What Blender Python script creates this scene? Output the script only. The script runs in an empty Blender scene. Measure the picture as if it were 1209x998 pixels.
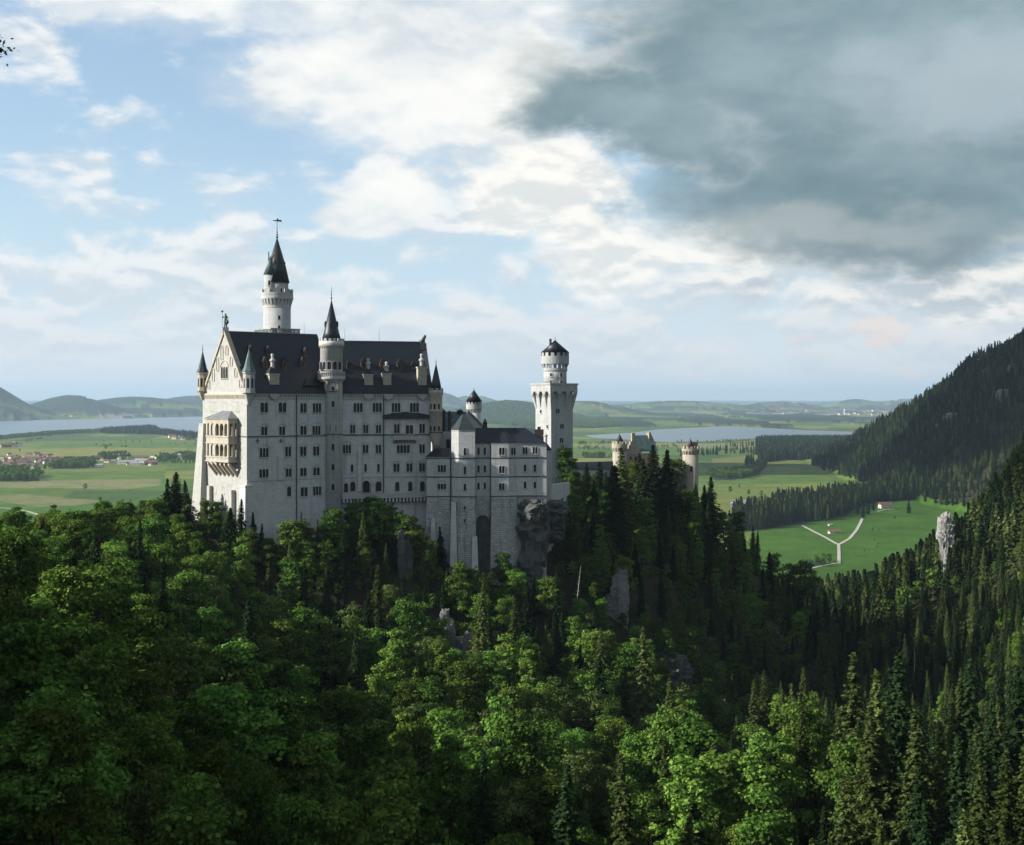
import bpy, bmesh, math, random
import numpy as np
from mathutils import Vector, Matrix
R = math.radians
rng = random.Random(7)
nrs = np.random.RandomState(11)
scene = bpy.context.scene
COL = scene.collection

# ------------------------------------------------------------------ camera
F = 1600.0            # focal length in pixels of the 1209 px wide photograph
EYE = 200.0           # eye height above the plain
HOR = 473.0           # row of the horizon
CX = 604.5
cam_data = bpy.data.cameras.new('camera')
cam = bpy.data.objects.new('camera', cam_data); COL.objects.link(cam)
cam.location = (0, 0, EYE)
cam.rotation_euler = (R(90), 0, 0)
cam_data.sensor_width = 36.0
cam_data.lens = 36.0 * F / 1209.0
cam_data.shift_y = -(499.0 - HOR) / 1209.0
cam_data.clip_start = 0.5
cam_data.clip_end = 200000.0
scene.camera = cam

# ------------------------------------------------------------------ sun + exposure
SUN_EL = R(27.0)
SUN_AZ = math.atan2(-0.98, -0.20)      # direction TO the sun, measured from +y towards +x
SUN_DIR = Vector((math.sin(SUN_AZ) * math.cos(SUN_EL), math.cos(SUN_AZ) * math.cos(SUN_EL), math.sin(SUN_EL)))
sd = bpy.data.lights.new('sun', 'SUN'); sd.energy = 4.7; sd.angle = R(0.53); sd.color = (1.0, 0.955, 0.86)
sun = bpy.data.objects.new('sun', sd); COL.objects.link(sun)
sun.rotation_euler = SUN_DIR.to_track_quat('Z', 'Y').to_euler()
sun.location = (-300, 0, 600)
vs = scene.view_settings
scene.display_settings.display_device = 'sRGB'
vs.view_transform = 'Standard'; vs.look = 'None'; vs.gamma = 1.0; vs.use_curve_mapping = False
vs.exposure = 0.80
cy = scene.cycles
cy.max_bounces = 6; cy.diffuse_bounces = 2; cy.glossy_bounces = 2; cy.transmission_bounces = 3
cy.transparent_max_bounces = 8; cy.volume_bounces = 0
cy.use_denoising = True
cy.use_adaptive_sampling = True

# ------------------------------------------------------------------ node helpers
class NT:
    def __init__(s, tree): s.t = tree; s.n = tree.nodes; s.l = tree.links
    def new(s, typ, **kw):
        nd = s.n.new(typ)
        for k, v in kw.items(): setattr(nd, k, v)
        return nd
    def put(s, sock, v):
        if isinstance(v, bpy.types.NodeSocket): s.l.new(v, sock)
        elif v is not None: sock.default_value = v
    def math(s, op, a, b=None, c=None, clamp=False):
        nd = s.new('ShaderNodeMath', operation=op); nd.use_clamp = clamp
        s.put(nd.inputs[0], a)
        if b is not None: s.put(nd.inputs[1], b)
        if c is not None: s.put(nd.inputs[2], c)
        return nd.outputs[0]
    def ramp(s, v, lo, hi, a=0.0, b=1.0, smooth=True):
        nd = s.new('ShaderNodeMapRange'); nd.interpolation_type = 'SMOOTHSTEP' if smooth else 'LINEAR'
        s.put(nd.inputs['Value'], v)
        for k, x in (('From Min', lo), ('From Max', hi), ('To Min', a), ('To Max', b)): s.put(nd.inputs[k], x)
        return nd.outputs[0]
    def mix(s, f, a, b, blend='MIX'):
        nd = s.new('ShaderNodeMix', data_type='RGBA', blend_type=blend)
        s.put(nd.inputs[0], f)
        for sock, v in ((nd.inputs[6], a), (nd.inputs[7], b)):
            s.put(sock, (*v, 1.0) if isinstance(v, tuple) and len(v) == 3 else v)
        return nd.outputs[2]
    def noise(s, vec, scale, detail=4.0, rough=0.55, dist=0.0, color=False):
        nd = s.new('ShaderNodeTexNoise')
        if vec is not None: s.l.new(vec, nd.inputs['Vector'])
        nd.inputs['Scale'].default_value = scale; nd.inputs['Detail'].default_value = detail
        nd.inputs['Roughness'].default_value = rough; nd.inputs['Distortion'].default_value = dist
        return nd.outputs['Color' if color else 'Fac']
    def xyz(s, x, y, z):
        nd = s.new('ShaderNodeCombineXYZ'); s.put(nd.inputs[0], x); s.put(nd.inputs[1], y); s.put(nd.inputs[2], z)
        return nd.outputs[0]

# ------------------------------------------------------------------ sky: Nishita + clouds laid out by compass direction
world = bpy.data.worlds.new('World'); scene.world = world; world.use_nodes = True
W = NT(world.node_tree); W.n.clear()
SKY_STRENGTH = 0.08
sky = W.new('ShaderNodeTexSky', sky_type='NISHITA'); sky.sun_disc = False
sky.sun_elevation = SUN_EL; sky.sun_rotation = SUN_AZ % (2 * math.pi)
sky.altitude = 900; sky.air_density = 1.0; sky.dust_density = 1.2; sky.ozone_density = 1.5
tc = W.new('ShaderNodeTexCoord')
sp = W.new('ShaderNodeSeparateXYZ'); W.l.new(tc.outputs['Generated'], sp.inputs[0])
X, Y, Z = sp.outputs
# bearing and height angle in degrees
az = W.math('MULTIPLY', W.math('ARCTAN2', X, Y), 57.2958)
el = W.math('MULTIPLY', W.math('ARCSINE', Z), 57.2958)
zz = W.math('ADD', W.math('ABSOLUTE', Z), 0.16)
pl = W.xyz(W.math('DIVIDE', X, zz), W.math('DIVIDE', Y, zz), 0.0)     # cloud deck coordinates
n1 = W.noise(pl, 1.3, 7, 0.52, 0.15)
n2 = W.noise(W.xyz(W.math('DIVIDE', X, zz), W.math('DIVIDE', Y, zz), 4.7), 4.2, 8, 0.58)
n3 = W.noise(W.xyz(W.math('DIVIDE', X, zz), W.math('DIVIDE', Y, zz), 9.1), 0.75, 5, 0.5)
ang = W.xyz(W.math('MULTIPLY', az, 0.10), W.math('MULTIPLY', el, 0.19), 3.3)
q1 = W.noise(ang, 0.95, 8, 0.55, 0.2); q2 = W.noise(ang, 2.6, 8, 0.58, 0.1)
wa = W.math('MULTIPLY', W.math('SUBTRACT', q1, 0.5), 13.0)
wb = W.math('MULTIPLY', W.math('SUBTRACT', q2, 0.5), 7.0)
azw = W.math('ADD', W.math('ADD', az, wa), wb)
elw = W.math('ADD', W.math('ADD', el, W.math('MULTIPLY', wa, -0.38)), W.math('MULTIPLY', wb, 0.50))
def blob(a0, e0, ra, re, soft=1.0, rot=0.0, warp=True):
    """a soft ellipse of sky centred on bearing a0, height angle e0 (degrees)"""
    A, E = (azw, elw) if warp else (az, el)
    da = W.math('SUBTRACT', A, a0); de = W.math('SUBTRACT', E, e0)
    c, s_ = math.cos(R(rot)), math.sin(R(rot))
    u = W.math('ADD', W.math('MULTIPLY', da, c), W.math('MULTIPLY', de, s_))
    v = W.math('SUBTRACT', W.math('MULTIPLY', de, c), W.math('MULTIPLY', da, s_))
    d = W.math('SQRT', W.math('ADD', W.math('POWER', W.math('DIVIDE', u, ra), 2.0), W.math('POWER', W.math('DIVIDE', v, re), 2.0)))
    return W.ramp(d, 1.0 + soft * 0.5, 1.0 - soft * 0.5)
def vmax(*a):
    r = a[0]
    for b in a[1:]: r = W.math('MAXIMUM', r, b)
    return r
K = 1.0 / SKY_STRENGTH
EXPF = 0.74
def cc(r, g, b): return (r * K * EXPF, g * K * EXPF, b * K * EXPF)
skyc = W.mix(1.0, sky.outputs['Color'], (1.02, 1.17, 1.22), 'MULTIPLY')
veil = W.ramp(el, 13.0, 1.0, 0.36, 0.96)
c = W.mix(veil, skyc, W.mix(W.ramp(el, 5.0, 0.5), cc(0.50, 0.615, 0.70), cc(0.64, 0.69, 0.72)))
m1 = W.noise(W.xyz(W.math('MULTIPLY', az, 0.10), W.math('MULTIPLY', el, 0.20), 7.9), 1.35, 10, 0.58, 0.15)
m2 = W.noise(W.xyz(W.math('MULTIPLY', az, 0.10), W.math('MULTIPLY', el, 0.20), 1.9), 2.5, 8, 0.54, 0.25)
m2b = W.noise(W.xyz(W.math('MULTIPLY', az, 0.10), W.math('ADD', W.math('MULTIPLY', el, 0.20), 0.075), 1.9), 2.5, 8, 0.54, 0.25)
relief = W.ramp(W.math('SUBTRACT', m2b, m2), 0.075, -0.075)       # puffs: bright tops, grey bases
hole = vmax(blob(-15.5, 13.2, 4.0, 2.6, 1.0), blob(-10.5, 9.4, 4.6, 2.2, 1.0), blob(-2.8, 10.2, 2.2, 0.8, 0.9), blob(-19.5, 15.4, 2.6, 0.9, 0.8), blob(-5.0, 6.0, 3.0, 0.9, 1.0))
cum = W.math('ADD', W.math('MULTIPLY', m1, 0.55), W.math('MULTIPLY', m2, 0.45))
cum = W.math('SUBTRACT', cum, W.math('MULTIPLY', hole, 0.10))
cum = W.math('ADD', cum, W.ramp(el, 10.0, 4.0, 0.0, 0.055))
cmask = W.ramp(cum, 0.445, 0.55)
cmask = W.math('MULTIPLY', cmask, W.ramp(el, 0.0, 2.0, 0.50, 1.0))
ccol = W.mix(relief, cc(0.53, 0.59, 0.64), cc(0.76, 0.76, 0.75))
ccol = W.mix(W.math('MULTIPLY', W.ramp(el, 7.0, 1.0), 0.6), ccol, cc(0.58, 0.60, 0.62))
c = W.mix(W.math('MULTIPLY', cmask, 0.86), c, ccol)
bank = vmax(blob(-3.5, 13.8, 8.0, 3.0, 0.9), blob(-7.0, 18.6, 15.0, 3.0, 0.9), blob(-4.5, 8.2, 2.8, 1.7, 0.8))
bcol = W.mix(W.ramp(m1, 0.35, 0.62), cc(0.56, 0.61, 0.64), cc(0.80, 0.80, 0.77))
bcol = W.mix(W.math('MULTIPLY', relief, 0.35), bcol, cc(0.84, 0.83, 0.80))
c = W.mix(W.math('MULTIPLY', bank, W.ramp(m2, 0.25, 0.45, 0.80, 0.98)), c, bcol)
rim = vmax(blob(2.4, 7.9, 5.0, 1.9, 0.9, -42), blob(5.0, 5.2, 2.6, 0.9, 0.8), blob(9.0, 6.3, 4.0, 1.2, 0.8))
c = W.mix(W.math('MULTIPLY', rim, W.ramp(m2, 0.30, 0.50, 0.7, 0.98)), c, W.mix(relief, cc(0.64, 0.66, 0.65), cc(0.84, 0.82, 0.77)))
dark = vmax(blob(16.0, 15.4, 13.0, 6.0, 0.6, 3), blob(15.0, 8.6, 9.4, 3.1, 0.7, -3), blob(4.8, 12.3, 6.0, 2.0, 0.9, -14), blob(24, 9.4, 9, 4.2, 0.8))
dsh = W.math('ADD', W.math('MULTIPLY', q1, 0.5), W.math('ADD', W.math('MULTIPLY', n3, 0.2), W.math('MULTIPLY', m2, 0.30)))
dcol = W.mix(W.ramp(dsh, 0.34, 0.66), cc(0.125, 0.200, 0.225), cc(0.27, 0.360, 0.395))
dcol = W.mix(W.math('MULTIPLY', blob(21, 12.0, 6.0, 1.6, 1.4), 0.8), dcol, cc(0.37, 0.44, 0.48))
dcol = W.mix(W.math('MULTIPLY', blob(12.0, 7.6, 6.0, 0.9, 1.4), 0.6), dcol, cc(0.38, 0.41, 0.40))
dcol = W.mix(W.math('MULTIPLY', blob(14.5, 6.2, 8.5, 0.8, 1.3), 0.7), dcol, cc(0.17, 0.22, 0.24))
c = W.mix(W.math('MULTIPLY', dark, 0.98), c, dcol)
low = vmax(blob(17.0, 4.6, 7.5, 0.95, 0.8, 4), blob(22, 4.6, 4.0, 1.0, 0.8))
c = W.mix(W.math('MULTIPLY', low, W.ramp(m2, 0.40, 0.55, 0.25, 0.95)), c, W.mix(relief, cc(0.44, 0.49, 0.52), cc(0.80, 0.78, 0.73)))
wm = vmax(blob(13.6, 2.7, 0.8, 0.28, 0.9), blob(15.3, 1.6, 0.7, 0.25, 0.9), blob(7.6, 1.6, 0.5, 0.22, 0.9))
c = W.mix(W.math('MULTIPLY', wm, 0.55), c, cc(0.80, 0.64, 0.55))
# the dark bank reaches overhead
c = W.mix(W.math('MULTIPLY', W.ramp(el, 24.0, 42.0), W.ramp(n3, 0.3, 0.7, 0.95, 0.6)), c, cc(0.10, 0.14, 0.17))
c = W.mix(W.ramp(el, 0.0, -1.5), c, cc(0.08, 0.10, 0.09))
bg = W.new('ShaderNodeBackground'); W.put(bg.inputs[0], c); bg.inputs[1].default_value = SKY_STRENGTH
wo = W.new('ShaderNodeOutputWorld'); W.l.new(bg.outputs[0], wo.inputs[0])
world.cycles.sampling_method = 'MANUAL'; world.cycles.sample_map_resolution = 512


# ------------------------------------------------------------------ materials
MAT = {}
def mat(name, col, rough=0.85, spec=0.3, var=0.12, vscale=0.5, bump=0.0, bscale=2.0, stain=0.0, fine=0.0, metal=0.0):
    """procedural surface: base colour with two scales of mottling, optional vertical weather stains and bump"""
    m = bpy.data.materials.new(name); m.use_nodes = True
    t = NT(m.node_tree); b = m.node_tree.nodes['Principled BSDF']
    co = t.new('ShaderNodeTexCoord').outputs['Object']
    n = t.noise(co, vscale, 5, 0.6)
    c = t.mix(t.ramp(n, 0.3, 0.7), tuple(x * (1 - var) for x in col), tuple(min(1, x * (1 + var)) for x in col))
    if fine:
        c = t.mix(fine, c, t.mix(t.ramp(t.noise(co, vscale * 9, 3, 0.6), 0.35, 0.65), tuple(x * 0.6 for x in col), tuple(min(1, x * 1.25) for x in col)))
    if stain:
        mp = t.new('ShaderNodeMapping'); t.l.new(co, mp.inputs[0]); mp.inputs['Scale'].default_value = (0.9, 0.9, 0.07)
        s = t.noise(mp.outputs[0], 1.0, 5, 0.65)
        c = t.mix(t.math('MULTIPLY', t.ramp(s, 0.50, 0.74), stain), c, tuple(x * 0.45 for x in col))
    t.put(b.inputs['Base Color'], c)
    b.inputs['Roughness'].default_value = rough; b.inputs['Specular IOR Level'].default_value = spec; b.inputs['Metallic'].default_value = metal
    if bump:
        bn = t.new('ShaderNodeBump'); bn.inputs['Strength'].default_value = bump; bn.inputs['Distance'].default_value = 0.15
        t.l.new(t.noise(co, bscale, 4, 0.6), bn.inputs['Height']); t.l.new(bn.outputs[0], b.inputs['Normal'])
    MAT[name] = m
    return m

def masonry(name, c1, c2, mortar, bw, bh, msize, bump, stain=0.35, dist=0.2):
    """coursed stone: brick pattern on metric UVs"""
    m = bpy.data.materials.new(name); m.use_nodes = True
    t = NT(m.node_tree); b = m.node_tree.nodes['Principled BSDF']
    tcn = t.new('ShaderNodeTexCoord'); uv = tcn.outputs['UV']; co = tcn.outputs['Object']
    va = t.new('ShaderNodeVectorMath', operation='MULTIPLY_ADD'); t.l.new(t.noise(co, 0.55, 3, 0.6, color=True), va.inputs[0])
    va.inputs[1].default_value = (dist * 1.6,) * 3; t.l.new(uv, va.inputs[2])
    br = t.new('ShaderNodeTexBrick'); t.l.new(va.outputs[0], br.inputs['Vector'])
    br.inputs['Color1'].default_value = (*c1, 1); br.inputs['Color2'].default_value = (*c2, 1); br.inputs['Mortar'].default_value = (*mortar, 1)
    br.inputs['Scale'].default_value = 1.0; br.inputs['Mortar Size'].default_value = msize; br.inputs['Mortar Smooth'].default_value = 0.3
    br.inputs['Brick Width'].default_value = bw; br.inputs['Row Height'].default_value = bh; br.inputs['Bias'].default_value = 0.0
    c = br.outputs['Color']
    n = t.noise(co, 0.35, 6, 0.65)
    c = t.mix(t.ramp(n, 0.35, 0.7, 0.0, 0.30), c, tuple(x * 0.62 for x in c1))
    mp = t.new('ShaderNodeMapping'); t.l.new(co, mp.inputs[0]); mp.inputs['Scale'].default_value = (0.8, 0.8, 0.05)
    s = t.noise(mp.outputs[0], 1.0, 6, 0.68)
    c = t.mix(t.math('MULTIPLY', t.ramp(s, 0.50, 0.72), stain), c, tuple(x * 0.42 for x in c1))
    t.put(b.inputs['Base Color'], c); b.inputs['Roughness'].default_value = 0.9; b.inputs['Specular IOR Level'].default_value = 0.25
    bn = t.new('ShaderNodeBump'); bn.inputs['Strength'].default_value = bump; bn.inputs['Distance'].default_value = dist
    h = t.math('ADD', t.math('MULTIPLY', br.outputs['Fac'], -1.0), t.math('MULTIPLY', t.noise(co, 2.3, 4, 0.6), 1.2))
    t.l.new(h, bn.inputs['Height']); t.l.new(bn.outputs[0], b.inputs['Normal'])
    MAT[name] = m
    return m

masonry('limestone', (0.53, 0.54, 0.535), (0.62, 0.62, 0.605), (0.36, 0.37, 0.37), 1.5, 0.62, 0.03, 0.25, 0.62, 0.05)
masonry('limestone_shaded', (0.40, 0.41, 0.41), (0.46, 0.465, 0.455), (0.28, 0.29, 0.29), 1.3, 0.55, 0.03, 0.3, 0.6, 0.05)  # same stone as limestone, darkened to paint the towers' thin-cloud shade
masonry('limestone_rough', (0.48, 0.49, 0.485), (0.68, 0.68, 0.66), (0.22, 0.22, 0.22), 1.5, 0.62, 0.06, 0.9, 0.75, 0.45)
masonry('gate_stone', (0.38, 0.34, 0.28), (0.45, 0.41, 0.34), (0.30, 0.25, 0.19), 1.2, 0.5, 0.04, 0.5, 0.35, 0.1)
masonry('gate_brick', (0.34, 0.24, 0.17), (0.40, 0.30, 0.22), (0.50, 0.44, 0.36), 1.0, 0.4, 0.05, 0.4, 0.35, 0.1)
mat('trim_stone', (0.46, 0.455, 0.44), 0.85, 0.3, 0.10, 0.8)
mat('warm_stone', (0.42, 0.375, 0.30), 0.85, 0.3, 0.14, 0.7, stain=0.3)
mat('pale_warm_stone', (0.39, 0.39, 0.37), 0.85, 0.3, 0.10, 0.7, stain=0.25)
mat('dark_string', (0.10, 0.105, 0.105), 0.8, 0.3)
mat('slate', (0.014, 0.017, 0.025), 0.42, 0.4, 0.35, 0.7, bump=0.3, bscale=6.0, stain=0.3, fine=0.35)
mat('slate_brown', (0.045, 0.038, 0.036), 0.6, 0.35, 0.3, 0.7, bump=0.3, bscale=6.0, fine=0.35)
mat('copper_green', (0.075, 0.125, 0.128), 0.55, 0.4, 0.25, 0.6, stain=0.5)
mat('copper_dark', (0.022, 0.034, 0.037), 0.5, 0.4, 0.3, 0.8, stain=0.5)
mat('lead', (0.16, 0.17, 0.18), 0.6, 0.4, 0.2, 0.5)
mat('bronze', (0.05, 0.065, 0.06), 0.5, 0.5)
mat('orange_wood', (0.11, 0.065, 0.04), 0.7, 0.3)
mat('dark_metal', (0.03, 0.03, 0.03), 0.5, 0.5)
mat('pane_glass', (0.018, 0.020, 0.024), 0.25, 0.5, 0.3, 2.0)
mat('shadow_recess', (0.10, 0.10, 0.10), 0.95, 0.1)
mat('rock', (0.11, 0.112, 0.11), 0.95, 0.15, 0.45, 0.25, bump=1.0, bscale=0.8, stain=0.9, fine=0.5)
mat('rock_pale', (0.21, 0.21, 0.20), 0.95, 0.15, 0.40, 0.3, bump=1.0, bscale=0.8, stain=0.8, fine=0.5)
mat('rock_white', (0.27, 0.265, 0.25), 0.95, 0.15, 0.35, 0.3, bump=1.0, bscale=0.8, stain=0.8, fine=0.5)
mat('bark', (0.07, 0.055, 0.042), 0.95, 0.1, 0.3, 1.5)
mat('dead_wood', (0.30, 0.28, 0.25), 0.95, 0.1, 0.25, 1.5)
mat('lot_gravel', (0.20, 0.20, 0.19), 0.95, 0.1, 0.2, 0.3)
mat('gravel_path', (0.42, 0.40, 0.36), 0.95, 0.1, 0.1, 0.3)
mat('asphalt', (0.06, 0.06, 0.06), 0.95, 0.1)
mat('white_wall', (0.70, 0.69, 0.66), 0.9, 0.2, 0.06)
mat('cream_wall', (0.62, 0.55, 0.43), 0.9, 0.2, 0.06)
mat('timber_wall', (0.16, 0.10, 0.06), 0.9, 0.2, 0.1)
mat('tile_red', (0.13, 0.085, 0.07), 0.85, 0.2, 0.2)
mat('tile_brown', (0.17, 0.10, 0.075), 0.85, 0.2, 0.2)
mat('tile_grey', (0.30, 0.30, 0.31), 0.7, 0.3, 0.1)
mat('car_white', (0.7, 0.7, 0.7), 0.3, 0.5, 0.02)
mat('car_dark', (0.05, 0.06, 0.08), 0.3, 0.5, 0.02)
mat('car_red', (0.35, 0.03, 0.03), 0.3, 0.5, 0.02)

def leafmat(name, c_lo, c_hi, trans=0.35, hue=0.03):
    m = bpy.data.materials.new(name); m.use_nodes = True
    t = NT(m.node_tree); t.n.clear()
    co = t.new('ShaderNodeTexCoord').outputs['Object']
    oi = t.new('ShaderNodeObjectInfo').outputs['Random']
    geo = t.new('ShaderNodeNewGeometry')
    n = t.noise(co, 0.55, 3, 0.6)
    f = t.math('ADD', t.math('MULTIPLY', n, 0.55), t.math('MULTIPLY', geo.outputs['Random Per Island'], 0.45))
    c = t.mix(t.ramp(f, 0.25, 0.75), c_lo, c_hi)
    hs = t.new('ShaderNodeHueSaturation')
    t.put(hs.inputs['Hue'], t.ramp(oi, 0, 1, 0.5 - hue, 0.5 + hue * 0.6, smooth=False))
    t.put(hs.inputs['Saturation'], 0.95)
    vr = t.math('FRACT', t.math('MULTIPLY', oi, 7.31))
    t.put(hs.inputs['Value'], t.ramp(vr, 0, 1, 0.58, 1.42, smooth=False))
    t.l.new(c, hs.inputs['Color'])
    d = t.new('ShaderNodeBsdfDiffuse'); tr = t.new('ShaderNodeBsdfTranslucent')
    t.l.new(hs.outputs[0], d.inputs[0]); t.l.new(hs.outputs[0], tr.inputs[0])
    ms = t.new('ShaderNodeMixShader'); ms.inputs[0].default_value = trans
    t.l.new(d.outputs[0], ms.inputs[1]); t.l.new(tr.outputs[0], ms.inputs[2])
    o = t.new('ShaderNodeOutputMaterial'); t.l.new(ms.outputs[0], o.inputs[0])
    MAT[name] = m
leafmat('leaf_broad', (0.028, 0.066, 0.010), (0.125, 0.225, 0.030), 0.30, 0.028)
leafmat('leaf_bright', (0.050, 0.115, 0.014), (0.170, 0.305, 0.045), 0.36, 0.02)
leafmat('leaf_olive', (0.045, 0.080, 0.018), (0.130, 0.180, 0.048), 0.28, 0.012)
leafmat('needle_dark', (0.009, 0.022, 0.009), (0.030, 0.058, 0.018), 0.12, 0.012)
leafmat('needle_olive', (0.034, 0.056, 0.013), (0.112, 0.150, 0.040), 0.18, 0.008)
leafmat('needle_brown', (0.10, 0.045, 0.03), (0.17, 0.08, 0.05), 0.18)

# ------------------------------------------------------------------ object helpers
def tag(o, label=None, cat=None, group=None, kind=None):
    if label: o['label'] = label
    if cat: o['category'] = cat
    if group: o['group'] = group
    if kind: o['kind'] = kind
    return o
def thing(name, label, cat, loc, group=None):
    o = bpy.data.objects.new(name, None); COL.objects.link(o); o.location = loc
    o.empty_display_size = 1.0
    return tag(o, label, cat, group)
def root_of(p):
    v = Vector((0, 0, 0))
    while p is not None: v += p.location; p = p.parent
    return v
def box_uv(me):
    me.uv_layers.new(name='UVMap')
    nv = len(me.vertices); co = np.empty(nv * 3); me.vertices.foreach_get('co', co); co = co.reshape(-1, 3)
    uv = me.uv_layers[0].data
    for p in me.polygons:
        n = p.normal
        if abs(n.z) > 0.75: tx, ty = Vector((1, 0, 0)), Vector((0, 1, 0))
        else:
            tx = Vector((-n.y, n.x, 0)).normalized(); ty = Vector((0, 0, 1))
        for li in p.loop_indices:
            v = co[me.loops[li].vertex_index]
            uv[li].uv = (v[0] * tx.x + v[1] * tx.y, v[2] if ty.z else v[1])
def obj(name, bm, mats, parent=None, smooth=False):
    """link a bmesh given in world coordinates as ONE mesh object (shifted to its parent's origin)"""
    if not isinstance(mats, (list, tuple)): mats = [mats]
    off = root_of(parent)
    for v in bm.verts: v.co -= off
    bmesh.ops.recalc_face_normals(bm, faces=bm.faces[:])
    me = bpy.data.meshes.new(name); bm.to_mesh(me); bm.free()
    for m in mats: me.materials.append(MAT[m] if isinstance(m, str) else m)
    if smooth:
        for p in me.polygons: p.use_smooth = True
    box_uv(me)
    o = bpy.data.objects.new(name, me); COL.objects.link(o); o.parent = parent
    return o
def npmesh(name, verts, faces, mats, midx=None, smooth=False, nside=None):
    """mesh from numpy arrays; faces (n,3) or (n,4)"""
    me = bpy.data.meshes.new(name)
    verts = np.asarray(verts, dtype=np.float32); faces = np.asarray(faces, dtype=np.int32)
    k = faces.shape[1]
    me.vertices.add(len(verts)); me.vertices.foreach_set('co', verts.ravel())
    me.loops.add(faces.size); me.loops.foreach_set('vertex_index', faces.ravel())
    me.polygons.add(len(faces)); me.polygons.foreach_set('loop_start', np.arange(0, faces.size, k, dtype=np.int32))
    me.polygons.foreach_set('loop_total', np.full(len(faces), k, dtype=np.int32))
    for m in (mats if isinstance(mats, (list, tuple)) else [mats]): me.materials.append(MAT[m] if isinstance(m, str) else m)
    if midx is not None: me.polygons.foreach_set('material_index', np.asarray(midx, dtype=np.int32))
    me.update(calc_edges=True)
    if smooth: me.polygons.foreach_set('use_smooth', np.ones(len(faces), dtype=bool))
    return me

def prism(bm, pts, z0, z1, pts_bottom=None, mi=0):
    """vertical prism on a plan polygon; pts_bottom gives a different (battered) foot"""
    pb = pts_bottom or pts
    b = [bm.verts.new((p[0], p[1], z0)) for p in pb]; t = [bm.verts.new((p[0], p[1], z1)) for p in pts]
    n = len(pts); fs = [bm.faces.new((b[i], b[(i + 1) % n], t[(i + 1) % n], t[i])) for i in range(n)]
    fs.append(bm.faces.new(t)); fs.append(bm.faces.new(b[::-1]))
    for f in fs: f.material_index = mi
    return fs
def rect(o, u, s0, s1, d0, d1):
    """plan rectangle: along u from s0 to s1, depth from d0 to d1 (d along u turned left)"""
    v = (-u[1], u[0])
    P = lambda s, d: (o[0] + u[0] * s + v[0] * d, o[1] + u[1] * s + v[1] * d)
    return [P(s0, d0), P(s1, d0), P(s1, d1), P(s0, d1)]
def lathe(bm, cx, cy, prof, n=24, mi=0, a0=0.0):
    """surface of revolution through (radius, z) pairs, capped"""
    rings = []
    for r, z in prof:
        if r < 1e-3: rings.append([bm.verts.new((cx, cy, z))])
        else: rings.append([bm.verts.new((cx + r * math.cos(a0 + 2 * math.pi * i / n), cy + r * math.sin(a0 + 2 * math.pi * i / n), z)) for i in range(n)])
    for A, B in zip(rings, rings[1:]):
        for i in range(n):
            j = (i + 1) % n
            if len(A) == 1 and len(B) == 1: continue
            if len(A) == 1: f = bm.faces.new((A[0], B[j], B[i]))
            elif len(B) == 1: f = bm.faces.new((A[i], A[j], B[0]))
            else: f = bm.faces.new((A[i], A[j], B[j], B[i]))
            f.material_index = mi
    if len(rings[0]) > 1: bm.faces.new(rings[0][::-1]).material_index = mi
    if len(rings[-1]) > 1: bm.faces.new(rings[-1]).material_index = mi
def tube(bm, p0, p1, r0, r1=None, n=8, mi=0):
    p0 = Vector(p0); p1 = Vector(p1); r1 = r0 if r1 is None else r1
    d = (p1 - p0).normalized(); q = d.to_track_quat('Z', 'Y')
    A = [bm.verts.new(p0 + q @ Vector((r0 * math.cos(2 * math.pi * i / n), r0 * math.sin(2 * math.pi * i / n), 0))) for i in range(n)]
    B = [bm.verts.new(p1 + q @ Vector((r1 * math.cos(2 * math.pi * i / n), r1 * math.sin(2 * math.pi * i / n), 0))) for i in range(n)]
    for i in range(n):
        j = (i + 1) % n; bm.faces.new((A[i], A[j], B[j], B[i])).material_index = mi
    bm.faces.new(A[::-1]).material_index = mi; bm.faces.new(B).material_index = mi
def ball(bm, c, r, n=10, sz=1.0, mi=0):
    prof = [(r * math.sin(math.pi * k / 8), c[2] - r * sz * math.cos(math.pi * k / 8)) for k in range(9)]
    lathe(bm, c[0], c[1], prof, n, mi)
def crenels(bm, cx, cy, r, z0, z1, n, th=0.45, frac=0.55, a0=0.0, mi=0):
    for i in range(n):
        a = a0 + 2 * math.pi * i / n; w = frac * math.pi / n
        P = [(cx + rr * math.cos(t), cy + rr * math.sin(t)) for rr, t in ((r, a - w), (r, a + w), (r - th, a + w), (r - th, a - w))]
        prism(bm, P, z0, z1, mi=mi)
def corbels(bm, cx, cy, r_in, r_out, z0, z1, n, frac=0.5, mi=0, a0=0.0):
    """ring of wedge brackets"""
    for i in range(n):
        a = a0 + 2 * math.pi * i / n; w = frac * math.pi / n
        q = lambda rr, t, z: bm.verts.new((cx + rr * math.cos(t), cy + rr * math.sin(t), z))
        A = [q(r_in, a - w, z0), q(r_in, a + w, z0), q(r_out, a + w, z1), q(r_out, a - w, z1), q(r_in, a - w, z1), q(r_in, a + w, z1)]
        for f in ((A[0], A[1], A[2], A[3]), (A[3], A[2], A[5], A[4]), (A[0], A[3], A[4]), (A[1], A[5], A[2]), (A[0], A[4], A[5], A[1])):
            bm.faces.new(f).material_index = mi

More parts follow.
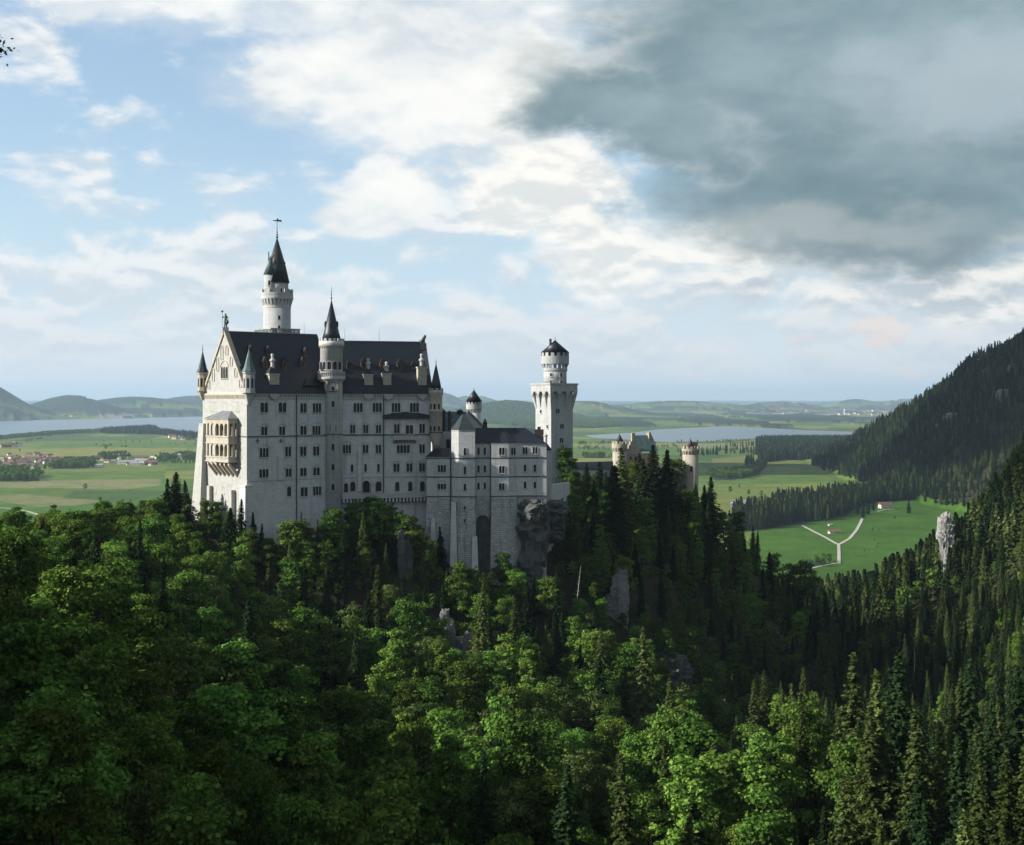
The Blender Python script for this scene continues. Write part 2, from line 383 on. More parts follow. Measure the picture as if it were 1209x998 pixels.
class Plane:
    """a vertical wall plane: origin o, unit direction u (n = outward normal, towards the viewer)"""
    def __init__(s, o, ang=None, u=None):
        s.o = o; s.u = u or (math.cos(R(ang)), math.sin(R(ang))); s.n = (s.u[1], -s.u[0])
    def s_of(s, px, d=0.0):
        k = (px - CX) / F; ox, oy = s.o[0] + s.n[0] * d, s.o[1] + s.n[1] * d
        return (k * oy - ox) / (s.u[0] - k * s.u[1])
    def at(s, t, d=0.0): return (s.o[0] + s.u[0] * t + s.n[0] * d, s.o[1] + s.u[1] * t + s.n[1] * d)
    def z_of(s, px, py, d=0.0):
        return EYE + (HOR - py) / F * s.at(s.s_of(px, d), d)[1]
def zrow(py, y): return EYE + (HOR - py) / F * y
def xcol(px, y): return (px - CX) / F * y

def arch_pts(x0, x1, z0, z1, arched=True, k=6):
    """outline of an opening, counter-clockwise"""
    if not arched: return [(x0, z0), (x1, z0), (x1, z1), (x0, z1)]
    r = (x1 - x0) / 2; zc = z1 - r; c = (x0 + x1) / 2
    return [(x0, z0), (x1, z0)] + [(c + r * math.cos(math.pi * i / k), zc + r * math.sin(math.pi * i / k)) for i in range(k + 1)]
def slab(bm, pl, pts, d0, d1, mi=0):
    """extrude an outline given in wall coordinates (s, z) from depth d0 to d1 in front of the wall"""
    A = [bm.verts.new((*pl.at(s, d0), z)) for s, z in pts]; B = [bm.verts.new((*pl.at(s, d1), z)) for s, z in pts]
    n = len(pts)
    for i in range(n):
        j = (i + 1) % n; bm.faces.new((A[i], A[j], B[j], B[i])).material_index = mi
    bm.faces.new(B).material_index = mi; bm.faces.new(A[::-1]).material_index = mi
def ring(bm, pl, inner, outer, d0, d1, mi=0):
    n = len(inner)
    V = lambda p, d: bm.verts.new((*pl.at(p[0], d), p[1]))
    I0 = [V(p, d0) for p in inner]; I1 = [V(p, d1) for p in inner]; O0 = [V(p, d0) for p in outer]; O1 = [V(p, d1) for p in outer]
    for i in range(n):
        j = (i + 1) % n
        for f in ((I0[i], I0[j], I1[j], I1[i]), (O0[i], O1[i], O1[j], O0[j]), (I1[i], I1[j], O1[j], O1[i])):
            bm.faces.new(f).material_index = mi
def grow(pts, g, c):
    return [(c[0] + (x - c[0]) + (g if x > c[0] + 1e-4 else -g if x < c[0] - 1e-4 else 0), z + (g if z > c[1] else -g * 0.6)) for x, z in pts]
def window(parent, pl, s0, s1, z0, z1, lights=1, arched=True, hood=False, frame='trim_stone', label=None, rect_head=False, big=0.0, pw=None):
    """a group of `lights` round-headed openings in one stone surround; the panes are its sub-part"""
    w = (s1 - s0) / lights; g = 0.10
    fb = bmesh.new(); pb = bmesh.new()
    for i in range(lights):
        a = s0 + w * i + g; b = s0 + w * (i + 1) - g
        inner = arch_pts(a, b, z0, z1, arched)
        c = ((a + b) / 2, (z0 + z1) / 2 if not arched else z1 - (b - a) / 2)
        slab(pb, pl, inner, -0.05, 0.03)
        outer = grow(inner, 0.13, ((a + b) / 2, (z0 + z1) / 2))
        ring(fb, pl, inner, outer, 0.0, 0.14 + big)
    slab(fb, pl, [(s0 - 0.2, z0 - 0.25), (s1 + 0.2, z0 - 0.25), (s1 + 0.2, z0 - 0.06), (s0 - 0.2, z0 - 0.06)], 0.0, 0.3)
    if hood:
        cs = (s0 + s1) / 2; r = (s1 - s0) / 2 + 0.2; zc = z1 - 0.35
        k = 10
        inn = [(cs + (r) * math.cos(math.pi * i / k), zc + r * 0.85 * math.sin(math.pi * i / k)) for i in range(k + 1)]
        out = [(cs + (r + 0.24) * math.cos(math.pi * i / k), zc + (r * 0.85 + 0.26) * math.sin(math.pi * i / k)) for i in range(k + 1)]
        for i in range(k):
            slab(fb, pl, [inn[i], out[i], out[i + 1], inn[i + 1]], 0.0, 0.2)
    o = obj('window', fb, frame, parent)
    if label: o['label'] = label
    obj('pane', pb, 'pane_glass', o)
    return o
def wpx(parent, pl, x0, x1, y0, y1, lights=1, **kw):
    """window measured on its wall"""
    s0, s1 = pl.s_of(x0), pl.s_of(x1); xm = (x0 + x1) / 2
    return window(parent, pl, s0, s1, pl.z_of(xm, y1), pl.z_of(xm, y0), lights, **kw)
def band(bm, pl, s0, s1, z0, z1, d, mi=0): slab(bm, pl, [(s0, z0), (s1, z0), (s1, z1), (s0, z1)], 0.0, d, mi)
def dentils(bm, pl, s0, s1, z0, z1, d, step=0.9, fr=0.5, mi=0):
    n = max(1, int((s1 - s0) / step)); st = (s1 - s0) / n
    for i in range(n):
        a = s0 + st * (i + 0.5 - fr / 2)
        slab(bm, pl, [(a, z0), (a + st * fr, z0), (a + st * fr, z1), (a, z1)], 0.0, d, mi)
def finial(bm, x, y, z, h, r=0.18, balls=((0.15, 2.2), (0.4, 1.7), (0.62, 1.2)), mi=0):
    tube(bm, (x, y, z - 0.4), (x, y, z + h), r, r * 0.35, 6, mi)
    for f, k in balls: ball(bm, (x, y, z + h * f), r * k, 8, 1.0, mi)

# ------------------------------------------------------------------ noise in numpy
def _h(ix, iy, s):
    a = (ix * 374761393 + iy * 668265263 + s * 974634777) & 0xffffffff
    a = ((a ^ (a >> 13)) * 1274126177) & 0xffffffff
    return ((a ^ (a >> 16)) & 0xffff) / 65535.0
def vnoise(x, y, s=0):
    ix = np.floor(x).astype(np.int64); iy = np.floor(y).astype(np.int64)
    fx = x - ix; fy = y - iy; fx = fx * fx * (3 - 2 * fx); fy = fy * fy * (3 - 2 * fy)
    return (_h(ix, iy, s) * (1 - fx) + _h(ix + 1, iy, s) * fx) * (1 - fy) + (_h(ix, iy + 1, s) * (1 - fx) + _h(ix + 1, iy + 1, s) * fx) * fy
def fbm(x, y, o=4, s=0):
    r = 0; a = 1; t = 0
    for k in range(o):
        r = r + a * vnoise(x * 2 ** k + 17.3 * k, y * 2 ** k - 9.1 * k, s + k); t += a; a *= 0.5
    return r / t
def sstep(a, b, x):
    t = np.clip((x - a) / (b - a), 0, 1); return t * t * (3 - 2 * t)
def gpt(px, py):
    """point of the plain under a direction"""
    y = EYE * F / (py - HOR); return (px - CX) / F * y, y
def inpoly(x, y, poly):
    r = np.zeros(np.shape(x), bool); n = len(poly)
    for i in range(n):
        x0, y0 = poly[i]; x1, y1 = poly[(i + 1) % n]
        if y0 == y1: continue
        c = ((y0 > y) != (y1 > y)) & (x < (x1 - x0) * (y - y0) / (y1 - y0) + x0)
        r ^= c
    return r
def to_view(x, y):
    """bearing/height-angle coordinates of plain points, used only to lay out the map of the plain"""
    ys = np.maximum(y, 1.0)
    return CX + F * x / ys, HOR + EYE * F / ys

# ------------------------------------------------------------------ near hills: surveyed ground points (px, distance, row of the ground)
def gp(px, y, row): return ((px - CX) / F * y, y, -(row - HOR) / F * y)
CT = [gp(*a) for a in [
    (292, 430, 652), (340, 438, 640), (400, 452, 628), (460, 460, 622), (500, 468, 640), (540, 446, 690), (600, 450, 692), (650, 460, 690),
    (240, 455, 618), (215, 470, 610), (600, 500, 600), (690, 520, 598), (656, 530, 590), (730, 590, 598), (760, 560, 625), (815, 600, 600),
    (292, 412, 705), (400, 425, 700), (470, 425, 715), (540, 425, 745), (620, 430, 750), (700, 470, 700), (780, 520, 668), (850, 570, 668),
    (292, 375, 775), (400, 380, 800), (500, 385, 810), (600, 390, 815), (700, 420, 800), (800, 470, 780), (880, 520, 760),
    (900, 570, 712), (960, 540, 775), (1020, 500, 845),
    (180, 425, 655), (100, 400, 665), (60, 375, 668), (0, 335, 700), (-80, 320, 700),
    (180, 360, 715), (100, 330, 740), (20, 290, 760), (-100, 250, 760),
    (200, 300, 830), (100, 250, 840), (0, 210, 850), (-120, 180, 840),
    (200, 200, 1020), (80, 170, 1010), (-40, 140, 980), (-200, 120, 900),
    (100, 110, 1230), (-100, 90, 1200),
    (330, 320, 880), (420, 300, 950), (540, 320, 910), (640, 330, 920), (760, 360, 900), (860, 400, 900),
    (330, 230, 1050), (450, 240, 1080), (600, 250, 1060), (740, 260, 1030), (860, 280, 1030), (960, 320, 1010),
    (350, 150, 1340), (600, 160, 1330), (850, 170, 1280), (600, 90, 1800), (300, 90, 1800), (900, 90, 1700), (600, 40, 3200), (0, 40, 2400), (1209, 40, 2400),
    (1000, 210, 1060), (1050, 210, 1040), (1130, 205, 1040), (1209, 200, 1050), (1300, 190, 980), (1450, 180, 850), (1100, 140, 1230), (1300, 120, 1150),
    (1050, 300, 1000), (1120, 300, 1000), (1200, 300, 985), (1330, 300, 850),
    (1000, 420, 920), (1080, 420, 905), (1150, 420, 890), (1209, 420, 870), (1330, 420, 750),
    (1000, 560, 820), (1060, 560, 800), (1120, 560, 775), (1170, 560, 745), (1209, 580, 705), (1300, 560, 600),
    (980, 780, 735), (1040, 800, 728), (1080, 780, 710), (1120, 760, 668), (1150, 740, 640), (1180, 720, 612), (1209, 700, 600), (1280, 700, 520), (1400, 700, 430),
    (940, 950, 700), (1000, 980, 700), (1060, 980, 690), (1110, 960, 668), (1150, 960, 620), (1209, 1000, 560), (1300, 1000, 480),
    (960, 660, 760), (900, 680, 760), (840, 700, 740), (780, 720, 720), (700, 680, 690), (600, 640, 680), (480, 640, 680), (360, 620, 690),
    (200, 560, 680), (80, 520, 690), (-60, 460, 700), (-200, 420, 690),
    (-300, 350, 700), (-400, 250, 740), (-500, 160, 800),
]]
RAWX = [(-330, -100, 40), (-330, 0, 95), (-330, 100, 98), (-330, 170, 60), (-330, 215, 28), (-335, 270, 0), (-345, 340, -45), (-360, 430, -90), (-420, 100, 90), (-420, 250, 50), (-450, 400, -60),  # leftmost points: unseen ridge, heights set to shade the lower slopes
        (-270, 0, 74), (-270, 60, 78), (-270, 110, 74), (-275, 150, 58), (-270, 205, 8), (-270, 270, -35), (-270, 340, -60), (-215, 60, -12), (-215, 150, -25), (-205, 240, -52),
        (-140, 60, -45), (-60, 20, -50), (0, 0, -75), (60, 20, -60), (140, 60, -40), (220, 100, 0), (300, 200, 40), (350, 320, 60), (-100, -200, 20), (100, -200, 20), (0, -300, 60), (-300, -300, 80), (300, -300, 90), (300, 0, 60),
        (560, 560, 100), (700, 800, 160), (620, 1100, 60), (480, 1200, -60), (900, 1200, 220)]
CT = np.array(CT + RAWX, float)
def _phi(d): return np.sqrt(d * d + 12.0 ** 2)
_A = _phi(np.hypot(CT[:, None, 0] - CT[None, :, 0], CT[:, None, 1] - CT[None, :, 1])) + np.eye(len(CT)) * 0.5
_mean = CT[:, 2].mean(); _w = np.linalg.solve(_A, CT[:, 2] - _mean)
def near_h(x, y):
    sh = np.shape(x); x = np.ravel(x); y = np.ravel(y); out = np.empty(len(x))
    for i in range(0, len(x), 40000):
        d = np.hypot(x[i:i + 40000, None] - CT[None, :, 0], y[i:i + 40000, None] - CT[None, :, 1]); out[i:i + 40000] = _phi(d) @ _w + _mean
    return out.reshape(sh)

# lakes and woods of the plain, mapped from above (outline points given by bearing and row)
def P(*a): return [gpt(*q) for q in a]
LAKES = [P((-400, 503), (-200, 500), (0, 497.3), (60, 495.6), (150, 494), (240, 491.5), (330, 490), (420, 490.5), (420, 497), (330, 505), (240, 512.5), (212, 511),
           (188, 506.5), (180, 502.5), (126, 505), (122, 508.5), (60, 511.5), (0, 516.5), (-200, 524), (-400, 530)),
         P((690, 514), (745, 511), (775, 507.2), (850, 503.3), (900, 505), (950, 508), (1066, 511.2), (1066, 513), (950, 513.4), (900, 516.5), (870, 520), (790, 522), (740, 519), (700, 517))]
def lake_mask(x, y):
    m = np.zeros(np.shape(x), bool)
    for L in LAKES: m |= inpoly(x, y, L)
    return m
def bump(px, y, dist, row, wpx, wd, u):
    """far hill whose top is seen on that row"""
    h = EYE + (HOR - row) / F * dist
    return h * np.exp(-((u - px) / wpx) ** 2 - ((y - dist) / wd) ** 2)
def height(x, y):
    x = np.asarray(x, float); y = np.asarray(y, float)
    r = np.hypot(x, y)
    u = CX + F * x / np.maximum(y, 1.0)
    # the near hills
    nh = near_h(x, y) + EYE
    nh = nh + (fbm(x / 40, y / 40, 4, 3) - 0.5) * 9
    edge = 1050 + 900 * sstep(1090, 1350, u) + (fbm(x / 200, y / 200, 3, 5) - 0.5) * 100
    w = 1 - sstep(edge * 0.80, edge * 1.25, r)
    w = np.where((y > 0) & (u < 860), w * (1 - sstep(560, 950, r)), w)
    w = np.where(y < 0, 1 - sstep(900, 1800, r), w)
    base = np.zeros_like(r)
    # rolling country beyond the lakes
    far = sstep(8500, 15000, r)
    roll = (fbm(x / 1900, y / 3200, 4, 21) - 0.39) * 95
    base = base + far * np.maximum(roll, -6) * (0.6 + 0.6 * sstep(12000, 30000, r))
    base = base + sstep(26000, 60000, r) * 150
    fr = y > 100
    for b in [(-26, 15500, 451.0, 58, 1500), (84, 17500, 468.5, 60, 1400), (160, 19500, 470, 90, 2000), (230, 23000, 468.5, 70, 3000), (-200, 16000, 455, 80, 3000),
              (520, 27000, 464.0, 34, 5000), (560, 30000, 468, 40, 5000), (600, 15500, 474.5, 70, 1500), (690, 17000, 475.5, 60, 1500), (800, 23000, 475, 100, 2500),
              (1010, 30000, 472.5, 40, 4000), (1075, 32000, 472, 50, 5000), (1200, 30000, 471, 60, 5000), (920, 26000, 475, 50, 3000), (400, 24000, 471.5, 80, 4000)]:
        base = np.maximum(base, np.where(fr, bump(b[0], y, b[1], b[2], b[3], b[4], u) + base * 0.10, 0))
    # mild relief of the plain
    base = base + (1 - sstep(7000, 9000, r)) * (fbm(x / 700, y / 700, 3, 8) - 0.5) * 8
    # the steep wooded mountain on the right
    foot = 815 + (fbm(x / 300, y / 300, 4, 31) - 0.5) * 110 + 0.00006 * (np.maximum(y, 2900) - 2900) ** 2 * 1.2
    m = np.maximum(x - foot, 0)
    mh = 0.86 * m + (fbm(x / 130, y / 130, 4, 33) - 0.5) * 80 * sstep(0, 160, m)
    mh = mh * (1 - sstep(3300, 5200, y)) * sstep(1500, 2000, y)
    mh = 620 * np.tanh(mh / 620)
    base = base + np.maximum(mh, 0)
    z = nh * w + base * (1 - w)
    lk = lake_mask(x, y)
    return np.where(lk, -6.0, z)
def hgt(x, y): return float(height(np.array([x]), np.array([y]))[0])

# ------------------------------------------------------------------ land cover (what grows where) per ground vertex
G1 = np.array((0.082, 0.140, 0.026)); G2 = np.array((0.190, 0.195, 0.050)); G3 = np.array((0.040, 0.080, 0.026)); WOOD = np.array((0.014, 0.032, 0.016))
STRAW = np.array((0.21, 0.20, 0.10)); SOIL = np.array((0.035, 0.035, 0.018)); TOWN = np.array((0.22, 0.20, 0.18))
def cover(x, y, z):
    r = np.hypot(x, y); u, v = to_view(x, y); n = len(x)
    # field mosaic: nearest of jittered seeds in stretched strips
    def mosaic(sx, sy, ang, s):
        c, sn = math.cos(ang), math.sin(ang)
        a = (x * c + y * sn) / sx + (fbm(x / 1500, y / 1500, 2, s + 3) - 0.5) * 1.2; b = (-x * sn + y * c) / sy
        return _h(np.floor(a).astype(np.int64), np.floor(b + _h(np.floor(a).astype(np.int64), np.zeros(n, np.int64), s)).astype(np.int64), s + 1)
    q = np.where(r < 9000, mosaic(700, 380, 0.22, 40), mosaic(420, 900, -0.3, 50))
    q2 = np.where(r < 9000, mosaic(260, 900, 0.15, 44), mosaic(260, 600, 0.5, 54))
    q = np.where((z > 35) & (r > 9000), mosaic(240, 230, -0.3, 57), q)
    col = G1 + (G2 - G1) * (sstep(0.45, 0.95, q))[:, None]
    col = col + (G3 - col) * sstep(0.55, 0.9, q2)[:, None] * 0.7
    fn = fbm(x / 120, y / 120, 4, 60); col = col * (0.86 + 0.28 * fn)[:, None]
    # stripes of mown hay on the left fields
    for poly, c, k in [(P((-200, 570), (0, 566), (60, 568), (190, 566), (188, 573), (150, 577), (0, 576), (-200, 584)), STRAW, 0.75),
                       (P((-100, 590), (0, 585), (30, 583), (127, 591.5), (90, 596), (40, 598), (-80, 596)), STRAW, 0.60),
                       (P((-200, 600), (0, 592), (40, 597), (90, 597), (160, 590), (200, 580), (240, 600), (0, 640), (-200, 640)), G1 * np.array((0.72, 0.95, 0.75)), 0.9),
                       (P((-100, 529), (60, 531), (110, 528), (240, 531), (240, 537), (60, 539), (-100, 536)), G2, 0.7),
                       (P((840, 541), (905, 536), (1010, 536), (960, 545), (880, 552), (840, 552)), G2 * 0.8, 0.8),
                       (P((700, 523), (770, 524), (910, 523), (910, 527), (840, 530), (700, 528)), STRAW * 0.95, 0.75)]:
        col = np.where(inpoly(x, y, poly)[:, None], col * (1 - k) + c * k, col)
    # the mown valley meadow
    md = P((880, 640), (900, 616), (1000, 602), (1040, 594), (1090, 584), (1190, 570), (1190, 640), (1060, 690), (960, 700), (860, 690))
    col = np.where(inpoly(x, y, md)[:, None], np.array((0.048, 0.110, 0.014)) * (0.85 + 0.3 * fn)[:, None], col)
    # woods of the rolling country
    hilly = (z > 35) & (r > 9000)
    wf = 0.62 * np.where(hilly, fbm(x / 300, y / 420, 4, 71), fbm(x / 330, y / 1500, 4, 70)) + 0.38 * fbm(x / 1500, y / 3500, 3, 72) + 0.03 * sstep(18000, 40000, r) + 0.025 * sstep(200, 330, z)
    wood = sstep(8800, 10500, r) * sstep(0.492, 0.508, wf)
    wood = np.maximum(wood, sstep(120, 150, z + (wf - .5) * 900) * (u < 420) * (r > 12500) * (r < 26000))
    shore = sstep(0, 1, (np.abs(v - 491) < 2.6) & (u < 330)) * (fbm(x / 500, y / 900, 3, 75) > 0.42)
    wood = np.maximum(wood, shore)
    col = col * (1 - wood[:, None]) + WOOD * wood[:, None]
    tn = (fbm(x / 260, y / 700, 3, 77) > 0.56) & (((u > 880) & (u < 1060) & (v > 485.5) & (v < 491)) | ((u > 70) & (u < 170) & (v > 489) & (v < 494))) & (z < 30)
    col = np.where(tn[:, None], TOWN, col)
    # wooded hills: forest floor
    hill = (z > 12) & (r < 6500) & (x > -2000) | (r < 900)
    col = np.where(hill[:, None], SOIL, col)
    for poly in WOODS: col = np.where(inpoly(x, y, poly)[:, None], WOOD * 1.2, col)
    lk = lake_mask(x, y)
    col = np.where(lk[:, None], np.array((0.10, 0.11, 0.08)), col)
    return col
WOODS = [P(*a) for a in [
    [(883, 553), (900, 546), (960, 542), (1013, 538), (1100, 532), (1130, 521), (1000, 519.5), (930, 520), (897, 521), (893, 526), (893, 534), (900, 541)],
    [(838, 563), (860, 560), (890, 556), (897, 549), (908, 549), (893, 563), (862, 568), (845, 568)],
    [(868, 609), (900, 606), (912, 596), (980, 588), (1060, 580), (1110, 572), (1150, 560), (1150, 588), (1100, 589), (1035, 593), (1010, 600), (1000, 609), (950, 616), (905, 624), (866, 628)],
    [(950, 669), (976, 665), (974, 658), (953, 659)],
    [(122, 509), (180, 505.5), (186, 510), (240, 516), (240, 520), (185, 513), (125, 512)],
    [(-60, 521), (0, 517.5), (60, 511.5), (122, 509), (122, 510.6), (60, 513.5), (0, 519.5), (-60, 523)],
    [(-60, 570), (46, 568.5), (44, 559), (0, 556), (-60, 556)],
    [(60, 554), (112, 552.5), (110, 545), (82, 545), (64, 549)],
    [(120, 543), (150, 541), (148, 538), (120, 539)], [(186, 545), (199, 544.5), (198, 540), (187, 540)], [(211, 543.5), (240, 543), (240, 538), (211, 538)],
    [(560, 500), (632, 504), (700, 506), (745, 503), (720, 496), (640, 493), (570, 494)],
    [(690, 541), (712, 541), (712, 538), (690, 539)],
    [(560, 512), (640, 514), (640, 511), (560, 509)],
]]

# ------------------------------------------------------------------ the ground sheet, reaching past the horizon
def ground():
    rr = list(np.arange(4, 640, 3.5)) + list(np.arange(640, 1500, 9.0)) + list(np.arange(1500, 2600, 14.0))
    v = HOR + EYE * F / 2600.0
    while v > HOR + EYE * F / 90000.0:
        v -= 0.55 if v > 500 else 0.45
        if v > HOR + EYE * F / 90000.0: rr.append(EYE * F / (v - HOR))
    rr.append(90000.0)
    rr = np.array(rr)
    front = np.arange(-25.5, 25.5, 0.065)
    side = np.concatenate([np.arange(-180, -60, 4.0), np.arange(-60, -25.5, 0.8)])
    aa = np.radians(np.concatenate([side, front, -side[::-1]]))
    aa = aa[:-1]                                                    # 180 == -180
    nr, na = len(rr), len(aa)
    xx = (rr[:, None] * np.sin(aa)[None, :]).ravel(); yy = (rr[:, None] * np.cos(aa)[None, :]).ravel()
    zz_ = height(xx, yy)
    # tree height of far woods is given to the ground surface as real relief
    col = cover(xx, yy, zz_)
    isw = (np.abs(col - WOOD).sum(1) < 0.004) & (np.hypot(xx, yy) > 9000)
    zz_ = zz_ + isw * (16 + 8 * fbm(xx / 90, yy / 200, 2, 90))
    V = np.stack([xx, yy, zz_], 1)
    i = np.arange(nr - 1)[:, None] * na; j = np.arange(na)[None, :]; j2 = (j + 1) % na
    Fq = np.stack([(i + j), (i + j2), (i + na + j2), (i + na + j)], -1).reshape(-1, 4)[:, ::-1]
    c = len(V); V = np.vstack([V, [[0, 0, hgt(0.1, 0.1)]]])
    me = npmesh('ground', V, Fq, 'ground_cover', smooth=True)
    ca = me.color_attributes.new('cover', 'FLOAT_COLOR', 'POINT')
    cc4 = np.ones((len(V), 4), np.float32); cc4[:-1, :3] = col; cc4[-1, :3] = SOIL
    ca.data.foreach_set('color', cc4.ravel())
    o = bpy.data.objects.new('ground', me); COL.objects.link(o); o['kind'] = 'structure'
    return o
def ground_mat():
    m = bpy.data.materials.new('ground_cover'); m.use_nodes = True
    t = NT(m.node_tree); b = m.node_tree.nodes['Principled BSDF']
    at = t.new('ShaderNodeAttribute'); at.attribute_name = 'cover'
    co = t.new('ShaderNodeTexCoord').outputs['Object']
    n1_ = t.noise(co, 0.012, 8, 0.7); n2_ = t.noise(co, 0.35, 3, 0.6)
    n3_ = t.noise(co, 0.06, 4, 0.65)
    f = t.math('MULTIPLY', t.math('MULTIPLY', t.ramp(n1_, 0.25, 0.75, 0.62, 1.38, smooth=False), t.ramp(n2_, 0.3, 0.7, 0.85, 1.12)), t.ramp(n3_, 0.3, 0.7, 0.80, 1.2, smooth=False))
    vm = t.new('ShaderNodeVectorMath', operation='SCALE'); t.l.new(at.outputs['Color'], vm.inputs[0]); t.put(vm.inputs['Scale'], f)
    t.put(b.inputs['Base Color'], vm.outputs[0]); b.inputs['Roughness'].default_value = 0.95; b.inputs['Specular IOR Level'].default_value = 0.1
    MAT['ground_cover'] = m
ground_mat(); ground()

def lake_mat():
    m = bpy.data.materials.new('lake_water'); m.use_nodes = True
    t = NT(m.node_tree); b = m.node_tree.nodes['Principled BSDF']
    co = t.new('ShaderNodeTexCoord').outputs['Object']
    t.put(b.inputs['Base Color'], t.mix(t.ramp(t.noise(co, 0.0009, 5, 0.6), 0.35, 0.65), (0.06, 0.10, 0.13), (0.09, 0.13, 0.16)))
    b.inputs['Roughness'].default_value = 0.28; b.inputs['IOR'].default_value = 1.33
    bn = t.new('ShaderNodeBump'); bn.inputs['Strength'].default_value = 0.5; bn.inputs['Distance'].default_value = 1.0
    mp = t.new('ShaderNodeMapping'); t.l.new(co, mp.inputs[0]); mp.inputs['Scale'].default_value = (0.02, 0.006, 0.02)
    t.l.new(t.noise(mp.outputs[0], 1.0, 5, 0.7), bn.inputs['Height']); t.l.new(bn.outputs[0], b.inputs['Normal'])
    MAT['lake_water'] = m
lake_mat()
for nm, L in (('lake_water', LAKES[0]), ('lake_water', LAKES[1])):
    xs = [p[0] for p in L]; ys = [p[1] for p in L]
    bm = bmesh.new(); g = 120
    vsx = [bm.verts.new(p) for p in ((min(xs) - g, min(ys) - g, -2.5), (max(xs) + g, min(ys) - g, -2.5), (max(xs) + g, max(ys) + g, -2.5), (min(xs) - g, max(ys) + g, -2.5))]
    # keep the sheet inside the basin: use the outline itself, a little enlarged
    for v in vsx: bm.verts.remove(v)
    cx_ = sum(xs) / len(xs); cy_ = sum(ys) / len(ys)
    vs2 = [bm.verts.new((p[0], p[1], -1.0)) for p in L]
    es = [bm.edges.new((vs2[i], vs2[(i + 1) % len(vs2)])) for i in range(len(vs2))]
    bmesh.ops.triangle_fill(bm, edges=es, use_beauty=True)
    o = obj(nm, bm, 'lake_water'); o['kind'] = 'structure'

def ribbon(name, pts, w, material, dz=0.25, kind='structure'):
    """a path draped on the ground"""
    P2 = []
    for a, b in zip(pts, pts[1:]):
        n = max(2, int(math.hypot(b[0] - a[0], b[1] - a[1]) / 12))
        P2 += [(a[0] + (b[0] - a[0]) * k / n, a[1] + (b[1] - a[1]) * k / n) for k in range(n)]
    P2.append(pts[-1])
    bm = bmesh.new(); prev = None
    for i, p in enumerate(P2):
        a = P2[max(0, i - 1)]; b = P2[min(len(P2) - 1, i + 1)]
        d = Vector((b[0] - a[0], b[1] - a[1])).normalized(); nx, ny = -d.y * w / 2, d.x * w / 2
        z = max(hgt(p[0], p[1]), hgt(p[0] + nx, p[1] + ny), hgt(p[0] - nx, p[1] - ny)) + dz
        cur = (bm.verts.new((p[0] + nx, p[1] + ny, z)), bm.verts.new((p[0] - nx, p[1] - ny, z)))
        if prev: bm.faces.new((prev[0], prev[1], cur[1], cur[0]))
        prev = cur
    o = obj(name, bm, material); o['kind'] = kind
    return o
ribbon('path', P((947, 619.5), (960, 626), (975, 633), (989, 641)), 4.6, 'gravel_path', 0.5)
ribbon('path', P((991, 641), (1003, 634), (1011, 625), (1016, 616), (1018, 612)), 4.6, 'gravel_path', 0.54)
ribbon('path', P((990, 640), (990.5, 650), (990.5, 664)), 4.2, 'gravel_path', 0.58)
ribbon('path', P((1036, 604), (1044, 602), (1056, 601)), 4, 'gravel_path', 0.6)
ribbon('path', P((950, 672), (965, 668), (985, 664), (991, 663)), 4, 'gravel_path', 0.62)
ribbon('path', P((-60, 597), (0, 599.5), (20, 601), (35, 604), (48, 608)), 7, 'gravel_path', 0.5)

# ------------------------------------------------------------------ tree prototypes (shared meshes)
def rot_to(n):
    """two tangents for each unit normal in n (k,3)"""
    a = np.where(np.abs(n[:, 2:3]) < 0.9, np.array([[0, 0, 1.0]]), np.array([[1.0, 0, 0]]))
    t = np.cross(a, n); t /= np.linalg.norm(t, axis=1, keepdims=True); return t, np.cross(n, t)
def leaves(c, n, size, rs, asp=0.7):
    """one four-cornered leaf clump per centre, facing n, turned at random"""
    k = len(c); t, b = rot_to(n); a = rs.rand(k, 1) * 6.283
    t, b = t * np.cos(a) + b * np.sin(a), -t * np.sin(a) + b * np.cos(a)
    s = size * (0.65 + 0.7 * rs.rand(k, 1)); sg = (rs.rand(k, 1) - 0.5) * 0.5
    q = np.stack([c - t * s, c - b * s * asp + n * s * sg, c + t * s, c + b * s * asp - n * s * sg], 1).reshape(-1, 3)
    f = np.arange(k * 4).reshape(-1, 4)
    return q, f
def limb_mesh(segs, n=6):
    V = []; Fc = []
    for p0, p1, r0, r1 in segs:
        d = Vector(p1) - Vector(p0); qd = d.to_track_quat('Z', 'Y'); b = len(V)
        for p, r in ((p0, r0), (p1, r1)):
            for i in range(n):
                V.append(tuple(Vector(p) + qd @ Vector((r * math.cos(6.2832 * i / n), r * math.sin(6.2832 * i / n), 0))))
        Fc += [(b + i, b + (i + 1) % n, b + n + (i + 1) % n, b + n + i) for i in range(n)]
    return np.array(V), np.array(Fc)
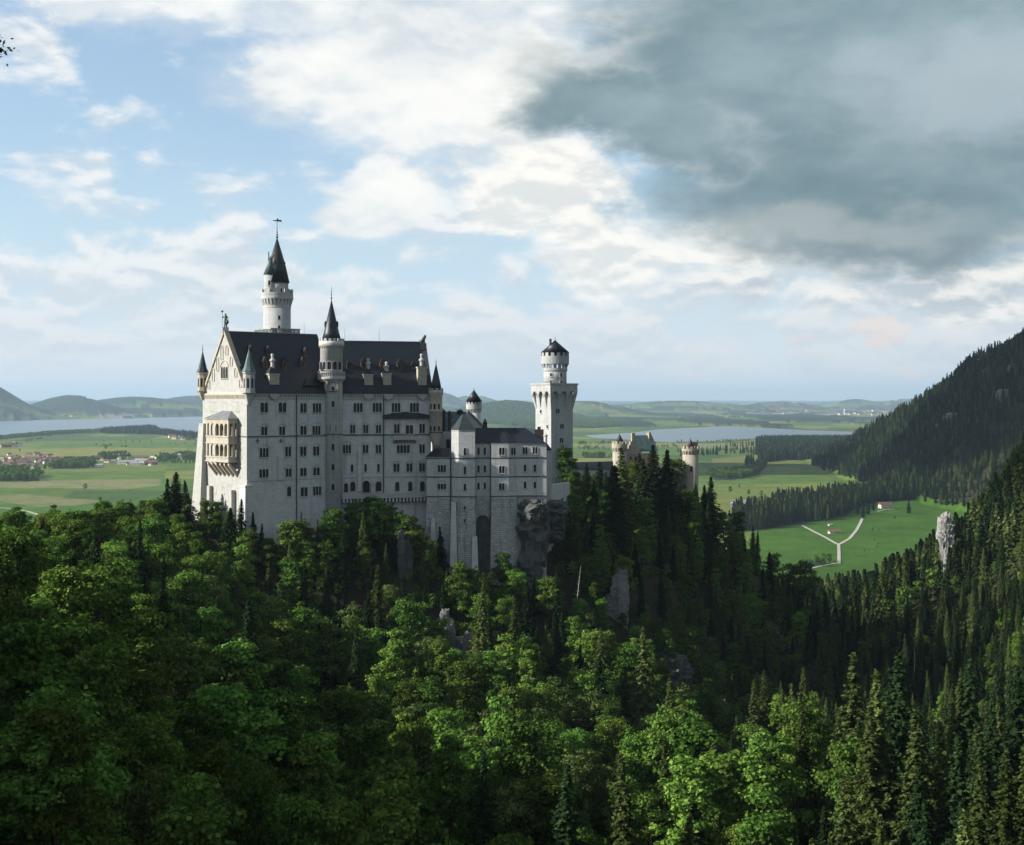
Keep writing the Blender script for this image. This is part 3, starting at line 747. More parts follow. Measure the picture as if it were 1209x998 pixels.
def broad_proto(seed, H=20.0, Wd=5.2, leaf=0.30, nl=26, per=330, bright='leaf_broad', low=0.32, sparse=1.0):
    """deciduous tree: trunk with forking limbs; crown of many leafy boughs with gaps between them"""
    rs = np.random.RandomState(seed); r = random.Random(seed)
    segs = [((0, 0, -1.5), (0.1, 0, H * 0.30), H * 0.020, H * 0.014)]
    top = Vector((0.1, 0, H * 0.30)); cur = top
    lean = Vector((r.uniform(-.6, .6), r.uniform(-.6, .6), 0))
    for k in range(3):
        nx = cur + Vector((lean.x * 0.6 + r.uniform(-.4, .4), lean.y * 0.6 + r.uniform(-.4, .4), H * 0.19)); segs.append((tuple(cur), tuple(nx), H * (0.014 - k * 0.004), H * (0.010 - k * 0.003))); cur = nx
    lobes = []
    cut = [(r.uniform(0, 6.28), r.uniform(.35, .9)) for _ in range(3)]                 # bites out of the crown
    nl = int(nl * 1.9)
    for i in range(nl):
        f = (i + 0.5) / nl
        z = low + (1 - low) * (1 - (1 - f) ** 1.15) * 0.95
        env = Wd * math.sin(math.pi * min(1, max(0.0, (z - low + 0.10) / (1.06 - low + 0.10))) ** 0.85) ** 0.75
        a = i * 2.399963 + r.uniform(-.6, .6); rad = env * r.uniform(0.35, 1.05)
        if any(abs((a - ca + 3.14) % 6.28 - 3.14) < .55 and abs(z - cz) < .16 for ca, cz in cut): rad *= 0.45
        c = Vector((lean.x * z * 1.5 + rad * math.cos(a), lean.y * z * 1.5 + rad * math.sin(a), z * H + r.uniform(-1.1, .9)))
        lobes.append((c, r.choice((0.45, 0.6, 0.8, 1.05)) * r.uniform(0.85, 1.15) * Wd * 0.27))
        sh = Vector((0.1 + lean.x * (z - 0.2), lean.y * (z - 0.2), H * max(0.22, z - 0.22)))
        if i % 3 == 0: segs.append((tuple(sh), tuple(c), H * 0.005, H * 0.0015))
    C = []; N = []
    for c, rr in lobes:
        k = int(per * sparse * (rr / (Wd * 0.3)) ** 2 * 1.15) + 8
        d = rs.randn(k, 3); d /= np.linalg.norm(d, axis=1, keepdims=True)
        keep = (d[:, 2] > -0.55); d = d[keep]
        ph = rs.rand(len(d), 1)
        rad = rr * (0.50 + 0.68 * ph ** 0.6) * (1 + 0.22 * np.sin(3.1 * d[:, :1] * 2 + c.x) * np.cos(2.7 * d[:, 1:2] * 2 + c.y))
        pos = np.array(c) + d * rad * np.array([1.15, 1.15, 0.62]) + rs.randn(len(d), 3) * 0.26
        C.append(pos); nn = d * 0.9 + np.array([0, 0, 0.55]) + rs.randn(len(d), 3) * 0.45; N.append(nn / np.linalg.norm(nn, axis=1, keepdims=True))
    C = np.concatenate(C); N = np.concatenate(N)
    q, f = leaves(C, N, leaf, rs)
    return npmesh('crown', q, f, bright), npmesh('trunk', *limb_mesh(segs), 'bark', smooth=True), H, Wd
def spruce_proto(seed, H=30.0, Wd=4.0, m='needle_dark', whorls=50, per=9, tuft=0.27, droop=0.34, low=0.10, gap=0.10, nt=15):
    """spruce: straight trunk, tiers of drooping boughs, each a spray of needle tufts"""
    rs = np.random.RandomState(seed); r = random.Random(seed)
    segs = [((0, 0, -1.5), (0, 0, H * 0.5), H * 0.012, H * 0.007), ((0, 0, H * 0.5), (0, 0, H * 0.985), H * 0.007, 0.03)]
    C = []; N = []
    bald = [r.uniform(.75, 1.1) for _ in range(4)]
    for w in range(whorls):
        f = w / (whorls - 1.0); z = H * (low + (0.985 - low) * f ** 0.92)
        L = Wd * ((1 - f) ** 0.92 * 0.95 + 0.045) * (1 - 0.35 * math.exp(-f * 9)) * r.uniform(0.60, 1.18) * bald[min(3, int(f * 4))]
        nb = max(4, int(per * (0.55 + 0.45 * (1 - f)))); a0 = r.uniform(0, 6.28)
        for b in range(nb):
            if r.random() < gap: continue
            a = a0 + 6.2832 * b / nb + r.uniform(-.25, .25); l = L * r.uniform(0.70, 1.15)
            k = max(3, int(nt * l / Wd + 2)); t = np.linspace(0.12, 1.0, k)[:, None]
            dirv = np.array([[math.cos(a), math.sin(a), 0]]); side = np.array([[-math.sin(a), math.cos(a), 0]])
            up = 0.12 * (f - 0.25)
            base = dirv * (l * t) + np.array([[0, 0, 1.0]]) * (z + l * (up * t - droop * (1 + 0.4 * rs.rand()) * t ** 1.7 + 0.10 * t ** 5))
            for sgn, wid in ((-1, .5), (-1, .25), (0, 0), (1, .25), (1, .5)):
                p = base + side * sgn * wid * l * 0.42 * (1 - t * 0.75) * (0.5 + rs.rand(k, 1)) + rs.randn(k, 3) * 0.09
                p[:, 2] -= wid * 0.13 * l
                C.append(p); nn = np.array([[0, 0, 1.0]]) + dirv * 0.45 + rs.randn(k, 3) * 0.40; N.append(nn / np.linalg.norm(nn, axis=1, keepdims=True))
    # leader
    k = 26; t = np.linspace(0.93, 1.0, k)[:, None] * H; p = np.concatenate([rs.randn(k, 2) * 0.10, t], 1); C.append(p)
    nn = rs.randn(k, 3); N.append(nn / np.linalg.norm(nn, axis=1, keepdims=True))
    C = np.concatenate(C); N = np.concatenate(N)
    q, f = leaves(C, N, tuft, rs, 0.62)
    return npmesh('crown', q, f, m), npmesh('trunk', *limb_mesh(segs), 'bark', smooth=True), H, Wd

BROAD = [broad_proto(101 + i, H, Wd, leaf=(.30, .24, .27, .22, .30, .20, .25)[i], per=(330, 430, 380, 460, 330, 420, 380)[i], bright=b, nl=nl, low=lo) for i, (H, Wd, b, nl, lo) in enumerate([
    (19, 5.2, 'leaf_broad', 28, .30), (21, 4.6, 'leaf_broad', 27, .28), (17, 5.6, 'leaf_bright', 26, .34), (22, 4.2, 'leaf_broad', 26, .25), (18, 4.8, 'leaf_bright', 25, .3), (16, 4.6, 'leaf_olive', 22, .36), (23, 3.3, 'leaf_bright', 24, .2)])]
BROAD.append(broad_proto(119, 18, 5.0, bright='leaf_olive', nl=20, low=.3, sparse=0.42)); BROAD.append(broad_proto(120, 20, 5.8, bright='leaf_broad', nl=30, low=.24, per=240))
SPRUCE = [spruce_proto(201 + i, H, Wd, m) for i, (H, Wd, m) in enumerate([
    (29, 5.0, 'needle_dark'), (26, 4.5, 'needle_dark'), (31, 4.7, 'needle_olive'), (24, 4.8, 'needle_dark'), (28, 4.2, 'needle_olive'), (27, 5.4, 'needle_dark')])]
# light versions for the far masses
FBROAD = [broad_proto(301 + i, 18, 5.4, leaf=0.62, nl=16, per=60, bright=b) for i, b in enumerate(('leaf_broad', 'leaf_bright', 'leaf_broad'))]
FSPRUCE = [spruce_proto(401 + i, 26, 4.6, m, whorls=24, per=7, tuft=0.85, nt=5, gap=.05) for i, m in enumerate(('needle_dark', 'needle_dark', 'needle_olive'))]
print('tree faces', [len(p[0].polygons) for p in BROAD + SPRUCE + FBROAD + FSPRUCE])

def joined(pr, name):
    """crown and trunk as one mesh, for masses"""
    bm = bmesh.new(); bm.from_mesh(pr[0]); k = len(bm.faces); bm.from_mesh(pr[1]); bm.faces.ensure_lookup_table()
    for f in bm.faces[k:]: f.material_index = 1
    me = bpy.data.meshes.new(name); bm.to_mesh(me); bm.free(); me.materials.append(pr[0].materials[0]); me.materials.append(MAT['bark'])
    return bpy.data.objects.new(name, me)
def mass_collection(name, protos):
    c = bpy.data.collections.new(name)
    for p in protos: c.objects.link(joined(p, name))
    return c
MC = {'spruce': mass_collection('spruce_source', FSPRUCE), 'broad': mass_collection('broadleaf_source', FBROAD),
      'spruce_near': mass_collection('spruce_near_source', SPRUCE), 'broad_near': mass_collection('broadleaf_near_source', BROAD)}
def mass(name, pts, coll, label=None, cat='forest'):
    """one uncounted mass of trees: points (x, y, z, scale, squash) instanced by geometry nodes"""
    pts = np.asarray(pts, np.float32); n = len(pts)
    me = bpy.data.meshes.new(name); me.vertices.add(n); me.vertices.foreach_set('co', pts[:, :3].ravel())
    a = me.attributes.new('size', 'FLOAT', 'POINT'); a.data.foreach_set('value', pts[:, 3].copy())
    o = bpy.data.objects.new(name, me); COL.objects.link(o)
    ng = bpy.data.node_groups.new(name, 'GeometryNodeTree')
    ng.interface.new_socket('Geometry', in_out='INPUT', socket_type='NodeSocketGeometry'); ng.interface.new_socket('Geometry', in_out='OUTPUT', socket_type='NodeSocketGeometry')
    N = ng.nodes; Lk = ng.links
    gi = N.new('NodeGroupInput'); go = N.new('NodeGroupOutput')
    ci = N.new('GeometryNodeCollectionInfo'); ci.inputs['Collection'].default_value = coll; ci.inputs['Separate Children'].default_value = True; ci.inputs['Reset Children'].default_value = True
    io = N.new('GeometryNodeInstanceOnPoints'); io.inputs['Pick Instance'].default_value = True
    ri = N.new('FunctionNodeRandomValue'); ri.data_type = 'INT'
    for s_ in ri.inputs:
        if s_.type == 'INT' and s_.name == 'Min': s_.default_value = 0
        if s_.type == 'INT' and s_.name == 'Max': s_.default_value = len(coll.objects) - 1
    ri_out = [s_ for s_ in ri.outputs if s_.type == 'INT'][0]
    rr = N.new('FunctionNodeRandomValue'); rr.data_type = 'FLOAT_VECTOR'
    vi = [s_ for s_ in rr.inputs if s_.type == 'VECTOR']; vi[0].default_value = (-0.04, -0.04, 0); vi[1].default_value = (0.04, 0.04, 6.283)
    rr_out = [s_ for s_ in rr.outputs if s_.type == 'VECTOR'][0]
    na_ = N.new('GeometryNodeInputNamedAttribute'); na_.data_type = 'FLOAT'; na_.inputs['Name'].default_value = 'size'
    Lk.new(gi.outputs[0], io.inputs['Points']); Lk.new(ci.outputs[0], io.inputs['Instance']); Lk.new(ri_out, io.inputs['Instance Index'])
    Lk.new(rr_out, io.inputs['Rotation']); Lk.new(na_.outputs[0], io.inputs['Scale']); Lk.new(io.outputs[0], go.inputs[0])
    md = o.modifiers.new('scatter', 'NODES'); md.node_group = ng
    return tag(o, label, cat if label else None, kind='stuff')

# ------------------------------------------------------------------ where trees stand
def jgrid(x0, x1, y0, y1, d, seed):
    rs = np.random.RandomState(seed)
    gx, gy = np.meshgrid(np.arange(x0, x1, d), np.arange(y0, y1, d)); gx = gx + (np.arange(gx.shape[0]) % 2)[:, None] * d / 2
    gx = gx.ravel() + (rs.rand(gx.size) - .5) * d * 0.75; gy = gy.ravel() + (rs.rand(gy.size) - .5) * d * 0.75
    return gx, gy, rs
KEEP_OUT = []          # plan polygons no tree may stand in (filled by the buildings' plans)
def clear_of(x, y, polys, m=0):
    r = np.ones(len(x), bool)
    for p in polys: r &= ~inpoly(x, y, p)
    return r

CASTLE_PLAN = [[(-92, 424), (-56, 442), (-22, 452), (-20, 442), (14, 447), (16, 470), (12, 505), (32, 518), (34, 540), (8, 540), (-40, 515), (-115, 470)],
               [(45, 588), (100, 588), (100, 640), (40, 630)], [(22, 553), (46, 568), (46, 585), (22, 570)]]
# crags: (px, start distance, top row, bottom row, width px, seed, label, material); set where the hillside lies behind their foot
CRAGS = [(477, 436, 628, 680, 14, 3, 'narrow grey rock rib below the gallery wall', 'rock'), (531, 400, 722, 780, 26, 4, 'pale crag among trees below the rough stone base', 'rock_pale'),
         (549, 392, 750, 800, 14, 5, 'slim pale crag right of the larger one in the ravine', 'rock_pale'), (727, 440, 674, 730, 30, 6, 'pale broken crag halfway down below the gatehouse', 'rock_pale'),
         (800, 395, 772, 815, 50, 8, 'broad grey crag on the spur in the middle right', 'rock'),
         (852, 370, 825, 865, 18, 9, 'lower crag at the right end of the spur', 'rock_pale'),
         (1116, 640, 610, 694, 13, 11, 'tall narrow white rock face among spruces on the right slope', 'rock_white')]
def settle(px, y, row):
    best = None
    for i in range(120):
        yy = y * (0.72 + 0.6 * i / 120); e = abs(zrow(row, yy) - hgt(xcol(px, yy), yy)) + abs(yy - y) * 0.03
        if best is None or e < best[0]: best = (e, yy)
    return best[1]
CRAGS = [(c[0], settle(c[0], c[1], c[3])) + c[2:] for c in CRAGS]
def uncovered(u, y, top, row_g, size):
    """False for trees that would stand right in front of a crag"""
    ok = np.ones(len(u), bool)
    for c in CRAGS:
        hw = c[4] * 0.30
        ok &= ~((np.abs(u - c[0]) < hw) & (y < c[1] + 6) & (top < c[3] - (c[3] - c[2]) * .35) & (row_g > c[2]))
    return ok
# --- near hillsides
gx, gy, rs = jgrid(-260, 330, 95, 640, 7.6, 5)
u = CX + F * gx / gy; r_ = np.hypot(gx, gy)
vis = (u > -170) & (u < 1340) & (r_ > 138)
gx, gy, u = gx[vis], gy[vis], u[vis]
ok = clear_of(gx, gy, CASTLE_PLAN); gx, gy, u = gx[ok], gy[ok], u[ok]
gz = height(gx, gy)
row_g = HOR + (EYE - gz) / gy * F
keepn = row_g < 1420; gx, gy, gz, u, row_g = gx[keepn], gy[keepn], gz[keepn], u[keepn], row_g[keepn]
mixn = fbm(gx / 45, gy / 45, 3, 91)
pc = 0.12 + 0.40 * sstep(560, 760, u) + 0.28 * sstep(880, 1000, u)                       # share of conifers grows to the right
pc = np.where((u < 700) & (gy > 380), 0.55, pc); pc = np.where((u > 380) & (u < 700) & (gy > 395), 0.6, pc)
pc = np.where((u < 275) & (gy > 300), 0.18, pc)
pc = np.where((u > 680) & (u < 860) & (gy < 480) & (gy > 290), pc * 0.62, pc)  # fewer dark conifers on the spur, lighter leaves standing in for sun
conif = (rs.rand(len(gx)) * 0.6 + mixn * 0.7 - 0.15) < pc
size = 0.66 + 0.52 * rs.rand(len(gx)) ** 1.2; size = size * np.where(conif, 0.62 + 0.42 * rs.rand(len(gx)), 1.0)
size = np.where(gy > 405, size * 0.80, size); near_ = gy < 285; size = np.where(near_, size * np.where(conif, 1.12, 1.28), size)
thin = rs.rand(len(gx)) > np.where(conif, 0.20, 0.32) + 0.22 * near_; gx, gy, gz, u, row_g, conif, size = [a[thin] for a in (gx, gy, gz, u, row_g, conif, size)]
Hh = np.where(conif, 29, 19) * size
# trees close in front of the walls stay below the masonry that the photograph shows
lim_u = [0, 235, 292, 300, 345, 385, 430, 480, 510, 540, 600, 640, 660, 690, 720, 790, 850, 880, 920, 980, 1040, 1209]
lim_v = [612, 585, 632, 612, 606, 606, 592, 622, 650, 668, 672, 655, 612, 560, 570, 585, 590, 612, 655, 695, 735, 400]
lim = np.interp(u, lim_u, lim_v)
top = HOR + (EYE - gz - Hh) / gy * F
f_ = np.where(top < lim, np.maximum(((row_g - lim) / np.maximum(row_g - top, 1)), 0.0), 1.0)
size = size * f_; keepn = (f_ > 0.16); gx, gy, gz, u, row_g, conif, size = [a[keepn] for a in (gx, gy, gz, u, row_g, conif, size)]
Hh = np.where(conif, 29, 19) * size; top = HOR + (EYE - gz - Hh) / gy * F
kk = uncovered(u, gy, top, row_g, size); gx, gy, gz, u, row_g, conif, size, top = [a[kk] for a in (gx, gy, gz, u, row_g, conif, size, top)]
inframe = (u > -30) & (u < 1240) & (top < 1000)
print('near trees', len(gx), 'conif', int((conif & inframe).sum()), 'broad', int((~conif & inframe).sum()))
order = np.argsort(gy)
LAND = [(265, 640, 'the tall gable wall'), (345, 640, 'the western palace wall'), (440, 640, 'the stair tower'), (500, 660, 'the gallery wall'), (575, 700, 'the rough stone wing base'),
        (640, 690, 'the dark rock face'), (690, 600, 'the square tower'), (760, 600, 'the gatehouse'), (830, 610, 'the round corner tower'), (100, 620, 'the left hill crest'), (200, 590, 'the crest beside the gable'),
        (80, 800, 'the shaded left slope'), (300, 800, 'the slope left of the ravine'), (470, 790, 'the pale crags in the ravine'), (610, 820, 'the middle of the ravine'), (740, 760, 'the rocky spur'),
        (860, 760, 'the spur right of the rocks'), (960, 760, 'the dark flank above the valley'), (1050, 860, 'the tall spruces low on the right'), (1160, 920, 'the lower right corner'),
        (1060, 700, 'the valley meadow edge'), (1170, 700, 'the white crag on the right'), (150, 940, 'the lower left corner'), (420, 930, 'the bottom of the slope'), (640, 940, 'the bottom middle'), (820, 930, 'the bottom right of centre')]
def place_tree(proto, x, y, z, s, label, cat, name, group, mats=None, rz=None, sx=1.0):
    t = bpy.data.objects.new(name, None); COL.objects.link(t); t.location = (x, y, z)
    t.rotation_euler = (rng.uniform(-.055, .055), rng.uniform(-.055, .055), rng.uniform(0, 6.28) if rz is None else rz); t.scale = (s * sx, s * sx, s)
    tag(t, label, cat, group)
    c = bpy.data.objects.new('crown', proto[0]); COL.objects.link(c); c.parent = t
    k = bpy.data.objects.new('trunk', proto[1]); COL.objects.link(k); k.parent = t
    return t
TONES = {'leaf_broad': 'green', 'leaf_bright': 'light green', 'leaf_olive': 'olive', 'needle_dark': 'dark', 'needle_olive': 'olive green'}
cnt = {True: 0, False: 0}; cells = {}; rest = {True: [], False: []}
NEARCROWN = []
for i in order:
    cf = bool(conif[i])
    if not inframe[i] or cnt[cf] >= 296:
        rest[cf].append((gx[i], gy[i], gz[i] - 0.3, size[i])); continue
    cnt[cf] += 1
    k = rng.randrange(6) if cf else rng.randrange(9)
    if not cf and u[i] < 260 and k in (5,): k = 2
    if cf and 670 < u[i] < 870 and row_g[i] > 690 and rng.random() < .55: k = rng.choice((2, 4))  # lighter olive spruces make up for sunlight the spur lacks
    pr = (SPRUCE if cf else BROAD)[k]
    uu, vv = u[i], (top[i] + row_g[i]) / 2
    best = min(LAND, key=lambda L: (L[0] - uu) ** 2 + (L[1] - vv) ** 2)
    tone = TONES[pr[0].materials[0].name]
    t = place_tree(pr, gx[i], gy[i], gz[i] - 0.3, size[i], None, 'conifer' if cf else 'tree', 'spruce_tree' if cf else 'broadleaf_tree', None, sx=rng.uniform(.82, 1.28))
    cells.setdefault((cf, tone, best[2]), []).append((t, uu, top[i], size[i], vv))
for (cf, tone, where), L in cells.items():
    kind = 'spruce' if cf else 'broadleaf tree'
    base = f"{tone} {kind} growing by {where}"
    used = set()
    picks = [('tallest', max(L, key=lambda q: q[3])), ('smallest', min(L, key=lambda q: q[3])), ('lowest standing', max(L, key=lambda q: q[4])), ('uppermost', min(L, key=lambda q: q[2])),
             ('leftmost', min(L, key=lambda q: q[1])), ('rightmost', max(L, key=lambda q: q[1]))]
    if len(L) == 1: L[0][0]['label'] = f"single {base}"; used.add(id(L[0][0]))
    else:
        for w_, q in picks:
            if id(q[0]) not in used: q[0]['label'] = f"{w_} {base}"; used.add(id(q[0]))
    grp = f"{tone} {'spruces' if cf else 'broadleaf trees'} by {where}"
    for q in L:
        if id(q[0]) not in used: q[0]['label'] = f"{tone} {kind} within the stand by {where}"
        q[0]['group'] = grp
print('individual', cnt, 'rest', len(rest[True]), len(rest[False]))
if rest[True]: mass('forest', rest[True], MC['spruce_near'], 'spruce woods filling the hillsides around the castle rock')
if rest[False]: mass('forest', rest[False], MC['broad_near'], 'broadleaf woods filling the hillsides around the castle rock')

# undergrowth between the trunks, so that hardly any bare earth shows
gx2, gy2, rs2 = jgrid(-260, 330, 95, 640, 5.2, 6)
u2 = CX + F * gx2 / gy2; ok = (u2 > -170) & (u2 < 1340) & (np.hypot(gx2, gy2) > 60) & clear_of(gx2, gy2, CASTLE_PLAN); gx2, gy2, u2 = gx2[ok], gy2[ok], u2[ok]
gz2 = height(gx2, gy2); s2 = 0.16 + 0.22 * rs2.rand(len(gx2)); lim2 = np.interp(u2, lim_u, lim_v); top2 = HOR + (EYE - gz2 - 18 * s2) / gy2 * F
ok = top2 > lim2 - 2
mass('undergrowth', np.stack([gx2, gy2, gz2 - .4, s2], 1)[ok], MC['broad'], 'low bushes and saplings between the hillside trees', 'undergrowth')
# --- middle distance: ravine side, right-hand slope and the mountain
gx, gy, rs = jgrid(60, 760, 640, 1700, 7.2, 15)
u = CX + F * gx / gy; gz = height(gx, gy); row = HOR + (EYE - gz) / gy * F
ok = (u > 560) & (u < 1290) & (gz > 10) & (gy < 1650) & clear_of(gx, gy, CASTLE_PLAN)
mn = fbm(gx / 60, gy / 60, 3, 95); br = ok & (mn + rs.rand(len(gx)) * 0.25 > 0.68); cf_ = ok & ~br
sz = 0.40 + 0.62 * rs.rand(len(gx))
kk = uncovered(u, gy, HOR + (EYE - gz - 26 * sz) / gy * F, row, sz); br &= kk; cf_ &= kk
mass('forest', np.stack([gx, gy, gz, sz], 1)[cf_], MC['spruce'], 'dense spruce forest on the slope right of the ravine')
mass('forest', np.stack([gx, gy, gz, sz], 1)[br], MC['broad'], 'broadleaf stands among spruces right of the ravine')
gx, gy, rs = jgrid(250, 640, 380, 640, 7.0, 16)
u = CX + F * gx / gy; gz = height(gx, gy); ok = (u > 1040) & (u < 1290) & ~((gx < 330) & (u < 1340) & (gy < 640))
mn = fbm(gx / 60, gy / 60, 3, 96); br = ok & (mn + rs.rand(len(gx)) * 0.25 > 0.66); cf_ = ok & ~br; sz = 0.45 + 0.62 * rs.rand(len(gx))
kk = uncovered(u, gy, HOR + (EYE - gz - 26 * sz) / gy * F, HOR + (EYE - gz) / gy * F, sz); br &= kk; cf_ &= kk
mass('forest', np.stack([gx, gy, gz, sz], 1)[cf_], MC['spruce'], 'dark spruces on the near right-hand slope')
if br.any(): mass('forest', np.stack([gx, gy, gz, sz], 1)[br], MC['broad'], 'broadleaf trees on the near right-hand slope')
gx, gy, rs = jgrid(760, 1750, 1750, 4700, 13, 17)
u = CX + F * gx / gy; gz = height(gx, gy); ok = (u > 850) & (u < 1290) & (gz > 4) & (rs.rand(len(gx)) > 0.12)
crag = fbm(gx / 70, gy / 120, 4, 97) > 0.66; ok &= ~crag
sz = 0.55 + 0.55 * rs.rand(len(gx))
mass('forest', np.stack([gx, gy, gz, sz * 1.15], 1)[ok], MC['spruce'], 'dark spruce forest covering the steep mountainside')
print('mountain trees', int(ok.sum()))
# back slope of the castle hill, left crest to plain
gx, gy, rs = jgrid(-500, 60, 470, 900, 9, 18)
u = CX + F * gx / gy; gz = height(gx, gy); ok = (u > -60) & (u < 600) & (gz > 40) & clear_of(gx, gy, CASTLE_PLAN)
HORtop = HOR + (EYE - gz - 24) / gy * F; ok &= HORtop > np.interp(u, lim_u, lim_v) - 4
mass('forest', np.stack([gx, gy, gz, 0.6 + 0.4 * rs.rand(len(gx))], 1)[ok], MC['broad'], 'broadleaf trees on the back slope of the castle hill')
# --- belts and woods of the plain
plain = []
for q, poly in enumerate(WOODS):
    xs = [p[0] for p in poly]; ys = [p[1] for p in poly]
    dist = sum(ys) / len(ys); d = 11 if dist < 3200 else 13 if dist < 6000 else 17
    gx, gy, rs = jgrid(min(xs), max(xs), min(ys), max(ys), d, 50 + q)
    wx = (fbm(gx / 60, gy / 160, 3, 81) - .5) * 70; wy = (fbm(gx / 60, gy / 160, 3, 84) - .5) * (60 if dist < 3200 else 220)
    ok = inpoly(gx + wx * (0.4 if dist < 3200 else 1.0), gy + wy, poly) & (rs.rand(len(gx)) > 0.06); uu = CX + F * gx / gy; ok &= (uu > -80) & (uu < 1290)
    z = height(gx, gy); ok &= (z > -2)
    s = (0.8 + 0.45 * rs.rand(len(gx))) * (1.0 if q < 2 or q > 3 else 1.05)
    plain.append(np.stack([gx, gy, z, s], 1)[ok] if q not in (1, 3, 5, 6, 7, 8, 9, 10, 11, 12) else None)
    if plain[-1] is None: mass('forest', np.stack([gx, gy, z, s * (0.55 if q == 3 else 0.9)], 1)[ok], MC['broad'], 'belt of rounded trees between the fields of the plain')
    print('wood', q, int(ok.sum()), 'd', int(dist))
mass('forest', np.concatenate([p for p in plain if p is not None]), MC['spruce'], 'spruce woods standing on the plain beyond the ravine')
# lines of trees: (px,row)->(px,row), spacing, size, kind
rs = np.random.RandomState(77); ln = {'spruce': [], 'broad': []}
for a, b, n, k, s0 in [((800, 538), (905, 534), 46, 'spruce', 1.0), ((800, 534), (900, 531), 40, 'spruce', .9), ((760, 530), (800, 530), 16, 'broad', .9), ((860, 528), (900, 526), 22, 'spruce', .9),
                       ((690, 540), (722, 541), 14, 'broad', .9), ((600, 530), (640, 530), 14, 'broad', .8), ((684, 531), (722, 532), 22, 'broad', .8), ((684, 526), (760, 524), 40, 'broad', .9), ((800, 524), (900, 521), 50, 'broad', .8),
                       ((0, 547), (235, 543), 100, 'broad', .7), ((186, 547), (235, 548), 26, 'broad', .7), ((0, 556), (60, 555), 30, 'broad', .7), ((112, 528), (150, 529), 12, 'broad', .7), ((60, 511.5), (130, 509), 60, 'broad', .8),
                       ((0, 530), (60, 516), 26, 'broad', .7), ((200, 519), (240, 521), 26, 'broad', .8), ((875, 594), (905, 597), 10, 'broad', .8), ((0, 566), (40, 566), 16, 'broad', .7), ((120, 522), (235, 526), 14, 'broad', .6)]:
    t = rs.rand(n); px = a[0] + (b[0] - a[0]) * t + rs.randn(n) * 0.8; py = a[1] + (b[1] - a[1]) * t + rs.randn(n) * 0.5
    x, y = gpt(px, py); z = height(x, y); ok = z > -3
    ln[k] += list(np.stack([x, y, z, s0 * (0.6 + 0.6 * rs.rand(n))], 1)[ok])
mass('forest', ln['spruce'], MC['spruce'], 'row of pointed spruces across the fields of the plain')
mass('forest', ln['broad'], MC['broad'], 'rows of rounded trees along field edges and the village')

# --- off to the left: unseen forested ridge, raised to keep the sun off the lower slopes
gx, gy, rs = jgrid(-430, -190, -120, 430, 8.5, 19)
u = CX + F * gx / np.maximum(gy, 1); ok = (gy < 60) | (u < -120); gz = height(gx, gy)
mass('forest', np.stack([gx, gy, gz, 0.75 + 0.35 * rs.rand(len(gx))], 1)[ok], MC['spruce'], 'spruce forest on the unseen ridge shaped to shade the lower slopes')

# ================================================================== the castle
C0 = (-84.0, 430.0)
PA = Plane(C0, 40.0)                       # long south wall, western half
K0 = PA.at(31.9)
PB = Plane(K0, 16.0)                       # eastern half
LB = 33.4
E0 = PB.at(LB)
WA, WB = 30.0, 26.0
uA, vA = PA.u, (-PA.u[1], PA.u[0]); uB, vB = PB.u, (-PB.u[1], PB.u[0])
# gable (west) wall as a plane seen from outside: its u runs from the far corner to the near one
PG = Plane((C0[0] + vA[0] * WA, C0[1] + vA[1] * WA), u=(-vA[0], -vA[1]))
ZE = zrow(463.5, 430)                      # eaves
ZR = zrow(391.5, 441.5)                    # ridge, western half
ZR2 = zrow(403.2, 466)                     # ridge, eastern half
ZB = EYE - 66                              # foundations in the rock
TOPZ = ZE

def off_poly(pts, e):
    cx = sum(p[0] for p in pts) / len(pts); cy_ = sum(p[1] for p in pts) / len(pts)
    return [(p[0] + (p[0] - cx) * e, p[1] + (p[1] - cy_) * e) for p in pts]

pal = thing('palace_building', 'grey-white limestone palace with dark slate gabled roof, the biggest building on the rock', 'building', (C0[0], C0[1], EYE - 45))
bm = bmesh.new()
A_ = [PA.at(0), K0, PA.at(31.9, -WA), PA.at(0, -WA)]
prism(bm, A_, ZB, ZE)
obj('wall', bm, 'limestone', pal)
bm = bmesh.new()
prism(bm, [PB.at(-0.3, 0.0), E0, PB.at(LB, -WB), PB.at(-6.5, -WB)], ZB, ZE - 0.05)
obj('wall', bm, 'limestone', pal)
# gable triangle
gz0 = ZE
bm = bmesh.new()
slab(bm, PG, [(0, gz0), (WA, gz0), (WA / 2, ZR + 0.4)], -1.0, 0.0)
gw = obj('gable', bm, 'pale_warm_stone', pal)
bm = bmesh.new()       # raking cornice
for s0, s1 in ((0.0, WA / 2), (WA, WA / 2)):
    slab(bm, PG, [(s0, gz0 - 0.1), (s0 + (0.9 if s0 == 0 else -0.9), gz0 - 0.1), (WA / 2, ZR - 0.5), (WA / 2, ZR + 0.9)] if s0 == 0 else [(s0 - 0.9, gz0 - 0.1), (s0, gz0 - 0.1), (WA / 2, ZR + 0.9), (WA / 2, ZR - 0.5)], -1.2, 0.45)
obj('raking_cornice', bm, 'warm_stone', pal)
bm = bmesh.new()
band(bm, PG, -0.2, WA + 0.2, gz0 - 0.9, gz0 - 0.2, 0.5); dentils(bm, PG, 0, WA, gz0 - 1.9, gz0 - 0.9, 0.35, 0.8)
obj('cornice', bm, 'warm_stone', pal)
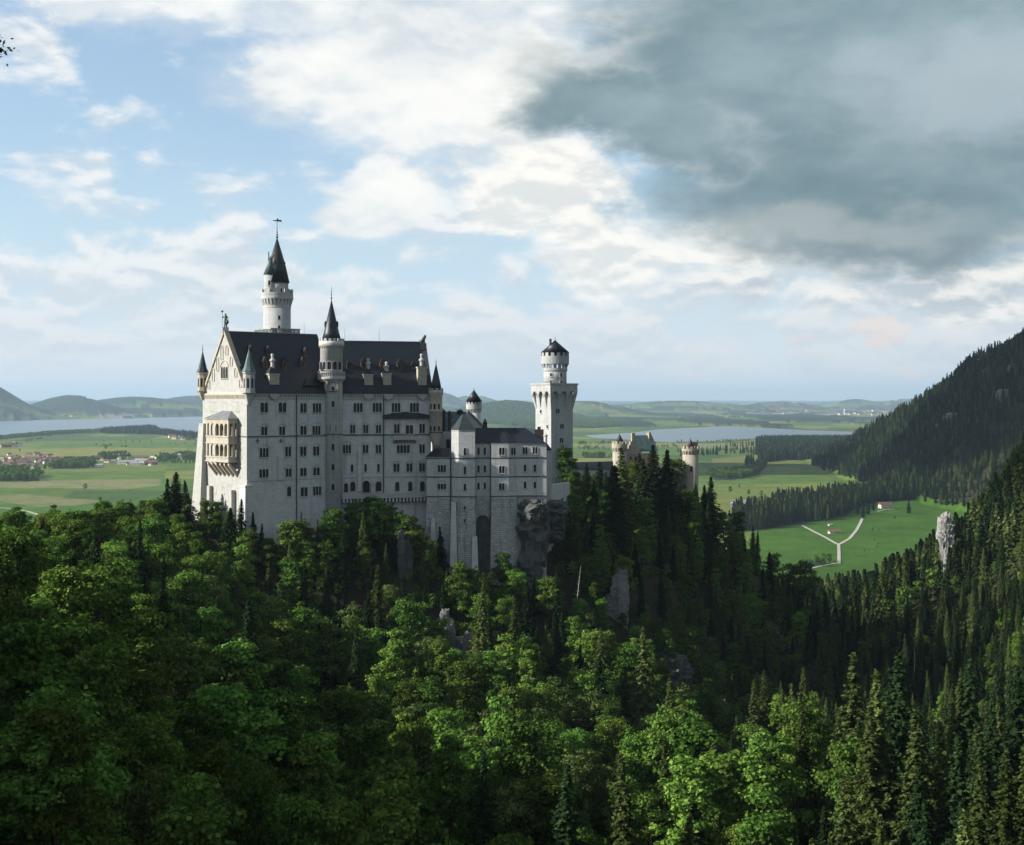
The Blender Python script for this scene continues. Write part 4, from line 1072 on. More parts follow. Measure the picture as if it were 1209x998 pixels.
# stepped blind arches in the gable
bm = bmesh.new()
for s, zc, h in [(4.2, 3.0, 3.2), (7.4, 6.6, 5.2), (10.4, 10.2, 6.0), (13.3, 14.0, 6.2), (16.7, 14.0, 3.2), (19.6, 10.2, 3.0), (22.6, 6.6, 3.0), (25.8, 3.0, 2.6)]:
    inner = arch_pts(s - 0.65, s + 0.65, gz0 + zc - h * 0.5, gz0 + zc + 1.3); ring(bm, PG, inner, grow(inner, 0.22, (s, gz0 + zc)), 0.0, 0.22)
obj('blind_arches', bm, 'warm_stone', pal)
window(pal, PG, 12.6, 17.4, gz0 + 4.6, gz0 + 8.4, 3, hood=True, frame='warm_stone')
# roofs: thick slate slopes
def roof_gable(name, pl, s0, s1, w, ze, zr, over=0.7, m='slate', rs0=None, rs1=None, par=None, th=0.35):
    bm = bmesh.new(); rs0 = s0 if rs0 is None else rs0; rs1 = s1 if rs1 is None else rs1
    f = lambda s, d, z: bm.verts.new((*pl.at(s, d), z))
    k = (zr - ze) / (w / 2)
    a, b = f(s0, over, ze - over * k * 0.4), f(s1, over, ze - over * k * 0.4); c, d = f(rs1, -w / 2, zr), f(rs0, -w / 2, zr)
    e, g = f(s1, -w - over, ze - over * k * 0.4), f(s0, -w - over, ze - over * k * 0.4)
    for q in ((a, b, c, d), (d, c, e, g), (a, d, g), (b, e, c), (a, g, e, b)): bm.faces.new(q)
    o = obj(name, bm, m, par)
    return o
roofA = roof_gable('roof', PA, 0.55, 32.5, WA, ZE, ZR, rs0=0.55, rs1=35.2, par=pal)
roofB = roof_gable('roof', PB, -2.0, LB + 0.3, WB, ZE, ZR2, rs0=-6, rs1=LB - 0.2, par=pal)
roofB['label'] = 'lower eastern slate roof'
bm = bmesh.new()       # ridge caps and snow-white eaves line
for pl, s0, s1, w, z in ((PA, 0.6, 35, WA, ZR), (PB, 0.5, LB, WB, ZR2)):
    tube(bm, (*pl.at(s0, -w / 2), z + 0.05), (*pl.at(s1, -w / 2), z + 0.05), 0.22, n=6)
obj('ridge_cap', bm, 'lead', roofA)
# roof lightning rods
bm = bmesh.new()
for pl, s, w, z in ((PA, 30, WA, ZR), (PB, 6, WB, ZR2), (PB, 18, WB, ZR2)): tube(bm, (*pl.at(s, -w / 2), z), (*pl.at(s, -w / 2), z + 4.0), 0.06, 0.03, 5)
obj('lightning_rod', bm, 'dark_metal', roofA)
# eaves cornice with little arches
bm = bmesh.new()
for pl, s0, s1 in ((PA, 0.3, 29.0), (PB, 3.2, LB - 1.5)):
    band(bm, pl, s0, s1, ZE - 0.75, ZE - 0.35, 0.55); dentils(bm, pl, s0, s1, ZE - 1.5, ZE - 0.75, 0.35, 0.95, 0.45); band(bm, pl, s0, s1, ZE - 2.3, ZE - 2.1, 0.18)
    dentils(bm, pl, s0, s1, ZE - 2.1, ZE - 1.75, 0.16, 0.95, 0.4)
obj('eaves_cornice', bm, 'pale_warm_stone', pal)
# string courses
zs1 = PA.z_of(320, 514.6); zs2 = PA.z_of(320, 566.5)
for zc, m, h, d in ((zs1, 'dark_string', 0.38, 0.25), (zs2, 'trim_stone', 0.3, 0.2)):
    bm = bmesh.new(); band(bm, PA, 0.0, 29.2, zc - h, zc, d); band(bm, PB, 3.0, LB - 0.2, zc - h, zc, d)
    if m == 'dark_string': band(bm, PG, 0, WA, zc - h, zc, d)
    obj('string_course', bm, m, pal)
# drain pipes
for pl, px, y0, y1 in ((PA, 349.7, 466, 618), (PB, 452.8, 466, 583)):
    bm = bmesh.new(); s = pl.s_of(px); tube(bm, (*pl.at(s, 0.3), pl.z_of(px, y1)), (*pl.at(s, 0.3), pl.z_of(px, y0)), 0.16, n=6)
    obj('drain_pipe', bm, 'dark_metal', pal)
# wall anchors (dark crosses)
for px in (304, 331.5):
    bm = bmesh.new(); s = PA.s_of(px); z = PA.z_of(px, 520.8)
    slab(bm, PA, [(s - .75, z - .12), (s + .75, z - .12), (s + .75, z + .12), (s - .75, z + .12)], 0, .10); slab(bm, PA, [(s - .12, z - .8), (s + .12, z - .8), (s + .12, z + .8), (s - .12, z + .8)], 0, .13)
    obj('wall_anchor', bm, 'dark_metal', pal)
bm = bmesh.new(); s = PG.s_of(285.0); z = PG.z_of(285, 520.8)
slab(bm, PG, [(s - .9, z - .12), (s + .9, z - .12), (s + .9, z + .12), (s - .9, z + .12)], 0, .10); slab(bm, PG, [(s - .15, z - .8), (s + .15, z - .8), (s + .15, z + .8), (s - .15, z + .8)], 0, .13)
obj('wall_anchor', bm, 'dark_metal', pal)
# chimney breast on the south wall
bm = bmesh.new(); s0, s1 = PA.s_of(327.6), PA.s_of(333.2); band(bm, PA, s0, s1, PA.z_of(330, 567), PA.z_of(330, 538.5), 0.7)
obj('chimney_breast', bm, 'limestone', pal)
bm = bmesh.new(); s0, s1 = PB.s_of(422.3), PB.s_of(426.6); band(bm, PB, s0, s1, PB.z_of(424, 580), PB.z_of(424, 531), 0.6)
obj('chimney_breast', bm, 'limestone', pal)
# corner pilaster / buttress and battered foot at the near corner
bm = bmesh.new()
zt = EYE + (HOR - 575) / F * 430
prism(bm, [PA.at(-1.1, .8), PA.at(1.2, .8), PA.at(1.2, -2.8), PA.at(-1.1, -2.8)], ZB, zt, [PA.at(-1.9, 1.3), PA.at(1.9, 1.3), PA.at(1.9, -3.2), PA.at(-1.9, -3.2)])
prism(bm, [PA.at(-1.25, .95), PA.at(1.35, .95), PA.at(1.35, -2.95), PA.at(-1.25, -2.95)], zt - 0.1, zt + 0.55)
obj('corner_buttress', bm, 'limestone', pal)
bm = bmesh.new()       # far corner buttress, spreading towards the foot
prism(bm, [PG.at(-1.0, 1.0), PG.at(2.2, 1.0), PG.at(2.2, -2), PG.at(-1.0, -2)], ZB, zrow(500, 452), [PG.at(-4.2, 5.0), PG.at(4.4, 4.6), PG.at(4.4, -2), PG.at(-4.2, -2)])
obj('corner_buttress', bm, 'pale_warm_stone', pal)
bm = bmesh.new()
s0, s1 = PG.s_of(274.6), PG.s_of(278.4); band(bm, PG, s0, s1, ZB, PG.z_of(276, 578.5), 1.6)
s0, s1 = PG.s_of(248.6), PG.s_of(251.6); band(bm, PG, s0, s1, ZB, PG.z_of(250, 573.5), 1.4)
obj('buttress', bm, 'pale_warm_stone', pal)
bm = bmesh.new(); band(bm, PG, 0.05, WA - 0.05, ZB, gz0 - 2.0, 0.14); obj('gable_wall_facing', bm, 'pale_warm_stone', pal)

# --- windows of the south wall, western half (left px, right px, top row, bottom row, lights, hood)
for x0, x1, y0, y1, n, hd in [
    (307.2, 316.4, 475.3, 487.0, 2, 1), (328.6, 338.0, 475.3, 487.0, 2, 1), (354.2, 362.0, 476, 487.3, 2, 0), (369.0, 379.2, 476, 487.3, 3, 0),
    (308.0, 315.6, 503.5, 514.0, 2, 1), (329.2, 336.6, 503.5, 514.0, 2, 1), (354.2, 362.0, 502.8, 513.6, 2, 1), (368.6, 378.4, 502.8, 513.6, 3, 1),
    (306.2, 317.2, 529, 540, 3, 1), (336.4, 343.8, 527.2, 539.0, 2, 1), (354.0, 361.8, 527.2, 538.2, 2, 1), (369.4, 377.0, 527, 538.0, 2, 1),
    (305.8, 317.0, 553.8, 564, 3, 0), (337, 344.4, 553, 563, 2, 1), (354, 362, 552.4, 562, 2, 0), (369.4, 377.4, 551.8, 561.4, 2, 1),
    (338.6, 343.8, 574.6, 586, 1, 1), (354.6, 363.2, 575.6, 586, 2, 0), (369.2, 379.4, 574.6, 584.6, 3, 0)]:
    wpx(pal, PA, x0, x1, y0, y1, n, hood=bool(hd), arched=(y0 < 574 or n == 1))
# eastern half
for x0, x1, y0, y1, n, hd in [
    (417.2, 428.2, 475.8, 486.6, 3, 0), (439.8, 450.8, 475.8, 486.6, 3, 0), (462.4, 472.8, 475.8, 486.6, 3, 0), (483.8, 494.6, 475.8, 486.6, 3, 0),
    (413.2, 419.6, 501.6, 511.6, 2, 1), (428.6, 435, 501.6, 511.6, 2, 1), (443.6, 450, 501.6, 511.6, 2, 1), (465.0, 472, 500.8, 511.6, 2, 1), (478.8, 487.8, 501.8, 512.4, 2, 0), (494.8, 501.8, 500.4, 511.4, 2, 1),
    (404.6, 414.6, 525.2, 535.4, 3, 1), (428.0, 435.0, 525.2, 535.2, 2, 1), (443.4, 450.2, 525.2, 535.2, 2, 1), (468.2, 484, 525.4, 535.0, 4, 0), (494.8, 501.8, 524.6, 535, 2, 1),
    (413.8, 417.4, 548.4, 557.4, 1, 0), (429.8, 433.2, 547.6, 557, 1, 0), (445, 448.6, 547.6, 557, 1, 0), (464.2, 471.8, 547.2, 557.2, 2, 1), (479.6, 487.2, 547, 557, 2, 1), (494.6, 502, 546.8, 556.8, 2, 1),
    (413, 419.8, 568.8, 580, 1, 1), (443.2, 450.6, 568.4, 580, 1, 1), (466.2, 471.8, 569, 580, 1, 0), (481.6, 487, 568.6, 580, 1, 0), (495.6, 501.8, 568.4, 580, 1, 0)]:
    wpx(pal, PB, x0, x1, y0, y1, n, hood=bool(hd))
# gateways behind the terrace, with a small pointed roof
wpx(pal, PB, 427.6, 436.4, 567.4, 581.5, 1, hood=True, big=0.6, label='wide arched terrace doorway')
wpx(pal, PB, 405.8, 411.2, 570.6, 581.5, 1, label='arched terrace doorway beside stair tower')
bm = bmesh.new(); s0, s1 = PB.s_of(437), PB.s_of(442); zz0, zz1 = PB.z_of(440, 583), PB.z_of(440, 571.8)
prism(bm, [PB.at(s0, 1.6), PB.at(s1, 1.6), PB.at(s1, 0), PB.at(s0, 0)], zz0, zz1)
mid = (s0 + s1) / 2; v = [bm.verts.new((*PB.at(a, d), z)) for a, d, z in ((s0 - .2, 1.8, zz1), (s1 + .2, 1.8, zz1), (s1 + .2, 0, zz1), (s0 - .2, 0, zz1), (mid, 1.8, zz1 + 1.1), (mid, 0, zz1 + 1.1))]
for q in ((0, 1, 4), (1, 2, 5, 4), (3, 0, 4, 5)): bm.faces.new([v[k] for k in q])
obj('porch', bm, 'trim_stone', pal)
# gable wall windows (triple, under the cornice) and below
for x0, x1 in ((248.6, 255.6), (261.6, 268.8), (275.4, 283.0)): wpx(pal, PG, x0, x1, 475, 485.6, 3, frame='warm_stone')
for x0, x1, y0, y1, n in ((282.2, 285.8, 504, 513, 2), (282.0, 285.6, 529, 540, 2), (282, 283.8, 555, 563.5, 1)): wpx(pal, PG, x0, x1, y0, y1, n, frame='warm_stone')
for x0, x1, y0, y1, a in ((244.2, 246.8, 572, 580.6, 0), (252.6, 256.2, 574, 582, 0), (262.4, 265.4, 575.5, 583, 0), (268.6, 273.2, 572.5, 591.5, 1)): wpx(pal, PG, x0, x1, y0, y1, 1, arched=bool(a), frame='warm_stone')

# --- the two-storey loggia on the gable wall
LD = 3.6
def sG(px, d=LD): return PG.s_of(px, d)
s0, s1 = sG(243.2), sG(269.6)
zt_, zb_ = PG.z_of(256, 494.5, LD), PG.z_of(256, 545.5, LD)
lg = bpy.data.objects.new('loggia', None); COL.objects.link(lg); lg.parent = pal; lg['label'] = 'honey coloured two-storey arcaded balcony bay'
z1a, z1b = PG.z_of(256, 514.6, LD), PG.z_of(256, 500.0, LD); z2a, z2b = PG.z_of(256, 538.8, LD), PG.z_of(256, 524.4, LD)
bm = bmesh.new()
# floors, parapets and lintels as bands; columns and arches between
def box3(bm, pl, a0, a1, d0, d1, z0, z1): prism(bm, [pl.at(a0, d1), pl.at(a1, d1), pl.at(a1, d0), pl.at(a0, d0)], z0, z1)
box3(bm, PG, s0, s1, 0, LD, zb_, z2a); box3(bm, PG, s0, s1, 0, LD, z2b, z1a); box3(bm, PG, s0, s1, 0, LD, z1b, zt_)
n = 5; pit = (s1 - s0) / n
for za, zb2 in ((z1a, z1b), (z2a, z2b)):
    for i in range(n + 1):
        c = s0 + pit * i; w = 0.28 if 0 < i < n else 0.45
        c = min(max(c, s0 + w), s1 - w)
        box3(bm, PG, c - w, c + w, LD - 0.6, LD - 0.002, za - 0.01, zb2 + 0.01)
    for dd in (0.35, LD - 1.9):
        box3(bm, PG, s1 - 0.6, s1 - 0.002, dd - 0.35, dd + 0.35, za - 0.01, zb2 + 0.01)
    for i in range(n):          # arch spandrels
        a, b = s0 + pit * i + 0.28, s0 + pit * (i + 1) - 0.28; r = (b - a) / 2; c = (a + b) / 2; k = 6
        for j in range(k):
            t0, t1 = math.pi * j / k, math.pi * (j + 1) / k
            p0 = (c + r * math.cos(t0), zb2 - r * 1.0 + r * math.sin(t0)); p1 = (c + r * math.cos(t1), zb2 - r * 1.0 + r * math.sin(t1))
            slab(bm, PG, [p0, (p0[0], zb2), (p1[0], zb2), p1], LD - 0.55, LD - 0.01)
body = obj('loggia_body', bm, 'warm_stone', lg)
bm = bmesh.new(); box3(bm, PG, s0 + 0.7, s1 - 0.9, 0.05, 0.35, z2a, z1b); obj('loggia_back', bm, 'shadow_recess', lg)
bm = bmesh.new()
for z, e in ((zt_, 0.35), (z1a - 0.2, 0.2), (z2b + 0.35, 0.2), (z2a - 0.2, 0.2), (zb_ + 0.2, 0.25)):
    box3(bm, PG, s0 - e, s1 + e, 0, LD + e, z - 0.22, z + 0.12)
obj('loggia_moulding', bm, 'pale_warm_stone', lg)
bm = bmesh.new()               # leaning corbels under the bay
for i in range(6):
    c = s0 + 0.6 + (s1 - s0 - 1.2) * i / 5
    v = [(*PG.at(c + e, d), z) for e in (-0.38, 0.38) for d, z in ((0.05, zb_ - 5.0), (0.05, zb_ - 3.2), (LD - 0.3, zb_ + 0.05), (LD - 0.3, zb_ - 1.0))]
    q = [bm.verts.new(p) for p in v]
    for f in ((0, 1, 2, 3), (7, 6, 5, 4), (0, 4, 5, 1), (1, 5, 6, 2), (2, 6, 7, 3), (3, 7, 4, 0)): bm.faces.new([q[k] for k in f])
obj('loggia_corbels', bm, 'warm_stone', lg)
bm = bmesh.new()               # lead roof of the bay
v = [bm.verts.new((*PG.at(a, d), z)) for a, d, z in ((s0 - .5, LD + .5, zt_ + .1), (s1 + .5, LD + .5, zt_ + .1), (s1 + .5, 0, zt_ + .1), (s0 - .5, 0, zt_ + .1), (s0 + 4.5, 0, zt_ + 2.6), (s1 - 4.5, 0, zt_ + 2.6))]
for q in ((0, 1, 5, 4), (1, 2, 5), (3, 0, 4), (2, 3, 4, 5), (0, 3, 2, 1)): bm.faces.new([v[k] for k in q])
obj('loggia_roof', bm, 'lead', lg)

# --- the square bay on the eastern half, with its own low roof and balcony
bayd = 1.1; sb0, sb1 = PB.s_of(453.8, bayd), PB.s_of(507.5, bayd)
zbt = PB.z_of(480, 492.6, bayd)
bm = bmesh.new(); bz = zbt
v = [bm.verts.new((*PB.at(a, d), z)) for a, d, z in ((sb0 - .5, 1.3, bz - .3), (sb1 + .2, 1.3, bz - .3), (sb1 + .2, 0.1, bz + .6), (sb0 - .5, 0.1, bz + .6), (sb0 + 5, .1, bz + 1.75), (sb1 - 5, .1, bz + 1.75))]
for q in ((0, 1, 5, 4), (1, 2, 5), (3, 0, 4), (2, 3, 4, 5), (0, 3, 2, 1)): bm.faces.new([v[k] for k in q])
obj('bay_roof', bm, 'slate', pal)
bl0, bl1 = PB.s_of(463.4), PB.s_of(491.2); zf = PB.z_of(477, 518)
bal = bpy.data.objects.new('balcony', None); COL.objects.link(bal); bal.parent = pal
bm = bmesh.new(); box3(bm, PB, bl0, bl1, 0, 1.7, zf - .35, zf); obj('balcony_floor', bm, 'trim_stone', bal)
bm = bmesh.new()
for i in range(7):
    c = bl0 + .5 + (bl1 - bl0 - 1) * i / 6; q = [bm.verts.new((*PB.at(c + e, d), z)) for e in (-.25, .25) for d, z in ((0.02, zf - 1.7), (0.02, zf - .35), (1.5, zf - .36), (1.5, zf - .7))]
    for f in ((0, 1, 2, 3), (7, 6, 5, 4), (0, 4, 5, 1), (1, 5, 6, 2), (2, 6, 7, 3), (3, 7, 4, 0)): bm.faces.new([q[k] for k in f])
obj('balcony_brackets', bm, 'warm_stone', bal)
bm = bmesh.new(); box3(bm, PB, bl0, bl1, 1.5, 1.7, zf + .85, zf + 1.05); box3(bm, PB, bl0, bl0 + .2, 0.02, 1.48, zf + .85, zf + 1.04); box3(bm, PB, bl1 - .2, bl1, 0.02, 1.48, zf + .85, zf + 1.04)
for i in range(25):
    c = bl0 + .1 + (bl1 - bl0 - .2) * i / 24; box3(bm, PB, c - .09, c + .09, 1.52, 1.68, zf, zf + .85)
obj('balcony_railing', bm, 'trim_stone', bal)

# --- terrace gallery along the eastern foot
ter = bpy.data.objects.new('gallery_terrace', None); COL.objects.link(ter); ter.parent = pal
TD = 2.6; t0_, t1_ = PB.s_of(404, TD), LB - 1.0; zt2 = PB.z_of(455, 586.5, TD)
bm = bmesh.new(); box3(bm, PB, t0_, t1_, 0, TD, zt2 - .5, zt2); obj('terrace_floor', bm, 'trim_stone', ter)
bm = bmesh.new(); dentils(bm, PB, t0_, t1_, zt2 - 1.8, zt2 - .5, TD - 0.2, 1.15, .42); obj('terrace_brackets', bm, 'limestone', ter)
bm = bmesh.new(); box3(bm, PB, t0_, t1_, TD - .3, TD, zt2 + .95, zt2 + 1.15)
for i in range(62):
    c = t0_ + .2 + (t1_ - t0_ - .4) * i / 61; box3(bm, PB, c - .12, c + .12, TD - .27, TD - .03, zt2, zt2 + .95)
obj('terrace_balustrade', bm, 'trim_stone', ter)

# --- corner turret by the gable (octagonal, copper cap) and its twin at the far corner
def turret(parent, cx, cy, r, zb, z0, z1, zs, roof_m, body_m, n=8, fin=2.2, name='corner_turret', win=True, a0=R(22.5), cren=False, lbl=None):
    t = bpy.data.objects.new(name, None); COL.objects.link(t); t.parent = parent
    if lbl: t['label'] = lbl
    bm = bmesh.new(); lathe(bm, cx, cy, [(0.25 * r, zb), (0.5 * r, zb + (z0 - zb) * .35), (0.85 * r, z0 - 0.7), (1.12 * r, z0 - .3), (1.12 * r, z0), (r, z0 + .02), (r, z1 - .6), (1.12 * r, z1 - .4), (1.12 * r, z1)], n, a0=a0)
    obj('turret_body', bm, body_m, t)
    bm = bmesh.new(); lathe(bm, cx, cy, [(1.2 * r, z1 + (.1 if not cren else .3)), (0.80 * r, z1 + (zs - z1) * .22), (0.02, zs)], n, a0=a0)
    obj('spire', bm, roof_m, t)
    bm = bmesh.new(); finial(bm, cx, cy, zs - .2, fin, .10); obj('finial', bm, 'dark_metal', t)
    if win:
        bm = bmesh.new()
        for k in range(n):
            a = a0 + math.pi / n + 2 * math.pi * k / n; ux, uy = -math.sin(a), math.cos(a); rr = r * math.cos(math.pi / n)
            pl = Plane((cx + rr * math.cos(a), cy + rr * math.sin(a)), u=(ux, uy))
            zc = z0 + (z1 - z0) * .2; slab(bm, pl, arch_pts(-.32, .32, zc, zc + (z1 - z0) * .5), -.02, .04)
        obj('slit_windows', bm, 'pane_glass', t)
    if cren:
        bm = bmesh.new(); crenels(bm, cx, cy, 1.16 * r, z1, z1 + 1.0, 10, .4); obj('battlements', bm, body_m, t)
    return t
cxy = PA.at(0.4, 0.4)
turret(pal, cxy[0], cxy[1], 1.95, zrow(478, 430), zrow(463, 430), zrow(439.5, 430), zrow(411, 430), 'copper_green', 'pale_warm_stone', lbl='front corner turret with pale green copper cap')
fx = PG.at(0.5, 0.4)
turret(pal, fx[0], fx[1], 1.75, zrow(472, 452), zrow(461, 452), zrow(440.5, 452), zrow(414, 452), 'copper_dark', 'warm_stone', lbl='far corner turret')
# round turret at the eastern corner
ex, ey = xcol(514.8, 459), 459.0
t = bpy.data.objects.new('corner_turret', None); COL.objects.link(t); t.parent = pal; t['label'] = 'round golden stone corner turret with slim dark spire'
bm = bmesh.new(); z = lambda p: zrow(p, 459)
lathe(bm, ex, ey, [(0.8, z(531)), (1.4, z(524)), (2.15, z(516)), (2.15, z(486.5)), (2.3, z(486)), (2.3, z(484.5)), (2.15, z(484)), (2.15, z(468)), (2.5, z(464)), (2.5, z(461.5))], 24); obj('turret_body', bm, 'warm_stone', t, True)
bm = bmesh.new(); crenels(bm, ex, ey, 2.5, z(461.5), z(458.5), 9, .4); obj('battlements', bm, 'warm_stone', t)
bm = bmesh.new(); lathe(bm, ex, ey, [(1.95, z(461)), (1.5, z(452)), (0.02, z(428))], 20); obj('spire', bm, 'copper_dark', t, True)
bm = bmesh.new(); finial(bm, ex, ey, z(429), 1.4, .09); obj('finial', bm, 'dark_metal', t)
bm = bmesh.new()
for py, h in ((480, 6.5), (506, 6)):
    for a in (-100, -60, -140):
        a = R(a); pl = Plane((ex + 2.13 * math.cos(a), ey + 2.13 * math.sin(a)), u=(-math.sin(a), math.cos(a))); slab(bm, pl, arch_pts(-.34, .34, z(py + h / 2), z(py - h / 2)), -.05, .06)
obj('slit_windows', bm, 'pane_glass', t)
bm = bmesh.new(); lathe(bm, ex, ey, [(2.32, z(511.5)), (2.32, z(509.8))], 24); obj('turret_band', bm, 'dark_string', t)

# --- chimneys with hipped slate hoods and white lanterns, rising out of the eaves
def eave_chimney(pl, pxc, wpx_, yb, yt, yh, ylt, parent=roofA, set_back=2.6):
    s = pl.s_of(pxc, -set_back); y = pl.at(s, -set_back)[1]; hw = wpx_ / 2 * y / F / (pl.u[0]) * 0.92
    z = lambda p: zrow(p, y)
    t = bpy.data.objects.new('chimney', None); COL.objects.link(t); t.parent = parent
    pp = lambda e, d0, d1: [pl.at(s - e, -set_back + d1), pl.at(s + e, -set_back + d1), pl.at(s + e, -set_back - d0), pl.at(s - e, -set_back - d0)]
    bm = bmesh.new(); prism(bm, pp(hw * .88, 1.6, 1.0), z(yb) - .6, z(yt)); prism(bm, pp(hw, 1.75, 1.15), z(yt), z(yt) + .5); prism(bm, pp(hw * .96, 1.7, 1.08), (z(yb) + z(yt)) / 2 - .15, (z(yb) + z(yt)) / 2 + .15)
    obj('chimney_body', bm, 'warm_stone', t)
    bm = bmesh.new(); prism(bm, pp(hw * .33, .55, .05), z(yt) + .5, z(yh), pp(hw * 1.0, 1.75, 1.15)); obj('chimney_hood', bm, 'slate', t)
    c = pl.at(s, -set_back - .25); bm = bmesh.new(); h = z(ylt) - z(yh)
    lathe(bm, c[0], c[1], [(.62, z(yh) - .6), (.62, z(yh) + h * .35), (.95, z(yh) + h * .42), (.9, z(yh) + h * .55), (.45, z(yh) + h * .62), (.45, z(yh) + h * .8), (.62, z(yh) + h * .86), (.4, z(yh) + h)], 8)
    obj('chimney_lantern', bm, 'trim_stone', t)
    return t
eave_chimney(PA, 322.2, 12.5, 458, 443, 433, 417.6)
eave_chimney(PB, 434.8, 12.0, 458.6, 443.6, 434, 423.5, roofB)
eave_chimney(PB, 456.6, 11.6, 454.2, 442.4, 438, 427.2, roofB)
eave_chimney(PB, 498.0, 12.4, 459.2, 435, 432, 417.8, roofB)
# --- small orange dormers
def dormer(pl, w, ze, zr, px, py, size=1.5, parent=roofA):
    size *= 0.78
    """set on the front roof slope where that direction meets it"""
    k = (zr - ze) / (w / 2)
    best = None
    for i in range(400):
        d = -w / 2 * i / 400; s = pl.s_of(px, d); x, y = pl.at(s, d); zr_ = ze - d * k
        e = abs(zrow(py, y) - zr_)
        if best is None or e < best[0]: best = (e, s, d, zr_)
    _, s, d, z = best
    bm = bmesh.new(); h = size * 1.1
    f = lambda a, dd, zz: bm.verts.new((*pl.at(s + a, d + dd), zz))
    q = size / 2; v = [f(-q, .9, z - 1.0), f(q, .9, z - 1.0), f(q, .9, z + h - .4), f(-q, .9, z + h - .4), f(0, .9, z + h + q * 1.1), f(-q, -1.6, z - .4), f(q, -1.6, z - .4), f(q, -1.6, z + h - .4), f(-q, -1.6, z + h - .4), f(0, -1.6, z + h + q * 1.1)]
    for g in ((0, 1, 2, 4, 3), (0, 3, 8, 5), (1, 6, 7, 2)): bm.faces.new([v[a] for a in g])
    o = obj('dormer', bm, 'orange_wood', parent)
    bm = bmesh.new(); f = lambda a, dd, zz: bm.verts.new((*pl.at(s + a, d + dd), zz)); e = .22
    v = [f(-q - e, 1.1, z + h - .6), f(0, 1.1, z + h + q * 1.1 + .12), f(q + e, 1.1, z + h - .6), f(-q - e, -1.8, z + h - .6), f(0, -1.8, z + h + q * 1.1 + .12), f(q + e, -1.8, z + h - .6)]
    bm.faces.new([v[k] for k in (0, 1, 4, 3)]); bm.faces.new([v[k] for k in (1, 2, 5, 4)]); obj('dormer_roof', bm, 'slate', o)
    bm = bmesh.new(); pl2 = Plane(pl.at(s, d + .9), u=pl.u); slab(bm, pl2, arch_pts(-.3, .3, z - .3, z + h * .75), -.02, .05); obj('dormer_pane', bm, 'pane_glass', o)
for px, py, sz in ((311.5, 431.5, 2.1), (334.4, 432.5, 2.1), (356, 431.5, 2.1), (294.8, 415.5, 1.6), (315.7, 416.5, 1.6), (359.5, 418.5, 1.7)): dormer(PA, WA, ZE, ZR, px, py, sz)
for px, py, sz in ((428.4, 431.5, 1.9), (450.8, 433, 2.0), (471.4, 434.5, 2.2), (411, 433, 1.5), (487, 433, 1.3)): dormer(PB, WB, ZE, ZR2, px, py, sz, roofB)
bm = bmesh.new(); s = PA.s_of(361, .3); x_, y_ = PA.at(s, .3)   # little hipped hood beside the tower
for (px, yt, wd) in ((364.5, 447.5, 2.6),):
    s = PA.s_of(px, -1.8); yy = PA.at(s, -1.8)[1]; z_ = zrow(yt, yy)
    prism(bm, [PA.at(s - .5, -2.4), PA.at(s + .5, -2.4), PA.at(s + .5, -3.2), PA.at(s - .5, -3.2)], z_ - 2.2, z_, [PA.at(s - wd, -.6), PA.at(s + wd, -.6), PA.at(s + wd, -3.4), PA.at(s - wd, -3.4)])
obj('roof_hood', bm, 'slate', roofA)
# eaves shields under the chimneys
bm = bmesh.new()
for pl, px in ((PA, 324), (PB, 435.5), (PB, 458.5), (PB, 499)):
    s = pl.s_of(px, .6); zc = ZE - .4; w = 1.9
    q = [(s - w, zc), (s + w, zc), (s + w * .7, zc - 1.2), (s, zc - 2.2), (s - w * .7, zc - 1.2)]; slab(bm, pl, q[::-1], .3, .8)
obj('eaves_corbel', bm, 'pale_warm_stone', pal)
# east gable wall with stepped coping
PE = Plane(E0, u=vB)
bm = bmesh.new(); slab(bm, PE, [(0, ZE - .2), (WB, ZE - .2), (WB / 2, ZR2 + .6)], -.2, .5); obj('gable', bm, 'slate_brown', pal)

# statue of a lance bearer on the west gable peak
apx = PG.at(WA / 2, -.4)
st = thing('statue', 'dark bronze lance bearer statue standing on the west gable peak', 'statue', (apx[0], apx[1], ZR + 0.9))
bm = bmesh.new(); prism(bm, [(apx[0] - .8, apx[1] - .8), (apx[0] + .8, apx[1] - .8), (apx[0] + .8, apx[1] + .8), (apx[0] - .8, apx[1] + .8)], ZR - 1.2, ZR + 1.4); obj('pedestal', bm, 'lead', st)
bm = bmesh.new(); zb0 = ZR + 1.35; X0, Y0 = apx
tube(bm, (X0 - .3, Y0, zb0), (X0 - .22, Y0, zb0 + 2.1), .20, .30, 8); tube(bm, (X0 + .35, Y0, zb0), (X0 + .2, Y0, zb0 + 2.1), .20, .30, 8)
lathe(bm, X0, Y0, [(.45, zb0 + 1.5), (.5, zb0 + 2.1), (.38, zb0 + 2.7), (.58, zb0 + 3.5), (.30, zb0 + 3.85), (.15, zb0 + 4.0)], 10); ball(bm, (X0, Y0, zb0 + 4.25), .30)
tube(bm, (X0 - .5, Y0, zb0 + 3.6), (X0 - 1.0, Y0 - .2, zb0 + 3.0), .15, .12); tube(bm, (X0 - 1.0, Y0 - .2, zb0 + 3.0), (X0 - .95, Y0 - .4, zb0 + 3.7), .12, .10)
tube(bm, (X0 + .5, Y0, zb0 + 3.6), (X0 + .85, Y0 - .1, zb0 + 2.9), .15, .12); tube(bm, (X0 + .85, Y0 - .1, zb0 + 2.9), (X0 + .7, Y0 - .4, zb0 + 2.3), .12, .10)
ball(bm, (X0 + .6, Y0 - .45, zb0 + 1.7), .55, 10, 1.3)
obj('figure', bm, 'bronze', st, True)
